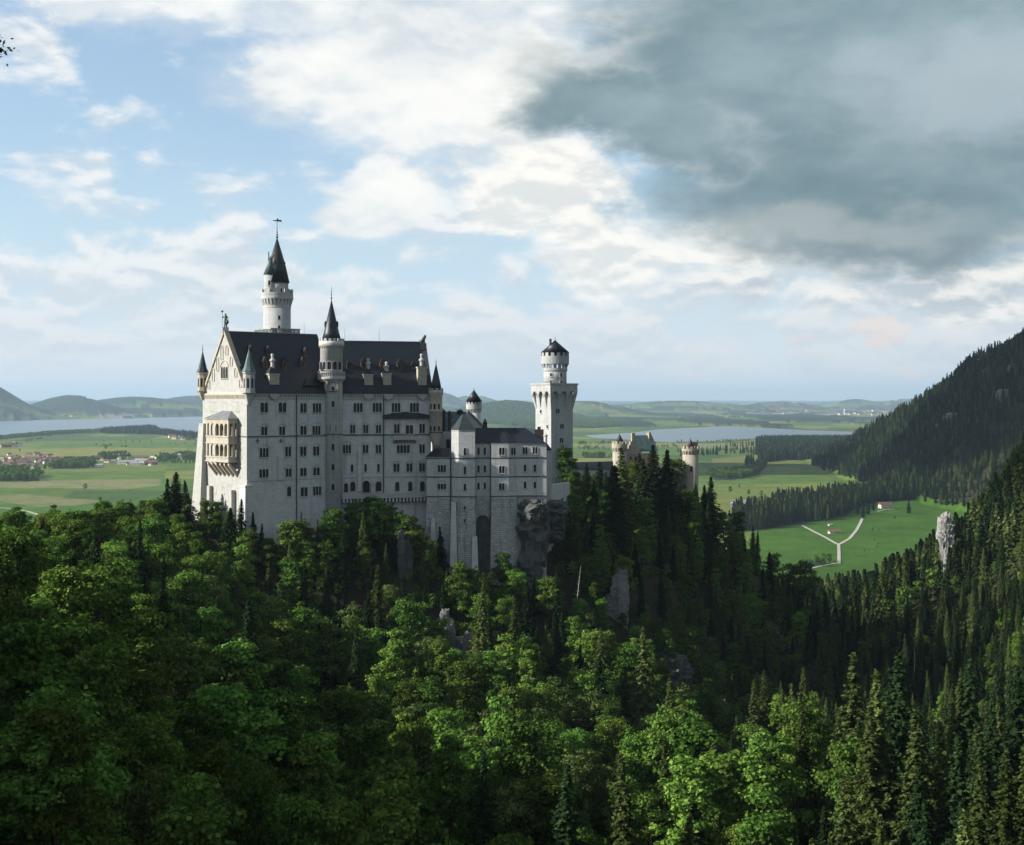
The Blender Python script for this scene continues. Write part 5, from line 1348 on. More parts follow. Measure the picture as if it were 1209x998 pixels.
bm = bmesh.new(); tube(bm, (X0 - .98, Y0 - .42, zb0 + .1), (X0 - .98, Y0 - .42, zb0 + 5.6), .06, .04, 6); slab(bm, Plane((X0 - .98, Y0 - .42), 0), [(-.55, zb0 + 5.2), (0, zb0 + 4.7), (.45, zb0 + 5.4), (0, zb0 + 5.5)], -.03, .03); obj('lance', bm, 'bronze', st)
# lion on the east gable
lx = PB.at(LB - .2, -WB / 2)[0] + 4.2; ly = PB.at(LB, -WB / 2)[1] - 2
lx = xcol(500, ly)
ln_ = thing('statue', 'seated bronze lion statue on the east end of the palace roof ridge', 'statue', (lx, ly, ZR2))
bm = bmesh.new(); prism(bm, [(lx - 1.1, ly - 1), (lx + 1.0, ly - 1), (lx + 1.0, ly + 1), (lx - 1.1, ly + 1)], zrow(413, ly), zrow(405.4, ly)); obj('pedestal', bm, 'slate_brown', ln_)
bm = bmesh.new(); zl = zrow(405.6, ly)
tube(bm, (lx - .75, ly, zl + .5), (lx + .25, ly, zl + 2.0), .62, .50, 10); ball(bm, (lx - .7, ly, zl + .5), .62); ball(bm, (lx + .3, ly, zl + 2.0), .58); ball(bm, (lx + .45, ly, zl + 2.55), .42); ball(bm, (lx + .8, ly, zl + 2.45), .22)
for e in (-.28, .28): tube(bm, (lx + .4, ly + e, zl), (lx + .3, ly + e, zl + 1.8), .16, .22); tube(bm, (lx - .9, ly + e, zl + .05), (lx - .2, ly + e, zl + .1), .2, .16)
tube(bm, (lx - 1.2, ly, zl + .3), (lx - 1.5, ly, zl + 1.4), .09, .06)
obj('figure', bm, 'bronze', ln_, True)
# raised east gable coping that carries the lion
bm = bmesh.new()
a0, a1 = PB.at(LB + .3, -WB / 2), PB.at(LB + .3, 0)
q = [bm.verts.new(p) for p in ((lx - .9, ly + .4, zrow(409, ly)), (lx + .9, ly + .4, zrow(406.5, ly)), (*PB.at(LB + .6, .6), ZE - .3), (*PB.at(LB - .6, .6), ZE - .3), (*PB.at(LB + .4, -WB), ZE), (*PB.at(LB - 1.0, -WB / 2), ZE))]
for f in ((0, 3, 2, 1), (1, 2, 4), (0, 5, 3), (0, 1, 4, 5), (2, 3, 5, 4)): bm.faces.new([q[k] for k in f])
obj('gable_roof_end', bm, 'slate', pal)

# ------------------------------------------------------------------ round stair tower on the south front
cx, cy_ = xcol(393.3, 450.2), 450.6
rt = thing('stair_tower', 'slender round limestone stair tower with slate spire at the middle of the palace front', 'tower', (cx, cy_, EYE - 40))
z = lambda p: zrow(p, cy_ - 2); rB = 10.9 * cy_ / F; rD = 13.6 * cy_ / F
cx2 = xcol(391.4, cy_)
bm = bmesh.new(); lathe(bm, cx, cy_, [(rB, ZB), (rB, z(451)), (rB + .25, z(449.5)), (rB + .9, z(446)), (rB + .9, z(444.6))], 32); obj('tower_wall', bm, 'limestone', rt, True)
bm = bmesh.new(); lathe(bm, cx2, cy_, [(rD - .1, z(446)), (rD - .1, z(409.5)), (rD + .35, z(408.5)), (rD + .35, z(402.8))], 32); obj('tower_drum', bm, 'limestone', rt, True)
bm = bmesh.new(); lathe(bm, cx2, cy_, [(rD - .2, z(451.5)), (rD + .75, z(447.5)), (rD + .75, z(445.2))], 32)
lathe(bm, cx2, cy_, [(rD + .75, z(440.2)), (rD + .75, z(439))], 32)
n = 40
for i in range(n):
    a = 2 * math.pi * i / n; tube(bm, (cx2 + (rD + .6) * math.cos(a), cy_ + (rD + .6) * math.sin(a), z(445.3)), (cx2 + (rD + .6) * math.cos(a), cy_ + (rD + .6) * math.sin(a), z(440)), .12, n=5)
obj('tower_balcony', bm, 'trim_stone', rt)
bm = bmesh.new(); corbels(bm, cx2, cy_, rD - .05, rD + .35, z(411.6), z(408.6), 26, .5); lathe(bm, cx2, cy_, [(rD + .42, z(408.4)), (rD + .42, z(406.6))], 32); obj('tower_corbels', bm, 'warm_stone', rt)
bm = bmesh.new(); crenels(bm, cx2, cy_, rD + .35, z(402.8), z(399.8), 16, .45); obj('battlements', bm, 'trim_stone', rt)
bm = bmesh.new(); lathe(bm, cx2, cy_, [(11.7 * cy_ / F, z(402.5)), (9.2 * cy_ / F, z(393)), (0.03, z(353))], 24); sp_ = obj('spire', bm, 'slate', rt, True)
bm = bmesh.new(); finial(bm, cx2, cy_, z(354), 4.6, .13); obj('finial', bm, 'dark_metal', sp_)
bm = bmesh.new()
for a in (R(200), R(-90), R(-12)): 
    px_, py_ = cx2 + 2.0 * math.cos(a), cy_ + 2.0 * math.sin(a); prism(bm, [(px_ - .35, py_ - .35), (px_ + .35, py_ - .35), (px_ + .35, py_ + .35), (px_ - .35, py_ + .35)], z(386), z(381.5)); lathe(bm, px_, py_, [(.5, z(381.5)), (.02, z(378.5))], 6)
obj('spire_dormers', bm, 'slate', sp_)
def wall_win(parent, cx, cy_, r, adeg, w, z0, z1, frame='trim_stone', lights=1, arched=True, hood=False, out=0.0):
    a = R(adeg); rr = r * math.cos(min(.5, w / 2 / r)) + out; pl = Plane((cx + rr * math.cos(a), cy_ + rr * math.sin(a)), u=(-math.sin(a), math.cos(a)))
    return window(parent, pl, -w / 2, w / 2, z0, z1, lights, arched, hood, frame)
for py, h, n_, w in ((460, 7, 1, 1.1), (477, 7, 1, 1.1), (506, 8, 2, 2.3), (528, 8, 1, 1.1), (551.5, 8, 1, 1.1), (575, 8, 1, 1.2)):
    wall_win(rt, cx, cy_, rB, -84, w, z(py + h / 2), z(py - h / 2), lights=n_, hood=(n_ == 2), out=.06)
for a in (-150, -120, -93, -66, -38): wall_win(rt, cx2, cy_, rD, a, 1.5, z(436.5), z(427), hood=False, out=.02)
bm = bmesh.new(); a = R(-90)
pl = Plane((cx, cy_ - rB - .15), 0); inner = arch_pts(-1.6, 1.6, z(461), z(449.2)); ring(bm, pl, inner, grow(inner, .45, (0, z(455))), -.6, .5); obj('niche_hood', bm, 'warm_stone', rt)
bm = bmesh.new(); lathe(bm, cx, cy_, [(rB + .16, zs1 - .3 + .2), (rB + .16, zs1 + .2)], 32); obj('string_course', bm, 'dark_string', rt)

# ------------------------------------------------------------------ the tall tower behind the ridge
s_t = 25.9; tx, ty = PA.at(s_t, -26.0)
z = lambda p: zrow(p, ty); q_ = ty / F
tt = thing('main_tower', 'tallest round tower with green-black spire and weathervane rising behind the palace roof', 'tower', (tx, ty, EYE - 30))
bm = bmesh.new(); r = 16 * q_; lathe(bm, tx, ty, [(r, ZB + 30), (r, z(362))], 32); obj('tower_wall', bm, 'limestone_shaded', tt, True)
bm = bmesh.new()      # square walkway round the foot where it leaves the roof
hw = 23.0 * q_
sq = [(tx + hw * math.cos(R(40 + a)) * 1.2, ty + hw * math.sin(R(40 + a)) * 1.2) for a in (-135, -45, 45, 135)]
prism(bm, sq, z(400), z(393.5)); prism(bm, off_poly(sq, .02), z(389.8), z(388.6))
for i in range(4):
    p, p2 = sq[i], sq[(i + 1) % 4]
    for k in range(12): f = (k + .5) / 12; tube(bm, (p[0] + (p2[0] - p[0]) * f, p[1] + (p2[1] - p[1]) * f, z(393.6)), (p[0] + (p2[0] - p[0]) * f, p[1] + (p2[1] - p[1]) * f, z(389.7)), .22, n=5)
obj('tower_foot', bm, 'limestone_shaded', tt)
r2 = 18.6 * q_
bm = bmesh.new(); lathe(bm, tx, ty, [(r * .99, z(365)), (r + .1, z(363.5)), (r * .995, z(354))], 32); corbels(bm, tx, ty, r - .1, r2, z(364), z(354), 24, .52); lathe(bm, tx, ty, [(r2, z(354.2)), (r2 + .15, z(352.8)), (r2 + .15, z(350.8))], 32); obj('tower_corbels', bm, 'trim_stone', tt)
bm = bmesh.new(); lathe(bm, tx, ty, [(r2 + .05, z(351)), (r2 + .05, z(346.2))], 32); crenels(bm, tx, ty, r2 + .05, z(346.2), z(342), 9, .5, .62); obj('battlements', bm, 'limestone_shaded', tt)
r3 = 13.2 * q_
bm = bmesh.new(); lathe(bm, tx, ty, [(r3, z(350)), (r3, z(333))], 28); up = obj('upper_drum', bm, 'limestone_shaded', tt, True)
bm = bmesh.new(); lathe(bm, tx, ty, [(r3 + .45, z(334.2)), (r3 * .74, z(312)), (.04, z(280))], 24); spm = obj('spire', bm, 'copper_dark', tt, True)
tx2, ty2 = tx - 6.6 * q_, ty - 6.5 * q_; r4 = 7.3 * q_
bm = bmesh.new(); lathe(bm, tx2, ty2, [(.2, z(367)), (1.0, z(362)), (r4 * .9, z(354)), (r4, z(352)), (r4, z(324.5))], 20); obj('stair_turret', bm, 'limestone_shaded', tt, True)
bm = bmesh.new(); lathe(bm, tx2, ty2, [(r4 + .3, z(325)), (.05, z(303))], 20); obj('turret_roof', bm, 'copper_green', tt, True)
bm = bmesh.new(); tube(bm, (tx2 - .6, ty2 - .2, z(318)), (tx2 - .6, ty2 - .2, z(299)), .28, .2, 6); finial(bm, tx2 - .6, ty2 - .2, z(300), .8, .1); obj('turret_chimney', bm, 'lead', tt)
bm = bmesh.new()
for a in (R(-15), R(-100), R(190)):
    px_, py_ = tx + 2.6 * math.cos(a), ty + 2.6 * math.sin(a); prism(bm, [(px_ - .4, py_ - .4), (px_ + .4, py_ - .4), (px_ + .4, py_ + .4), (px_ - .4, py_ + .4)], z(317), z(311.5)); lathe(bm, px_, py_, [(.62, z(311.5)), (.02, z(308))], 6)
obj('spire_dormers', bm, 'copper_dark', spm)
bm = bmesh.new(); finial(bm, tx, ty, z(281), 6.7, .16, ((.04, 2.6), (.17, 2.0), (.3, 1.6))); zf_ = z(260.5)
slab(bm, Plane((tx, ty), 0), [(-1.5, zf_ - .1), (1.6, zf_ - .5), (1.5, zf_ + .2), (.5, zf_ + .25), (.2, zf_ + .9), (-.1, zf_ + .2), (-1.5, zf_ + .1)], -.05, .05)
obj('weathervane', bm, 'dark_metal', spm)
for a, py in ((-72, 376), (-72, 387.5)): wall_win(tt, tx, ty, r, a, .9, z(py + 2), z(py - 2), out=.05, arched=False)
a_ = window(tt, Plane((tx2, ty2 - r4 - .02), 0), -.45, .45, z(338), z(332.5), 1)
wall_win(tt, tx, ty, r3, -60, 1.0, z(346), z(341), out=.05)

# ------------------------------------------------------------------ the connecting wing with its polygonal bay
wing = thing('castle_wing', 'lower limestone wing with dark roofs standing on rough stone buttress bases', 'building', (-14, 455, EYE - 32))
PW = Plane((xcol(530, 455), 455), 3.0)
def wz(py, y=455): return zrow(py, y)
ZF = wz(585.3)                               # where smooth wall meets the rough base
s_ = lambda px, d=0: PW.s_of(px, d)
# upper volumes (plan in wall coordinates: px range, projection in front, depth behind)
S1, S2 = wz(540.3), wz(562.3)
def vol(px0, px1, d, back, ztop, name='wall', m='limestone', poly=None):
    a, b = s_(px0, d), s_(px1, d); bm = bmesh.new()
    pts = poly or [PW.at(a, d), PW.at(b, d), PW.at(b, -back), PW.at(a, -back)]
    prism(bm, pts, ZF, ztop); o = obj(name, bm, m, wing); return a, b, pts
DL = 1.5
aL, bL, pL = vol(503.8, 531.5, DL, 8, wz(539.5, 453))
DT = 3.0
aT, bT, pT = vol(532.5, 560.8, DT, 6.5, wz(507.5, 452), poly=[PW.at(s_(533.0, DT - 1.4), DT - 1.4), PW.at(s_(541.5, DT), DT), PW.at(s_(560.8, DT), DT), PW.at(s_(560.8, DT), -6.5), PW.at(s_(533, DT), -6.5)])
aM, bM, pM = vol(560.9, 611.0, 0, 11, wz(523.2, 455))
aR, bR, pR = vol(610.5, 645.3, 0.45, 11, wz(523.2, 455) - .02)
DB = 2.2
bay = [PW.at(s_(579.5), 0.0), PW.at(s_(582.0, 1.6), 1.6), PW.at(s_(592.5, DB), DB), PW.at(s_(602.5, DB), DB), PW.at(s_(611.0, 0.6), 0.6), PW.at(s_(611.0), -2), PW.at(s_(579.5), -2)]
bay = [PW.at(s_(579.3), 0.0), PW.at(s_(580.2, DB), DB), PW.at(s_(600.5, DB), DB), PW.at(s_(610.8, 0.5), 0.5), PW.at(s_(611.5), -2), PW.at(s_(579.3), -2)]
bm = bmesh.new(); prism(bm, bay, ZF, wz(523.2, 455) - .04); obj('bay', bm, 'limestone', wing)
# string courses around everything
bm = bmesh.new()
for zc, h in ((S1, .42), (S2, .42), (ZF + .02, .35)):
    for pts in (pL, pT, pM, pR, bay):
        prism(bm, off_poly(pts, 0.022), zc - h, zc)
obj('string_course', bm, 'dark_string', wing)
bm = bmesh.new()
for pts, zt3 in ((pM, wz(523.2)), (pR, wz(523.2)), (bay, wz(523.2)), (pT, wz(507.5, 452)), (pL, wz(539.5, 453))): prism(bm, off_poly(pts, 0.02), zt3 - .5, zt3 - .12)
obj('eaves_cornice', bm, 'trim_stone', wing)
# rough bases, battered
bases = [(off_poly(pL, 0.0), [PW.at(aL - 1.2, DL + 1.6), PW.at(bL, DL + 1.9), PW.at(bL, -8), PW.at(aL - 1.2, -8)]),
         (pT, [PW.at(aT - 2.0 , DT + 1.0), PW.at(aT + 2.2, DT + 3.4), PW.at(bT + .8, DT + 3.4), PW.at(bT + .8, -6.5), PW.at(aT - 2.0, -6.5)]),
         (bay, [PW.at(s_(579.3) - .5, 0), PW.at(s_(580.2, DB) - .5, DB + 2.2), PW.at(s_(600.5, DB) + .6, DB + 2.2), PW.at(s_(610.8, .5) + 1.0, 1.2), PW.at(s_(611.5) + .8, -2), PW.at(s_(579.3) - .5, -2)])]
for top_, bot in bases:
    bm = bmesh.new(); prism(bm, top_, ZB - 6, ZF, bot); obj('rough_stone_base', bm, 'limestone_rough', wing)
bm = bmesh.new(); prism(bm, [PW.at(s_(555), -1.2), PW.at(s_(611), -1.2), PW.at(s_(611), -9), PW.at(s_(555), -9)], ZB - 6, ZF + .05); obj('recessed_wall', bm, 'limestone_rough', wing)
bm = bmesh.new(); prism(bm, [PW.at(s_(611.4), .35), PW.at(s_(645.0), .35), PW.at(s_(645.0), -9), PW.at(s_(611.4), -9)], ZB - 6, ZF + .03); obj('recessed_wall', bm, 'limestone_rough', wing)
# wall over the tall dark arch
sa, sb = s_(561.3, .3), s_(578.8, .3); zar = wz(608.5)
bm = bmesh.new(); k = 8; c = (sa + sb) / 2; r = (sb - sa) / 2 - .25
slab(bm, PW, [(sa, zar), (sb, zar), (sb, ZF), (sa, ZF)], -1.2, .25)
for j in range(k):
    t0, t1 = math.pi * j / k, math.pi * (j + 1) / k
    p0 = (c + r * math.cos(t0), zar - r + r * math.sin(t0)); p1 = (c + r * math.cos(t1), zar - r + r * math.sin(t1))
    slab(bm, PW, [p0, (p0[0], zar), (p1[0], zar), p1], -1.2, .25)
slab(bm, PW, [(sa, ZB), (sa + .25, ZB), (sa + .25, zar), (sa, zar)], -1.2, .25)
obj('tall_arch', bm, 'limestone_rough', wing)
bm = bmesh.new(); slab(bm, PW, [(sa + .3, ZB), (sb, ZB), (sb, zar - .1), (sa + .3, zar - .1)], -1.18, -1.05); obj('arch_recess', bm, 'rock', wing)
# pale smooth buttress ribs on the base
bm = bmesh.new()
def rib(px, d0, y0, y1, w, d1): 
    a = s_(px, d0); prism(bm, [PW.at(a - w, d0 + .3), PW.at(a + w, d0 + .3), PW.at(a + w, d0 - 1), PW.at(a - w, d0 - 1)], wz(y1), wz(y0), [PW.at(a - w * 1.6, d0 + d1), PW.at(a + w * 1.6, d0 + d1), PW.at(a + w * 1.6, d0 - 1), PW.at(a - w * 1.6, d0 - 1)])
rib(535.5, DT + .4, 592, 665, .75, 3.6); rib(560.5, DT + 1.8, 632, 690, .8, 3.2); rib(511.5, DL + .6, 612, 640, .6, 1.8)
obj('buttress', bm, 'limestone', wing)
# windows of the wing
def ww(x0, x1, y0, y1, n=1, d=0.0, hood=False, pl=None, arched=True, **k):
    pl = pl or Plane(PW.at(0, d), 3.0); wpx(wing, pl, x0, x1, y0, y1, n, hood=hood, arched=arched, **k)
ww(516.6, 526.8, 549, 557.4, 3, DL, True); ww(516.6, 526.8, 571, 577.8, 3, DL, True)
for y0, y1 in ((529, 537.6), (550.8, 559.6), (571.2, 579.2)): ww(547.2, 550.6, y0, y1, 1, DT)
ww(547.4, 550, 598.0, 602, 1, DT + .75, arched=False); ww(547.4, 550, 613, 617, 1, DT + 1.35, arched=False)
for y0, y1 in ((528.4, 537), (549.6, 558), (570, 577.6)):
    ww(563.4, 566.6, y0, y1, 1, 0); ww(570.8, 574, y0, y1, 1, 0)
for y0, y1 in ((528.6, 537.2), (550.2, 558.8), (570.6, 578.6)): ww(589, 596, y0, y1, 2, DB)
# faces of the bay that turn away
pf = Plane(bay[2], u=tuple((Vector(bay[3]) - Vector(bay[2])).normalized())); Lf = (Vector(bay[3]) - Vector(bay[2])).length
window(wing, pf, Lf * .25, Lf * .8, wz(537.4), wz(528.6), 2)
bm = bmesh.new()
for y0, y1 in ((548.6, 559), (568.6, 579)):
    inner = arch_pts(Lf * .22, Lf * .82, wz(y1), wz(y0)); ring(bm, pf, inner, grow(inner, .22, (Lf / 2, wz(555))), 0, .18)
obj('blind_arches', bm, 'trim_stone', wing)
for y0, y1, n_ in ((527.8, 536.2, 2),): ww(616.8, 623, y0, y1, n_, .45); ww(628.6, 634.8, y0, y1, n_, .45)
for y0, y1 in ((548.6, 557), (568.8, 576.6)): ww(618.2, 621.6, y0, y1, 1, .45); ww(629.8, 633.2, y0, y1, 1, .45)
# roofs
def hip(name, pts, z0, apexes, m, over=.06):
    """roof from an outline to one or two ridge points"""
    bm = bmesh.new(); pts = off_poly(pts, over); b = [bm.verts.new((p[0], p[1], z0)) for p in pts]; n = len(b)
    if len(apexes) == 1:
        a = bm.verts.new(apexes[0])
        for i in range(n): bm.faces.new((b[i], b[(i + 1) % n], a))
    else:
        a = [bm.verts.new(q) for q in apexes]       # a[0] left, a[1] right; outline: front-left, front-right, back-right, back-left
        bm.faces.new((b[0], b[1], a[1], a[0])); bm.faces.new((b[1], b[2], a[1])); bm.faces.new((b[2], b[3], a[0], a[1])); bm.faces.new((b[3], b[0], a[0]))
    bm.faces.new(b[::-1]); return obj(name, bm, m, wing)
c = PW.at((aL + bL) / 2 + 1.5, -3); hip('roof', pL, wz(539.5, 453), [(*PW.at(bL - 5, -4), wz(529.5)), (*PW.at(bL, -4), wz(529.3))], 'slate')
hip('roof', pT, wz(507.5, 452), [(*PW.at(s_(547.2), -.5), wz(487.3, 455))], 'copper_dark')['label'] = 'pyramid roof of weathered dark copper'
main_r = [PW.at(s_(560.6), .5), PW.at(s_(645.2, .45), .9), PW.at(s_(645.2, .45), -11), PW.at(s_(560.6), -11)]
hip('roof', main_r, wz(523.4), [(*PW.at(s_(561.5, -5), -5), wz(505.4, 460)), (*PW.at(s_(620.5, -5), -5), wz(505.4, 460))], 'slate', .0)
bm = bmesh.new(); ap = (*PW.at(s_(596, -3.2), -3.2), wz(507, 458)); bb = [bm.verts.new((p[0], p[1], wz(523.4) + .03)) for p in off_poly(bay, .05)[:5]]; a = bm.verts.new(ap)
for i in range(4): bm.faces.new((bb[i], bb[i + 1], a))
obj('bay_roof', bm, 'slate', wing)['label'] = 'faceted slate roof over the bay'
# dark chimney stack and gable end piece on the right
bm = bmesh.new(); x_, y_ = PW.at(s_(637, -4), -4)
prism(bm, [(x_ - 1.6, y_ - 1), (x_ + 1.4, y_ - 1), (x_ + 1.4, y_ + 1), (x_ - 1.6, y_ + 1)], wz(525), wz(507.5)); prism(bm, [(x_ - .7, y_ - .8), (x_ + .4, y_ - .8), (x_ + .4, y_ + .8), (x_ - .7, y_ + .8)], wz(507.6), wz(504.4)); obj('chimney', bm, 'slate_brown', wing)
bm = bmesh.new(); x_, y_ = PW.at(s_(644.2, 0.2), 0.2); lathe(bm, x_, y_, [(.5, wz(524)), (.5, wz(515.5)), (.85, wz(515)), (.85, wz(514)), (.3, wz(513.6)), (.1, wz(511))], 8); obj('corner_pinnacle', bm, 'trim_stone', wing)
# drain pipes
for px, d, y0, y1 in ((531.9, DT * .5, 541, 660), (579.2, .35, 525, 665)):
    bm = bmesh.new(); a = s_(px, d); tube(bm, (*PW.at(a, d + .2), wz(y1)), (*PW.at(a, d + .2), wz(y0)), .15, n=6); obj('drain_pipe', bm, 'dark_metal', wing)

# ------------------------------------------------------------------ the hall behind the wing: green copper roof, grey gable to the right
hall = thing('castle_hall', 'small courtyard hall with pale green copper roof behind the wing', 'building', (-18, 478, EYE - 20))
y_ = 476; hz = lambda p: zrow(p, y_)
PH = Plane((xcol(519, y_), y_), 18.0)
x0, x1 = 0, PH.s_of(556)
bm = bmesh.new(); prism(bm, [PH.at(0), PH.at(x1), PH.at(x1, -14), PH.at(0, -14)], EYE - 50, hz(508)); obj('wall', bm, 'limestone', hall)
bm = bmesh.new(); f = lambda s, d, z_: bm.verts.new((*PH.at(s, d), z_)); v = [f(-.6, .6, hz(511)), f(x1, .6, hz(510)), f(x1 + .2, -7, hz(486.6)), f(1.6, -7, hz(486.4)), f(-.6, -14.6, hz(511)), f(x1, -14.6, hz(511))]
for q in ((0, 1, 2, 3), (3, 2, 5, 4), (0, 3, 4)): bm.faces.new([v[k] for k in q])
obj('roof', bm, 'copper_green', hall)
PH2 = Plane(PH.at(x1), u=(math.cos(R(-28)), math.sin(R(-28))))
bm = bmesh.new(); L2 = PH2.s_of(571)
slab(bm, PH2, [(-6.6, hz(525)), (L2, hz(525)), (L2, hz(506)), (-0.8, hz(486)), (-6.6, hz(498))], -.9, 0); obj('gable', bm, 'limestone', hall)
bm = bmesh.new(); slab(bm, PH2, [(L2 + .3, hz(505.4)), (L2 + .3, hz(507)), (-1.0, hz(487)), (-1.2, hz(485))], -1.1, .3); obj('gable_coping', bm, 'dark_string', hall)
bm = bmesh.new(); q = PH.at(x1 - 2.2, -6.4); lathe(bm, q[0], q[1], [(1.0, hz(489)), (1.2, hz(486)), (.9, hz(484.4)), (.1, hz(483.6))], 12); obj('roof_cap', bm, 'copper_dark', hall)
# pale low blocks between palace and hall
bm = bmesh.new(); x0_ = xcol(517, 467); x1_ = xcol(534, 467); prism(bm, [(x0_, 465), (x1_, 465.5), (x1_, 474), (x0_, 474)], EYE - 50, zrow(510.5, 465)); obj('annex_wall', bm, 'limestone', hall)
bm = bmesh.new(); x0_ = xcol(527, 464.5); x1_ = xcol(531.5, 464.5); slab(bm, Plane((x0_, 464.9), 0), [(0, zrow(529, 465)), (x1_ - x0_, zrow(529, 465)), (x1_ - x0_, zrow(519, 465)), (0, zrow(519, 465))], 0, .1); obj('pane', bm, 'pane_glass', hall)
bm = bmesh.new()
for px, yt in ((521.5, 483), (524.2, 485.5), (531, 487)):
    a = xcol(px, 474); prism(bm, [(a - .7, 474), (a + .5, 474), (a + .5, 475.4), (a - .7, 475.4)], zrow(512, 474), zrow(yt, 474)); lathe(bm, a - .1, 474.7, [(.8, zrow(yt, 474)), (.1, zrow(yt - 2, 474))], 6)
obj('chimney', bm, 'slate_brown', hall)
bm = bmesh.new(); a = xcol(572.6, 465); lathe(bm, a, 466, [(.9, zrow(508, 466)), (.75, zrow(501, 466)), (.9, zrow(499.8, 466)), (.55, zrow(497.5, 466)), (.08, zrow(494, 466))], 10); obj('lantern_finial', bm, 'copper_dark', hall)

# ------------------------------------------------------------------ little round tower with conical roof
y_ = 500; tx, ty = xcol(559.6, y_), y_; z = lambda p: zrow(p, y_); q_ = y_ / F
ct = thing('round_tower', 'small round crenellated tower with black conical roof between hall and square tower', 'tower', (tx, ty, EYE - 30))
r = 7.8 * q_
bm = bmesh.new(); lathe(bm, tx, ty, [(r, EYE - 55), (r, z(487.5))], 24); obj('tower_wall', bm, 'limestone', ct, True)
bm = bmesh.new(); corbels(bm, tx, ty, r - .1, r + .5, z(488.6), z(483), 18, .5); lathe(bm, tx, ty, [(r + .5, z(483.2)), (r + .5, z(477.2))], 24); crenels(bm, tx, ty, r + .5, z(477.2), z(475), 14, .4); obj('battlements', bm, 'pale_warm_stone', ct)
bm = bmesh.new(); lathe(bm, tx, ty, [(r, z(478)), (r, z(474))], 24); obj('upper_drum', bm, 'shadow_recess', ct, True)
bm = bmesh.new(); lathe(bm, tx, ty, [(10 * q_, z(474.4)), (.05, z(460.4))], 24); obj('conical_roof', bm, 'slate', ct, True)
bm = bmesh.new(); finial(bm, tx, ty, z(461), 1.3, .08); obj('finial', bm, 'dark_metal', ct)

# ------------------------------------------------------------------ square tower carrying a round crenellated top
y_ = 520; z = lambda p: zrow(p, y_); q_ = y_ / F
sq_t = thing('square_tower', 'tall square limestone tower with round crenellated turret on top', 'tower', (xcol(655, y_), y_ + 6, EYE - 35))
cc0 = (xcol(650.6, y_), y_)                       # the near edge
P1 = Plane(cc0, 34.0); wd = P1.s_of(676.3)
P2 = Plane((cc0[0] - P1.u[1] * wd, cc0[1] + P1.u[0] * wd), u=(P1.u[1], -P1.u[0]))
ctr = P1.at(wd / 2, -wd / 2)
foot = [P1.at(0), P1.at(wd), P1.at(wd, -wd), P1.at(0, -wd)]
bm = bmesh.new(); prism(bm, foot, EYE - 60, z(470)); obj('tower_wall', bm, 'limestone_shaded', sq_t)
ov = 1.30
big = [P1.at(-ov, ov), P1.at(wd + ov, ov), P1.at(wd + ov, -wd - ov), P1.at(-ov, -wd - ov)]
bm = bmesh.new(); prism(bm, big, z(462), z(453.6)); prism(bm, off_poly(big, .04), z(454.4), z(452.6)); obj('platform', bm, 'limestone_shaded', sq_t)
bm = bmesh.new()                                   # tall corbelled arches under the platform
for pl in (P1, P2):
    n = 4 if True else 3; L = wd + 2 * ov; w = .95
    for i in range(n):
        c = -ov + w / 2 + (L - w) * i / (n - 1)
        lo = max(.0, min(wd, c))
        A = [(*pl.at(lo - w / 2 if 0 < i < n - 1 else (0 if i == 0 else wd - w), -.05), z(484)), (*pl.at(lo + w / 2 if 0 < i < n - 1 else (w if i == 0 else wd), -.05), z(484)), (*pl.at(c + w / 2, ov), z(464)), (*pl.at(c - w / 2, ov), z(464)),
             (*pl.at(c - w / 2, -.05), z(461.9)), (*pl.at(c + w / 2, -.05), z(461.9)), (*pl.at(c + w / 2, ov), z(461.9)), (*pl.at(c - w / 2, ov), z(461.9))]
        v = [bm.verts.new(p) for p in A]
        for f in ((0, 1, 2, 3), (3, 2, 6, 7), (0, 3, 7, 4), (1, 5, 6, 2), (0, 4, 5, 1), (4, 7, 6, 5)): bm.faces.new([v[k] for k in f])
    for i in range(n - 1):                         # arch heads
        a = -ov + w + (L - w) * i / (n - 1); b = a + (L - w) / (n - 1) - w; r = (b - a) / 2; c = (a + b) / 2; zc = z(461.9)
        for j in range(6):
            t0, t1 = math.pi * j / 6, math.pi * (j + 1) / 6
            p0 = (c + r * math.cos(t0), zc - r * 1.5 + r * 1.5 * math.sin(t0)); p1 = (c + r * math.cos(t1), zc - r * 1.5 + r * 1.5 * math.sin(t1))
            slab(bm, pl, [p0, (p0[0], zc), (p1[0], zc), p1], ov - .6, ov - .02)
obj('corbel_arches', bm, 'limestone_shaded', sq_t)
bm = bmesh.new(); prism(bm, off_poly(foot, -.002), z(471), z(461)); obj('shadowed_wall', bm, 'limestone_shaded', sq_t)
rx, ry = ctr; yr = ry; zr = lambda p: zrow(p, yr); q2 = yr / F; rx = xcol(655.4, yr); r = 13.6 * q2
bm = bmesh.new(); lathe(bm, rx, ry, [(r, zr(454)), (r, zr(436))], 28); obj('round_turret', bm, 'limestone_shaded', sq_t, True)
bm = bmesh.new(); lathe(bm, rx, ry, [(r, zr(439.5)), (r + .3, zr(437.5)), (r + .3, zr(435))], 28); corbels(bm, rx, ry, r, r + .95, zr(436), zr(429), 16, .5); lathe(bm, rx, ry, [(r + .95, zr(430)), (r + .95, zr(420.8))], 28); crenels(bm, rx, ry, r + .95, zr(420.8), zr(416.6), 14, .5, .55); obj('battlements', bm, 'limestone_shaded', sq_t)
bm = bmesh.new(); lathe(bm, rx, ry, [(r - .2, zr(430)), (r - .2, zr(415.8))], 24); obj('upper_drum', bm, 'shadow_recess', sq_t, True)
bm = bmesh.new(); lathe(bm, rx, ry, [(16.9 * q2, zr(416.4)), (.05, zr(401.6))], 28); obj('conical_roof', bm, 'slate', sq_t, True)
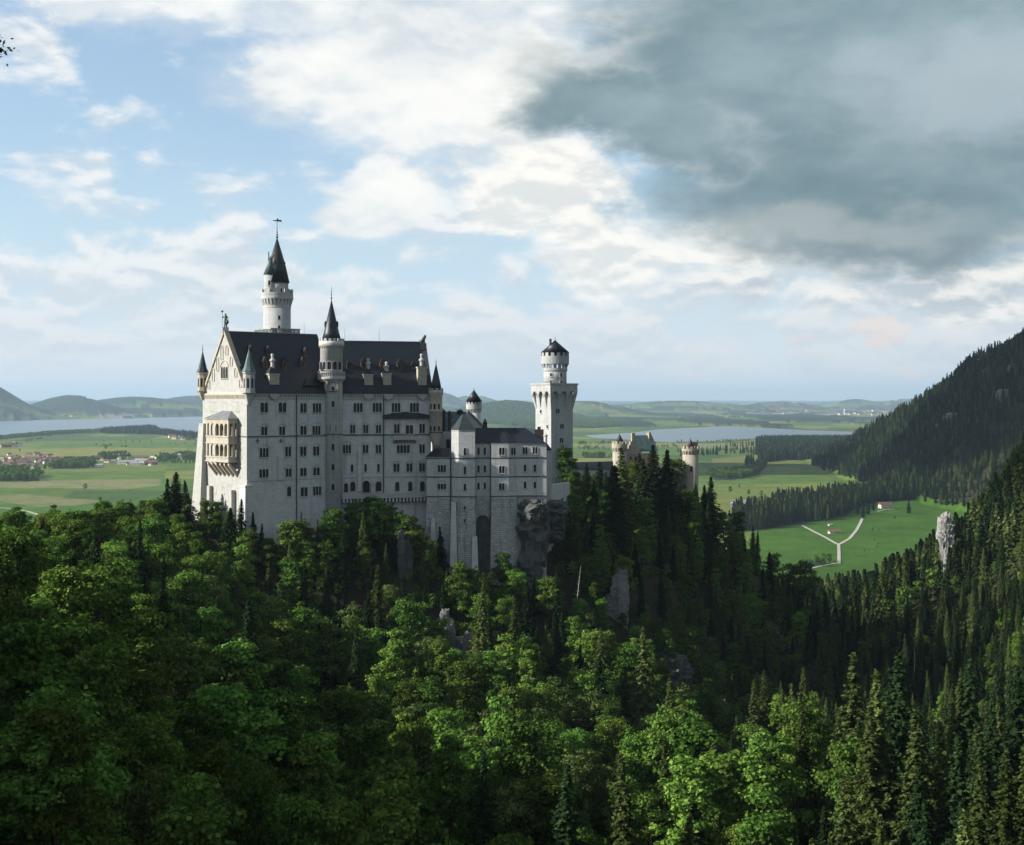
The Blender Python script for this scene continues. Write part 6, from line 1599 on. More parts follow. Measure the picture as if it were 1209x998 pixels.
bm = bmesh.new(); a = rx - 5.6 * q2; lathe(bm, a, ry - 1, [(.45, zr(410)), (.45, zr(402)), (.7, zr(401.6)), (.1, zr(400))], 8); obj('chimney', bm, 'slate_brown', sq_t)
bm = bmesh.new(); finial(bm, rx, ry, zr(402), 1.6, .09); obj('finial', bm, 'dark_metal', sq_t)
for a, py in ((-112, 443), (-62, 443), (-112, 451), (-62, 451)): wall_win(sq_t, rx, ry, r, a, 1.0, zr(py + 2), zr(py - 2), out=.05, arched=(py > 445))
for px, py, n_ in ((658.4, 485.5, 2), (663.4, 503.4, 2), (662.8, 520, 2)): wpx(sq_t, P1, px - 2.4, px + 2.4, py - 2.8, py + 2.8, n_, arched=False)
for px, py in ((638.6, 486), (646.4, 504)): wpx(sq_t, P2, px - 1.1, px + 1.1, py - 2, py + 2, 1, arched=False)
# low wall and dark-roofed block at the foot of the tower
gal = thing('courtyard_wall', 'low pale courtyard wall with small dark roofed block beside the square tower', 'wall', (22, 490, EYE - 35))
bm = bmesh.new(); a0, a1 = xcol(645, 478), xcol(672, 500); prism(bm, [(a0, 476), (a1, 498), (a1, 501), (a0, 480)], EYE - 55, zrow(573, 480)); obj('wall', bm, 'limestone', gal)
bm = bmesh.new(); a0, a1 = xcol(643.5, 470), xcol(651, 470); prism(bm, [(a0, 469), (a1, 469), (a1, 476), (a0, 476)], EYE - 52, zrow(531, 470)); obj('block', bm, 'limestone', gal)
bm = bmesh.new(); v = [bm.verts.new(p) for p in ((a0 - .2, 468.6, zrow(531.5, 470)), (a1 + .3, 468.6, zrow(531.5, 470)), (a1 + .3, 476.4, zrow(531.5, 470)), (a0 - .2, 476.4, zrow(531.5, 470)), (a0 - .1, 470.5, zrow(520, 470)), (a0 - .1, 474, zrow(520, 470)))]
for q in ((0, 1, 4), (1, 2, 5, 4), (2, 3, 5), (3, 0, 4, 5), (0, 3, 2, 1)): bm.faces.new([v[k] for k in q])
obj('block_roof', bm, 'slate', gal)
long_ = thing('castle_terrace_range', 'long low range with dark roof between square tower and gatehouse', 'building', (40, 560, EYE - 30))
bm = bmesh.new(); a0, a1 = xcol(672, 560), xcol(724, 575); prism(bm, [(a0, 558), (a1, 573), (a1, 580), (a0, 566)], EYE - 60, zrow(553, 566)); obj('wall', bm, 'limestone', long_)
bm = bmesh.new(); v = [bm.verts.new(p) for p in ((a0, 557, zrow(553.5, 566)), (a1, 572, zrow(553.5, 574)), (a1, 581, zrow(553.5, 574)), (a0, 567, zrow(553.5, 566)), (a0, 562, zrow(545.5, 566)), (a1, 576.5, zrow(545, 574)))]
for q in ((0, 1, 5, 4), (3, 4, 5, 2), (0, 4, 3), (1, 2, 5)): bm.faces.new([v[k] for k in q])
obj('roof', bm, 'slate', long_)

# ------------------------------------------------------------------ gatehouse and its round towers
y_ = 598; z = lambda p: zrow(p, y_); q_ = y_ / F
gh = thing('gatehouse', 'warm stone gatehouse with stepped gable and teal roof half hidden by trees', 'building', (xcol(760, y_), y_, EYE - 45))
PGH = Plane((xcol(738, y_), y_), 22.0)
Lg = PGH.s_of(757.5); Lr = PGH.s_of(777)
bm = bmesh.new(); prism(bm, [PGH.at(0), PGH.at(Lr), PGH.at(Lr, -11), PGH.at(0, -11)], EYE - 70, z(537)); obj('wall', bm, 'gate_brick', gh)
bm = bmesh.new(); n = 5
out = [(0, z(537))]
for i in range(n): out += [(Lg / 2 / n * i, z(534 - 4.2 * i)), (Lg / 2 / n * (i + 1), z(534 - 4.2 * i))]
out2 = [(Lg - s, zz_) for s, zz_ in out[::-1]]
slab(bm, PGH, (out + out2)[::-1], -.8, .3); prism(bm, [PGH.at(Lg / 2 - .8, .2), PGH.at(Lg / 2 + .8, .2), PGH.at(Lg / 2 + .8, -.8), PGH.at(Lg / 2 - .8, -.8)], z(517), z(511.6)); obj('stepped_gable', bm, 'gate_stone', gh)
bm = bmesh.new(); f = lambda s, d, zz_: bm.verts.new((*PGH.at(s, d), zz_)); v = [f(Lg - 1.2, .5, z(533.5)), f(Lr, .5, z(533.5)), f(Lr - .6, -5, z(514.6)), f(Lg - 2, -5, z(514.6)), f(Lg - 1.2, -10.5, z(534)), f(Lr, -10.5, z(534))]
for q in ((0, 1, 2, 3), (3, 2, 5, 4), (0, 3, 4), (1, 5, 2)): bm.faces.new([v[k] for k in q])
obj('roof', bm, 'copper_green', gh)
bm = bmesh.new()
for i, (a, b) in enumerate(((0, 518), (1.1, 522), (-1.1, 511.5))): prism(bm, [PGH.at(Lr - 1.6 + a, -3.5), PGH.at(Lr - .5 + a, -3.5), PGH.at(Lr - .5 + a, -6), PGH.at(Lr - 1.6 + a, -6)], z(534), z(b))
obj('chimney', bm, 'gate_brick', gh)
for px, y0, y1 in ((744.5, 539, 545), (750.5, 539, 545), (747.5, 526, 530)): wpx(gh, PGH, px - 1.6, px + 1.6, y0, y1, 1, frame='gate_stone')
# lower gate front, rendered yellow and red, seen between the trunks
PG2 = Plane((xcol(760, 590), 590), 12.0); L3 = PG2.s_of(806)
bm = bmesh.new(); prism(bm, [PG2.at(0), PG2.at(L3), PG2.at(L3, -8), PG2.at(0, -8)], EYE - 75, zrow(566, 590)); obj('gate_front', bm, 'gate_stone', gh)
bm = bmesh.new(); a = PG2.s_of(781); b = PG2.s_of(793); slab(bm, PG2, [(a, zrow(603, 590)), (b, zrow(603, 590)), (b, zrow(580, 590)), (a, zrow(580, 590))], 0, 1.2); obj('white_bay', bm, 'white_wall', gh)
for px in (784.5, 789.5): wpx(gh, Plane(PG2.at(0, 1.2), 12.0), px - 1.4, px + 1.4, 587, 594, 1)
wpx(gh, PG2, 796, 802, 591, 604, 1, label='arched gateway')
for px in (766, 772): wpx(gh, PG2, px - 1.5, px + 1.5, 575, 582, 1)
def gate_tower(px, yy, rp, z0p, zsh, zc, lbl, conew, apex, winpy=None):
    q2 = yy / F; x = xcol(px, yy); zz_ = lambda p: zrow(p, yy); r = rp * q2
    t = thing('round_tower', lbl, 'tower', (x, yy, EYE - 50))
    bm = bmesh.new(); lathe(bm, x, yy, [(r, EYE - 80), (r, zz_(zsh))], 24); obj('tower_wall', bm, 'gate_stone', t, True)
    bm = bmesh.new(); corbels(bm, x, yy, r - .1, r + .35, zz_(zsh + 1), zz_(zsh - 4.5), 16, .5); lathe(bm, x, yy, [(r + .35, zz_(zsh - 4.4)), (r + .35, zz_(zc + 3))], 24); crenels(bm, x, yy, r + .35, zz_(zc + 3), zz_(zc), 12, .4); obj('battlements', bm, 'gate_stone', t)
    bm = bmesh.new(); lathe(bm, x, yy, [(conew * q2, zz_(zc + 1.5)), (.05, zz_(apex))], 20); obj('conical_roof', bm, 'slate_brown', t, True)
    bm = bmesh.new(); finial(bm, x, yy, zz_(apex + .5), 1.0, .07); obj('finial', bm, 'dark_metal', t)
    if winpy: wall_win(t, x, yy, r, -92, 1.3, zz_(winpy + 3.2), zz_(winpy - 3.2), out=.05, arched=False)
    return t
gate_tower(731.6, 594, 8.4, 0, 533.5, 521, 'round warm stone tower with brown cone left of the stepped gable', 5.4, 512.6)
t = gate_tower(815.2, 600, 9.4, 0, 537, 527, 'round pale stone tower with small cap at the right end of the castle', 4.6, 518.4, 553.5)
bm = bmesh.new(); x = xcol(820.3, 600); prism(bm, [(x - 1.2, 599), (x + 1.2, 599), (x + 1.2, 601), (x - 1.2, 601)], zrow(530, 600), zrow(522.4, 600)); obj('roof_block', bm, 'slate_brown', t)

# ------------------------------------------------------------------ rocks
def noise3(p, s):
    """cheap 3-D value noise from three planar slices"""
    return (vnoise(p[:, 0] + 3.1 * p[:, 2], p[:, 1] - 1.7 * p[:, 2], s) + vnoise(p[:, 1] * 1.3 + p[:, 2], p[:, 2] * 1.2, s + 1) + vnoise(p[:, 2] * 1.1 - p[:, 0], p[:, 0] * 0.9, s + 2)) / 3
def rock(name, cx, cy, z0, z1, rx, ry, seed, label, m='rock', lean=0.0):
    """a crag: upright mass broken into faces, ledges and cracks"""
    bm = bmesh.new(); bmesh.ops.create_icosphere(bm, subdivisions=5, radius=1.0)
    V = np.array([v.co[:] for v in bm.verts]); hz = (z1 - z0) / 2
    V = np.sign(V) * np.abs(V) ** 0.6; V = V / np.maximum(1, np.abs(V).max(1, keepdims=True))
    S = np.array([rx, ry, hz]); Pm = V * S
    q = Pm / max(1.5, min(rx, hz) * 0.75) + seed * 7.7
    d = (noise3(q, seed) - .5) * 0.9 + (np.abs(noise3(q * 2.3, seed + 5) - .5) * -1.4 + .25) * .55 + (np.abs(noise3(q * 5.1, seed + 9) - .5) * -1.2 + .2) * .42 + (noise3(q * 11, seed + 3) - .5) * .26 + (np.abs(noise3(q * 19, seed + 4) - .5) * -1.2 + .2) * .16
    led = np.round((Pm[:, 2] / hz) * 5 + noise3(q * 1.5, seed + 7) * 3) * 0.045
    k = 0.92 + d * 0.80 + (led - led.mean())
    Pm = Pm * np.stack([k, k, 1 + d * 0.30], 1); Pm[:, 0] += lean * Pm[:, 2] / hz
    off = np.array([cx, cy, (z0 + z1) / 2])
    for v, p in zip(bm.verts, Pm + off): v.co = p
    o = obj(name, bm, m); return tag(o, label, 'rock')
def crag(px, y, top, bot, wpx_, seed, label, m, depth):
    r = random.Random(seed); parts = []; w = wpx_ * y / F
    for i in range(5):
        f = i / 4; hx = r.uniform(-.42, .42); tt_ = top + (bot - top) * r.uniform(0, .5) * (i > 0)
        o = rock('rock_crag', xcol(px + hx * wpx_, y), y + r.uniform(-1.5, 3), zrow(bot, y) - 3, zrow(tt_, y), w * r.uniform(.18, .36), w * r.uniform(.2, .4), seed * 10 + i, label, m); parts.append(o)
    me = parts[0].data; bm = bmesh.new()
    for p in parts: bm.from_mesh(p.data)
    bm.to_mesh(me); bm.free()
    for p in parts[1:]: bpy.data.objects.remove(p, do_unlink=True)
    return parts[0]
def rk(px, y, top, bot, wpx_, seed, label, m='rock', depth=None):
    x = xcol(px, y); w = wpx_ / 2 * y / F
    return rock('rock_crag', x, y, zrow(bot, y), zrow(top, y), w, depth or w, seed, label, m)
rk(628, 462, 589, 705, 38, 1, 'dark weathered cliff under the right end of the wing', 'rock', 9)
rk(655, 470, 592, 640, 26, 2, 'brownish rock shoulder right of the dark cliff', 'rock', 6)
for (px, y, t0, b0, w, sd_, lb, m) in CRAGS: (crag if sd_ < 11 else rk)(px, y, t0, b0 + (b0 - t0) * .35, w * (1 if sd_ < 11 else 1.25), sd_, lb, m, max(4, w / 2 * y / F))
# (each crag is a cluster of broken blocks)
# crags on the mountain
for i, (px, row, w, h, y0) in enumerate([(1127, 499, 22, 14, 3000), (1112, 508, 12, 9, 3000), (1153, 506, 10, 9, 3000), (1168, 425, 14, 8, 3300), (1148, 438, 12, 7, 3400), (1185, 470, 16, 12, 3000), (1198, 440, 14, 10, 3000)]):
    for yy in range(2400, 4600, 20):
        x = xcol(px, yy)
        if hgt(x, yy) > zrow(row, yy): break
    w_ = w / 2 * yy / F
    o = rock('rock_crag', x + 2, yy + 6, zrow(row + h / 2, yy) - 10, zrow(row - h / 2, yy) + 8, w_, w_ * .8, 40 + i,
             ['broad pale crag low on the wooded mountainside', 'small pale crag left of the broad one on the mountainside', 'small crag right of the broad one on the mountainside', 'grey crag near the mountain crest',
              'small grey crag just under the crest line', 'grey crag at mid height on the mountain', 'grey crag by the right picture edge on the mountain'][i], 'rock_pale')
# ------------------------------------------------------------------ dead and special trees
def dead(px, y, row0, row1, lean, label):
    y = settle(px, y, row0 + 30); row0 += 30
    x = xcol(px, y); z0 = zrow(row0, y); z1 = zrow(row1, y); h = z1 - z0
    t = thing('dead_tree', label, 'tree', (x, y, z0)); bm = bmesh.new(); tube(bm, (x, y, z0 - 1), (x + lean, y, z1), .26, .06, 7); obj('trunk', bm, 'dead_wood', t)
    bm = bmesh.new(); r = random.Random(int(px))
    for i in range(14):
        f = .3 + .65 * i / 14; a = r.uniform(0, 6.28); l = r.uniform(.8, 2.4) * (1.2 - f); tube(bm, (x + lean * f, y, z0 + h * f), (x + lean * f + l * math.cos(a), y + l * math.sin(a), z0 + h * f + r.uniform(-.3, .7)), .08, .03, 4)
    obj('branches', bm, 'dead_wood', t)
dead(678, 400, 706, 668, 2.2, 'leaning bare grey trunk on the slope below the square tower')
dead(1079, 380, 795, 752, .4, 'bare grey dead spruce trunk standing in the ravine on the right')
# chosen trees that stand out
def star(kind, k, px, y, top, hpx, label, sx=1.0):
    """a tree of natural height whose tip is seen in that direction: walk along the line of sight to where the ground lies one tree below"""
    pr = (SPRUCE if kind == 's' else BROAD)[k]; H = min(hpx * y / F, 34 if kind == 's' else 20.5)
    best = None
    for i in range(160):
        yy = y * (0.62 + 0.9 * i / 160); x = xcol(px, yy)
        if inpoly(np.array([x]), np.array([yy]), CASTLE_PLAN[0])[0] and kind == 's': continue
        e = abs(zrow(top, yy) - hgt_fast(x, yy) - H) + abs(yy - y) * 0.05
        if best is None or e < best[0]: best = (e, yy)
    yy = best[1]; x = xcol(px, yy); g = hgt(x, yy); zt = zrow(top, yy); H = zt - g
    lim_ = 36 if kind == 's' else 24
    if H > lim_: print('star tall', label, round(H, 1)); H = lim_
    if H < 5: print('star low', label, round(H, 1)); H = 6
    return place_tree(pr, x, yy, g - .4, H / pr[2], label, 'conifer' if kind == 's' else 'tree', 'spruce_tree' if kind == 's' else 'broadleaf_tree', None, sx=sx)
def hgt_fast(x, y): return hgt(x, y)
star('b', 3, 325, 424, 563, 68, 'slim light crowned tree rising in front of the western palace wall', .8)
star('b', 0, 596, 432, 652, 52, 'round green tree at the foot of the rough stone base', .95)
star('s', 0, 283, 416, 588, 66, 'dark spruce tip against the foot of the gable wall', 1.3)
star('s', 1, 300, 412, 603, 60, 'dark spruce before the near palace corner', 1.2)
star('s', 3, 268, 405, 598, 80, 'spruce with broad skirt left of the palace corner', 1.5)
star('s', 5, 207, 410, 556, 80, 'tall dark spruce standing on the hill crest left of the gable', 1.5)
star('s', 1, 196, 404, 564, 76, 'second tall dark spruce on the crest, left of the tallest', 1.4)
star('s', 0, 222, 412, 566, 70, 'dark spruce on the crest nearest to the gable wall', 1.5)
star('s', 2, 428, 430, 602, 76, 'olive green spruce below the terrace gallery', 1.2)
star('s', 4, 376, 428, 612, 60, 'olive spruce below the stair tower')
star('s', 1, 522, 440, 620, 60, 'dark spruce against the left rough stone base', 1.2)
star('b', 3, 668, 490, 526, 76, 'dark rounded tree right of the wing in front of the square tower', 1.25)
star('s', 2, 735, 545, 527, 130, 'tall spruce in front of the gatehouse stepped gable', 1.7)
star('s', 5, 726, 540, 548, 120, 'spruce just left of the tallest one before the gatehouse', 1.5)
star('s', 0, 772, 556, 524, 100, 'tall dark spruce before the teal gatehouse roof', 1.9)
star('s', 1, 783, 560, 530, 95, 'dark spruce right of the teal gatehouse roof', 1.8)
star('s', 3, 763, 552, 540, 90, 'dark bushy spruce below the gatehouse roof', 1.6)
star('b', 5, 795, 565, 541, 60, 'dark tree left of the pale round tower', 1.1)
star('s', 1, 838, 560, 562, 80, 'dark spruce right of the pale round tower', 1.7)
star('b', 2, 940, 430, 628, 60, 'tree on the shoulder above the green meadow', 1.0)
star('b', 1, 700, 545, 560, 50, 'tree in front of the long low range', 1.0)
for px, top, k in ((388, 606, 1), (400, 600, 0), (412, 594, 3), (424, 589, 1), (437, 587, 0), (449, 590, 4), (461, 594, 1), (472, 602, 3), (483, 610, 0), (494, 620, 1), (505, 634, 3), (556, 668, 1), (540, 664, 0), (572, 676, 3), (360, 612, 1), (346, 614, 0), (334, 620, 3)):
    st_ = star('b', k, px, 440 if px < 500 else 432, top, 62, ['dark dome shaped tree in the clump hiding the foot of the palace wall', 'dark tree in the row at the foot of the rough stone base'][px > 510]); st_['group'] = 'tree clumps under the castle walls'
for px, y, top, h, k, kind, l in [(803, 575, 568, 50, 1, 's', 'spruce at the foot of the pale round tower, left'), (822, 572, 570, 50, 0, 's', 'spruce directly before the pale round tower'), (812, 560, 578, 45, 0, 'b', 'green tree below the pale round tower'), (833, 565, 572, 50, 3, 's', 'short spruce at the right foot of the pale round tower'),
                             (748, 560, 543, 60, 1, 'b', 'yellow green tree before the stepped gable'), (692, 535, 546, 60, 3, 's', 'dense spruce in front of the left end of the low range'), (707, 545, 544, 60, 5, 's', 'broad spruce in front of the middle of the low range'), (722, 552, 548, 60, 1, 's', 'spruce at the foot of the left gatehouse turret'), (715, 550, 556, 60, 0, 's', 'dark spruce hiding the long low range'), (700, 540, 566, 50, 1, 's', 'spruce left of the hidden low range'), (684, 520, 556, 50, 0, 'b', 'bushy tree at the foot of the square tower'),
                             (790, 575, 548, 60, 5, 's', 'dark spruce between gatehouse and pale round tower'), (755, 556, 534, 70, 3, 's', 'dark spruce covering the gate front')]:
    star(kind, k, px, y, top, h, l, 1.5 if kind == 's' else 1.0)
for px, y, top, k, l in [(256, 440, 592, 0, 'small tree at the left foot of the gable wall'), (270, 430, 604, 1, 'small tree in the middle of the gable foot'), (290, 415, 624, 3, 'small tree at the near palace corner'), (243, 445, 588, 3, 'tree against the spreading left corner buttress'),
                         (662, 480, 588, 1, 'dark tree right of the dark cliff, under the courtyard wall'), (676, 488, 584, 0, 'tree under the right end of the courtyard wall'), (668, 470, 612, 3, 'tree lower right of the dark cliff')]:
    star('b', k, px, y, top, 50, l)
for i in range(16):
    px, py = rng.uniform(915, 1100), rng.uniform(600, 650)
    if not inpoly(np.array([px]), np.array([py]), [(910, 628), (1000, 610), (1095, 597), (1100, 640), (1000, 665), (920, 655)])[0] or abs(px - 990) < 32 and py < 645: continue
    x, y = gpt(px, py); place_tree(FBROAD[i % 3], x, y, hgt(x, y), rng.uniform(.18, .42), 'small bush dotted on the green valley meadow', 'bush', 'meadow_bush', 'bushes on the valley meadow')
rb = spruce_proto(555, 24, 3.4, 'needle_brown')
SPRUCE.append(rb); star('s', 6, 51, 330, 610, 70, 'reddish brown dying spruce on the left hill crest', 1.2)
star('s', 0, 14, 250, 618, 130, 'dark spruce at the left border of the hill crest', 1.9)
star('s', 5, -6, 150, 640, 260, 'big dark spruce cut by the left picture border', 1.7)
# sunlit tall spruces low on the right
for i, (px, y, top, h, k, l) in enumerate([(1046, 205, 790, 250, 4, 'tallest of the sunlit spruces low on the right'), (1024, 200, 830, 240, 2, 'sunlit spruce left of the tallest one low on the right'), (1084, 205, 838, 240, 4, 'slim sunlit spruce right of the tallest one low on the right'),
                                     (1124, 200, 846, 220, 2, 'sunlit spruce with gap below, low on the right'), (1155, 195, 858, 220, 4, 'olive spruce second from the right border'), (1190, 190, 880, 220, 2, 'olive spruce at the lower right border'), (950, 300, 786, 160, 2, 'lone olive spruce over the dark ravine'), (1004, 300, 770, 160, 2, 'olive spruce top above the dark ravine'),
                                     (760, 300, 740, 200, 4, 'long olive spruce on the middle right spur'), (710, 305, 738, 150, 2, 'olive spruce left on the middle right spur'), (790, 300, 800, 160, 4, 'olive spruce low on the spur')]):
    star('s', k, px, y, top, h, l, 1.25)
for px, y, top, h, k, l in [(660, 215, 905, 150, 4, 'bright broadleaf tree at the bottom middle'), (1022, 190, 880, 160, 2, 'bright green tree before the tall spruces low on the right'), (1163, 185, 930, 150, 4, 'bright green tree in the lower right corner'),
                            (820, 220, 880, 150, 2, 'big bright broadleaf tree at the bottom right of centre'), (790, 230, 860, 150, 4, 'light green tree behind the big bright one at the bottom'), (615, 330, 750, 90, 4, 'pointed light tree in the middle of the ravine'), (634, 290, 810, 100, 2, 'narrow light green tree below the middle of the ravine'),
                            (475, 235, 870, 120, 4, 'light green tree shining out of the shade, bottom left of centre')]:
    star('b', k, px, y, top, h, l)
# tree off the left border whose outermost twigs reach into the picture
ov_ = thing('broadleaf_tree', 'twig tips of an overhanging tree at the upper left border', 'tree', (-14.6, 31, EYE - 30))
bm = bmesh.new(); tube(bm, (-14.6, 31, EYE - 40), (-14.3, 31, EYE + 6), .4, .22, 8); tube(bm, (-14.3, 31, EYE + 5.8), (-13.6, 31, EYE + 12), .22, .08, 6); tube(bm, (-14.2, 31, EYE + 7), (-11.75, 31, EYE + 8.2), .07, .02, 5); obj('trunk', bm, 'bark', ov_)
rs = np.random.RandomState(5); Cc = np.array([-12.25, 31, 8.15 + EYE]) + rs.randn(420, 3) * np.array([.34, .4, .17]); Cc = Cc[Cc[:, 0] < -11.55]
nn = rs.randn(len(Cc), 3); nn /= np.linalg.norm(nn, axis=1, keepdims=True); q, f = leaves(Cc, nn, .055, rs); q = q - np.array(ov_.location)
cr_ = bpy.data.objects.new('crown', npmesh('crown', q, f, 'needle_dark')); COL.objects.link(cr_); cr_.parent = ov_

# ------------------------------------------------------------------ houses
def house_mesh(name, L, Wd, H, RH, wall, roof):
    bm = bmesh.new()
    prism(bm, [(-L / 2, -Wd / 2), (L / 2, -Wd / 2), (L / 2, Wd / 2), (-L / 2, Wd / 2)], -1, H)
    o = .6; v = [bm.verts.new(p) for p in ((-L / 2 - o, -Wd / 2 - o, H - .3), (L / 2 + o, -Wd / 2 - o, H - .3), (L / 2 + o, Wd / 2 + o, H - .3), (-L / 2 - o, Wd / 2 + o, H - .3), (-L / 2 - o, 0, H + RH), (L / 2 + o, 0, H + RH))]
    for q in ((0, 1, 5, 4), (2, 3, 4, 5), (0, 4, 3), (1, 2, 5)): bm.faces.new([v[k] for k in q]).material_index = 1
    for i in range(int(L / 3)):
        x = -L / 2 + 1.5 + i * 3
        for s in (-1, 1):
            for zz_ in ((1.0, 2.4), (3.8, 5.2)) if H > 5 else ((1.0, 2.4),):
                y = s * (Wd / 2 + .03); f = bm.faces.new([bm.verts.new(p) for p in ((x - .5, y, zz_[0]), (x + .5, y, zz_[0]), (x + .5, y, zz_[1]), (x - .5, y, zz_[1]))]); f.material_index = 2
    bmesh.ops.recalc_face_normals(bm, faces=bm.faces[:])
    me = bpy.data.meshes.new(name); bm.to_mesh(me); bm.free()
    for m in (wall, roof, 'pane_glass'): me.materials.append(MAT[m])
    return me
HM = [house_mesh('house', 14, 10, 5.5, 4.2, 'white_wall', 'tile_red'), house_mesh('house', 18, 12, 6, 4.6, 'cream_wall', 'tile_brown'), house_mesh('house', 12, 9, 5.2, 3.6, 'white_wall', 'tile_brown'), house_mesh('house', 22, 12, 6, 4.8, 'timber_wall', 'tile_brown'), house_mesh('house', 16, 11, 6, 4.2, 'cream_wall', 'tile_red')]
HB = house_mesh('house', 46, 20, 7, 2.6, 'white_wall', 'tile_grey'); HC = house_mesh('house', 30, 14, 6, 3.2, 'white_wall', 'tile_grey')
WORD = ['white walled house with red roof', 'cream house with brown roof', 'small white house with brown roof', 'brown timber farmhouse', 'cream house with red roof']
rs = random.Random(31)
def put_house(me, px, py, s, label, grp, rz=None, cat='house', name='house'):
    x, y = gpt(px, py); o = bpy.data.objects.new(name, me); COL.objects.link(o); o.location = (x, y, hgt(x, y)); o.rotation_euler = (0, 0, rs.uniform(-.7, .9) if rz is None else rz); o.scale = (s, s, s)
    return tag(o, label, cat, grp)
for (n, u0, u1, r0, r1, s, where) in [(46, 0, 62, 538, 550, 1.15, 'in the village at the left border'), (14, 0, 46, 549, 556, 1.25, 'on the near side of the left village'), (24, 62, 122, 541, 548, 1.1, 'in the middle of the left village'),
                                (16, 122, 190, 540, 550, 1.15, 'at the right end of the left village'), (9, 192, 238, 538, 543, 1.1, 'in the hamlet beside the gable wall'), (22, 202, 240, 513.5, 520, 1.6, 'in the lakeside hamlet left of the gable'), (9, 0, 24, 525, 529, 1.4, 'in the small hamlet on the far left meadow'),
                                (18, 955, 1075, 487.5, 491.5, 3.2, 'in the far town beyond the right lake'), (20, 905, 955, 486.5, 489.5, 3.2, 'in the scattered village beyond the right lake'), (14, 75, 125, 490.5, 494, 2.4, 'on the far shore of the left lake')]:
    for i in range(n):
        k = rs.randrange(5)
        if 'border' in where and rs.random() < .35: k = 0
        put_house(HM[k], rs.uniform(u0, u1), rs.uniform(r0, r1), s * rs.uniform(.8, 1.2), f'{WORD[k]} {where}', f'{WORD[k].split(" with ")[0]}s {where}')
put_house(HB, 151, 548.2, 1.3, 'long white flat-roofed hall beside the left village', None, .05); put_house(HC, 168, 546.5, 1.5, 'white warehouse right of the long white hall', None, -.1); put_house(HC, 160, 549.5, 1.1, 'smaller white shed in front of the white halls', None, .1)
put_house(HC, 114, 552.2, 1.2, 'white shed alone at the near edge of the village', None, .05); put_house(HC, 131, 546.3, 1.0, 'pale barn between the village and the white hall', None, .4); put_house(HB, 141, 540.3, 1.4, 'wide grey roofed hall behind the white halls', None, 0)
put_house(HC, 205, 540.6, 1.6, 'white house with grey roof nearest to the gable wall', None, .2)
put_house(HM[0], 26, 551.0, 2.2, 'big white house with bright red roof in the left village', None, .1)
# far church
x, y = gpt(999, 490.2); ch = thing('church', 'white church with slim spire in the far town beyond the right lake', 'church', (x, y, 0))
bm = bmesh.new(); prism(bm, [(x - 18, y - 12), (x + 40, y - 12), (x + 40, y + 12), (x - 18, y + 12)], 0, 26); obj('wall', bm, 'white_wall', ch)
bm = bmesh.new(); prism(bm, [(x - 22, y - 3), (x + 42, y - 3), (x + 42, y + 3), (x - 22, y + 3)], 26, 44, [(x - 22, y - 14), (x + 42, y - 14), (x + 42, y + 14), (x - 22, y + 14)]); obj('roof', bm, 'tile_red', ch)
bm = bmesh.new(); prism(bm, [(x - 30, y - 7), (x - 16, y - 7), (x - 16, y + 7), (x - 30, y + 7)], 0, 58); lathe(bm, x - 23, y, [(9, 58), (9, 64), (.5, 92)], 8, a0=R(22.5)); obj('steeple', bm, 'white_wall', ch)
# hut and lodge by the meadow
def cabin(px, py, L, Wd, H, RH, wall, roof, label, rz, nwin=3, door=True, name='cabin', cat='hut'):
    x, y = gpt(px, py); z0 = hgt(x, y); t = thing(name, label, cat, (x, y, z0)); u = (math.cos(rz), math.sin(rz)); pl = Plane((x - u[0] * L / 2, y - u[1] * L / 2), u=u)
    bm = bmesh.new(); prism(bm, [pl.at(0), pl.at(L), pl.at(L, -Wd), pl.at(0, -Wd)], z0 - 1, z0 + H); obj('wall', bm, wall, t)
    bm = bmesh.new(); f = lambda s, d, z_: bm.verts.new((*pl.at(s, d), z_)); o = .9
    v = [f(-o, o, z0 + H - .3), f(L + o, o, z0 + H - .3), f(L + o, -Wd / 2, z0 + H + RH), f(-o, -Wd / 2, z0 + H + RH), f(-o, -Wd - o, z0 + H - .3), f(L + o, -Wd - o, z0 + H - .3)]
    for q in ((0, 1, 2, 3), (3, 2, 5, 4), (0, 3, 4), (1, 5, 2)): bm.faces.new([v[k] for k in q])
    obj('roof', bm, roof, t)
    for i in range(nwin):
        c = L * (i + .7) / (nwin + .6); window(t, pl, c - .8, c + .8, z0 + 1.1, z0 + 2.6, 1, False)
    if door:
        bm = bmesh.new(); slab(bm, pl, [(L * .9 - .6, z0), (L * .9 + .6, z0), (L * .9 + .6, z0 + 2.3), (L * .9 - .6, z0 + 2.3)], 0, .12); obj('door', bm, 'timber_wall', t)
    return t
cabin(986, 628.5, 17, 8, 3.6, 2.4, 'white_wall', 'tile_brown', 'small dark roofed white cabin in the green valley meadow', .15)
cabin(1047, 600.5, 22, 13, 7.5, 4.5, 'cream_wall', 'tile_red', 'red roofed lodge at the edge of the valley meadow', .2, 4, name='lodge', cat='house')
cabin(981, 619.5, 6, 4, 2.2, 1.2, 'white_wall', 'tile_grey', 'tiny shed just above the white meadow cabin', .3, 1)
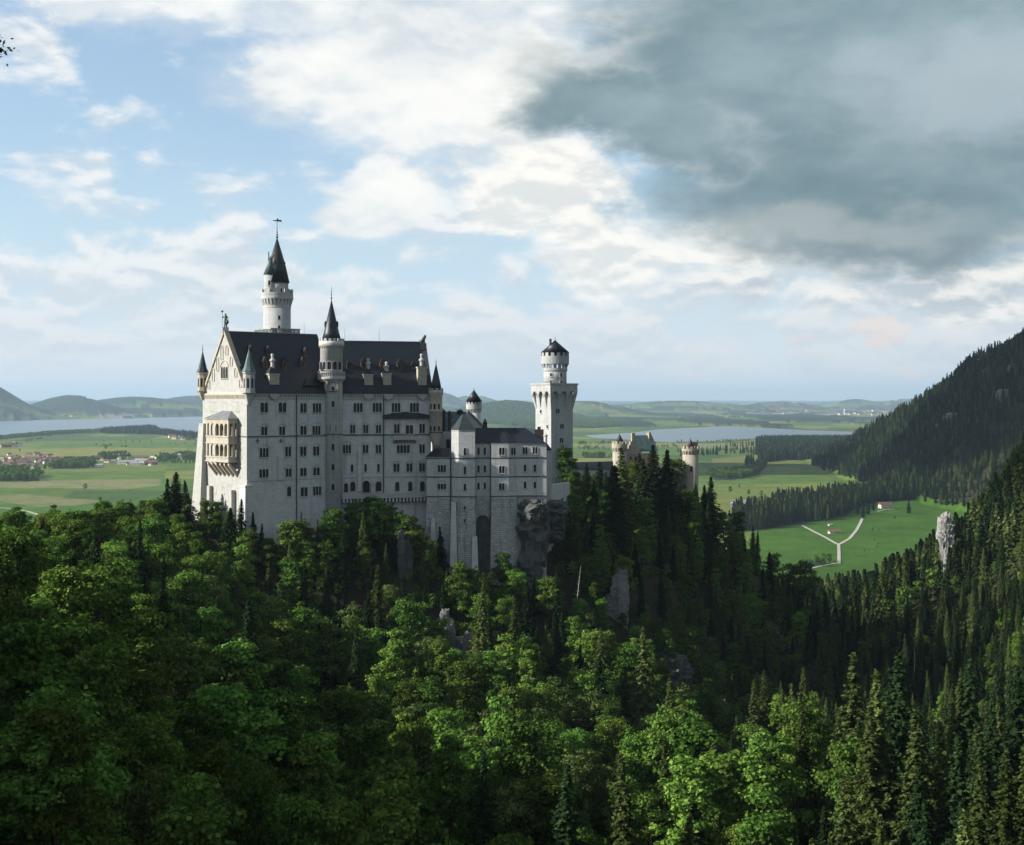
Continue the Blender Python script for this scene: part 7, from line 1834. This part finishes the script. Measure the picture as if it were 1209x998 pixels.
# parked cars on the small car park in the trees
x, y = gpt(882, 594.5); ax = []
bm = bmesh.new(); pk = [gpt(862, 600), gpt(910, 600), gpt(905, 591), gpt(862, 591)]; b = [bm.verts.new((p[0], p[1], hgt(*p) + 1.6)) for p in pk]; bm.faces.new(b); o = obj('parking_lot', bm, 'lot_gravel'); o['kind'] = 'structure'
def car_mesh(col):
    bm = bmesh.new(); w = .88; prof = [(-2.1, .35), (2.1, .35), (2.15, .8), (1.1, .95), (.55, 1.42), (-1.2, 1.45), (-2.0, .95), (-2.15, .7)]
    A = [bm.verts.new((x_, -w, z_)) for x_, z_ in prof]; B = [bm.verts.new((x_, w, z_)) for x_, z_ in prof]
    for i in range(len(prof)): bm.faces.new((A[i], A[(i + 1) % 8], B[(i + 1) % 8], B[i]))
    bm.faces.new(A[::-1]); bm.faces.new(B)
    for s in (-1, 1):
        f = bm.faces.new([bm.verts.new((x_, s * (w + .01), z_)) for x_, z_ in ((-1.6, .98), (.95, .98), (.5, 1.36), (-1.15, 1.38))]); f.material_index = 1
        for x_ in (-1.35, 1.35):
            r0 = len(bm.faces); tube(bm, (x_, s * (w - .2), .34), (x_, s * (w + .03), .34), .34, n=12, mi=2)
    bmesh.ops.recalc_face_normals(bm, faces=bm.faces[:]); me = bpy.data.meshes.new('parked_car'); bm.to_mesh(me); bm.free()
    for m in (col, 'pane_glass', 'dark_metal'): me.materials.append(MAT[m])
    return me
cm = {'white': car_mesh('car_white'), 'dark': car_mesh('car_dark'), 'red': car_mesh('car_red')}
for i in range(36):
    k = rs.choice(['white', 'white', 'dark', 'dark', 'red']); u_ = 864 + (i % 12) * 3.4 + rs.uniform(-.3, .3); v_ = 593.2 + (i // 12) * 2.2
    x, y = gpt(u_, v_); o = bpy.data.objects.new('parked_car', cm[k]); COL.objects.link(o); o.location = (x, y, hgt(x, y) + 1.62); o.rotation_euler = (0, 0, 1.4); o.scale = (1.25,) * 3
    tag(o, f'{k} car parked in the lot beyond the trees right of the round tower', 'car', f'{k} cars in the forest car park')
for px, py, hh, l in ((1019, 611, 26, 'dark spruce beside the upper end of the meadow path'), (1025, 607, 24, 'dark spruce between the path end and the red roofed lodge'), (1073, 606, 24, 'lone dark spruce on the meadow right of the lodge'), (1012, 607, 28, 'tall spruce above the fork of the meadow path'), (1031, 603, 20, 'small spruce just left of the lodge')):
    x, y = gpt(px, py); place_tree(FSPRUCE[0], x, y, hgt(x, y), hh / 26, l, 'conifer', 'spruce_tree', None, sx=1.3)
# single trees in the fields
for px, py, h, l in [(100.5, 579.5, 9, 'lone round tree in the middle of the left fields'), (862, 583, 9, 'round tree at the left end of the field behind the round tower'), (873, 576.5, 5, 'small bush in the field right of the round tower'), (884, 586, 8, 'round tree above the car park'), (899, 587.5, 8, 'slim tree at the edge of the dark spruces'),
                     (1031, 663, 0, ''), (23, 534, 4, 'tiny tree on the left meadow above the village'), (912, 558.5, 4, 'small bush in the green field left of the forest band'), (125, 532, 6, 'lone tree behind the left village')]:
    if not h: continue
    x, y = gpt(px, py); place_tree(FBROAD[0], x, y, hgt(x, y), h * y / F / 18, l, 'tree', 'field_tree', None)

# ------------------------------------------------------------------ the air
bm = bmesh.new()
HZT = 900.0
for co in ((-60000, -6000, -30), (60000, -6000, -30), (60000, 96000, -30), (-60000, 96000, -30), (-60000, -6000, HZT), (60000, -6000, HZT), (60000, 96000, HZT), (-60000, 96000, HZT)): bm.verts.new(co)
bm.verts.ensure_lookup_table()
for q in ((0, 3, 2, 1), (4, 5, 6, 7), (0, 1, 5, 4), (1, 2, 6, 5), (2, 3, 7, 6), (3, 0, 4, 7)): bm.faces.new([bm.verts[k] for k in q])
m = bpy.data.materials.new('air'); m.use_nodes = True; t = NT(m.node_tree); t.n.clear()
pv = t.new('ShaderNodeVolumePrincipled'); pv.inputs['Color'].default_value = (0.60, 0.80, 1.0, 1); pv.inputs['Density'].default_value = 2.6e-5; pv.inputs['Anisotropy'].default_value = 0.1
o_ = t.new('ShaderNodeOutputMaterial'); t.l.new(pv.outputs[0], o_.inputs['Volume']); MAT['air'] = m
hz_o = obj('haze', bm, 'air'); hz_o['kind'] = 'stuff'

# ------------------------------------------------------------------ unseen clouds added up-sun to shade the mountain, right-hand slope and plain
def shade_cloud(tx, ty, tz, alt, rx, ry, seed, label):
    k = (alt - tz) / SUN_DIR.z; cx = tx + SUN_DIR.x * k; cy = ty + SUN_DIR.y * k
    r = random.Random(seed); bm = bmesh.new()
    for i in range(46):
        a = r.uniform(0, 6.28); d = r.random() ** .5; s = r.uniform(.16, .34) * (1.25 - .6 * d)
        b2 = bmesh.ops.create_icosphere(bm, subdivisions=3, radius=1.0)['verts']
        for v in b2:
            n = 1 + .10 * math.sin(v.co.x * 7 + i) * math.sin(v.co.y * 6 + i) + .06 * math.sin(v.co.z * 11 + i)
            v.co = Vector((cx + rx * (.82 * d * math.cos(a)) + v.co.x * rx * s * n, cy + ry * (.82 * d * math.sin(a)) + v.co.y * ry * s * n, alt + 40 + abs(v.co.z) ** .9 * (1 if v.co.z > 0 else -.35) * rx * s * .7 * n))
    o = obj('shade_cloud', bm, 'shade_cloud_white', None, True); o['kind'] = 'structure'; o['label'] = label
mat('shade_cloud_white', (0.85, 0.86, 0.88), 1.0, 0.0, 0.02)
shade_cloud(1200, 3050, 330, 1500, 1050, 900, 1, 'added unseen cumulus shading the right mountainside')
shade_cloud(470, 880, 120, 1500, 330, 520, 2, 'smaller added unseen cumulus shading the right-hand slope')
shade_cloud(420, 3900, 0, 1500, 560, 420, 3, 'added unseen cumulus shading fields of the plain')
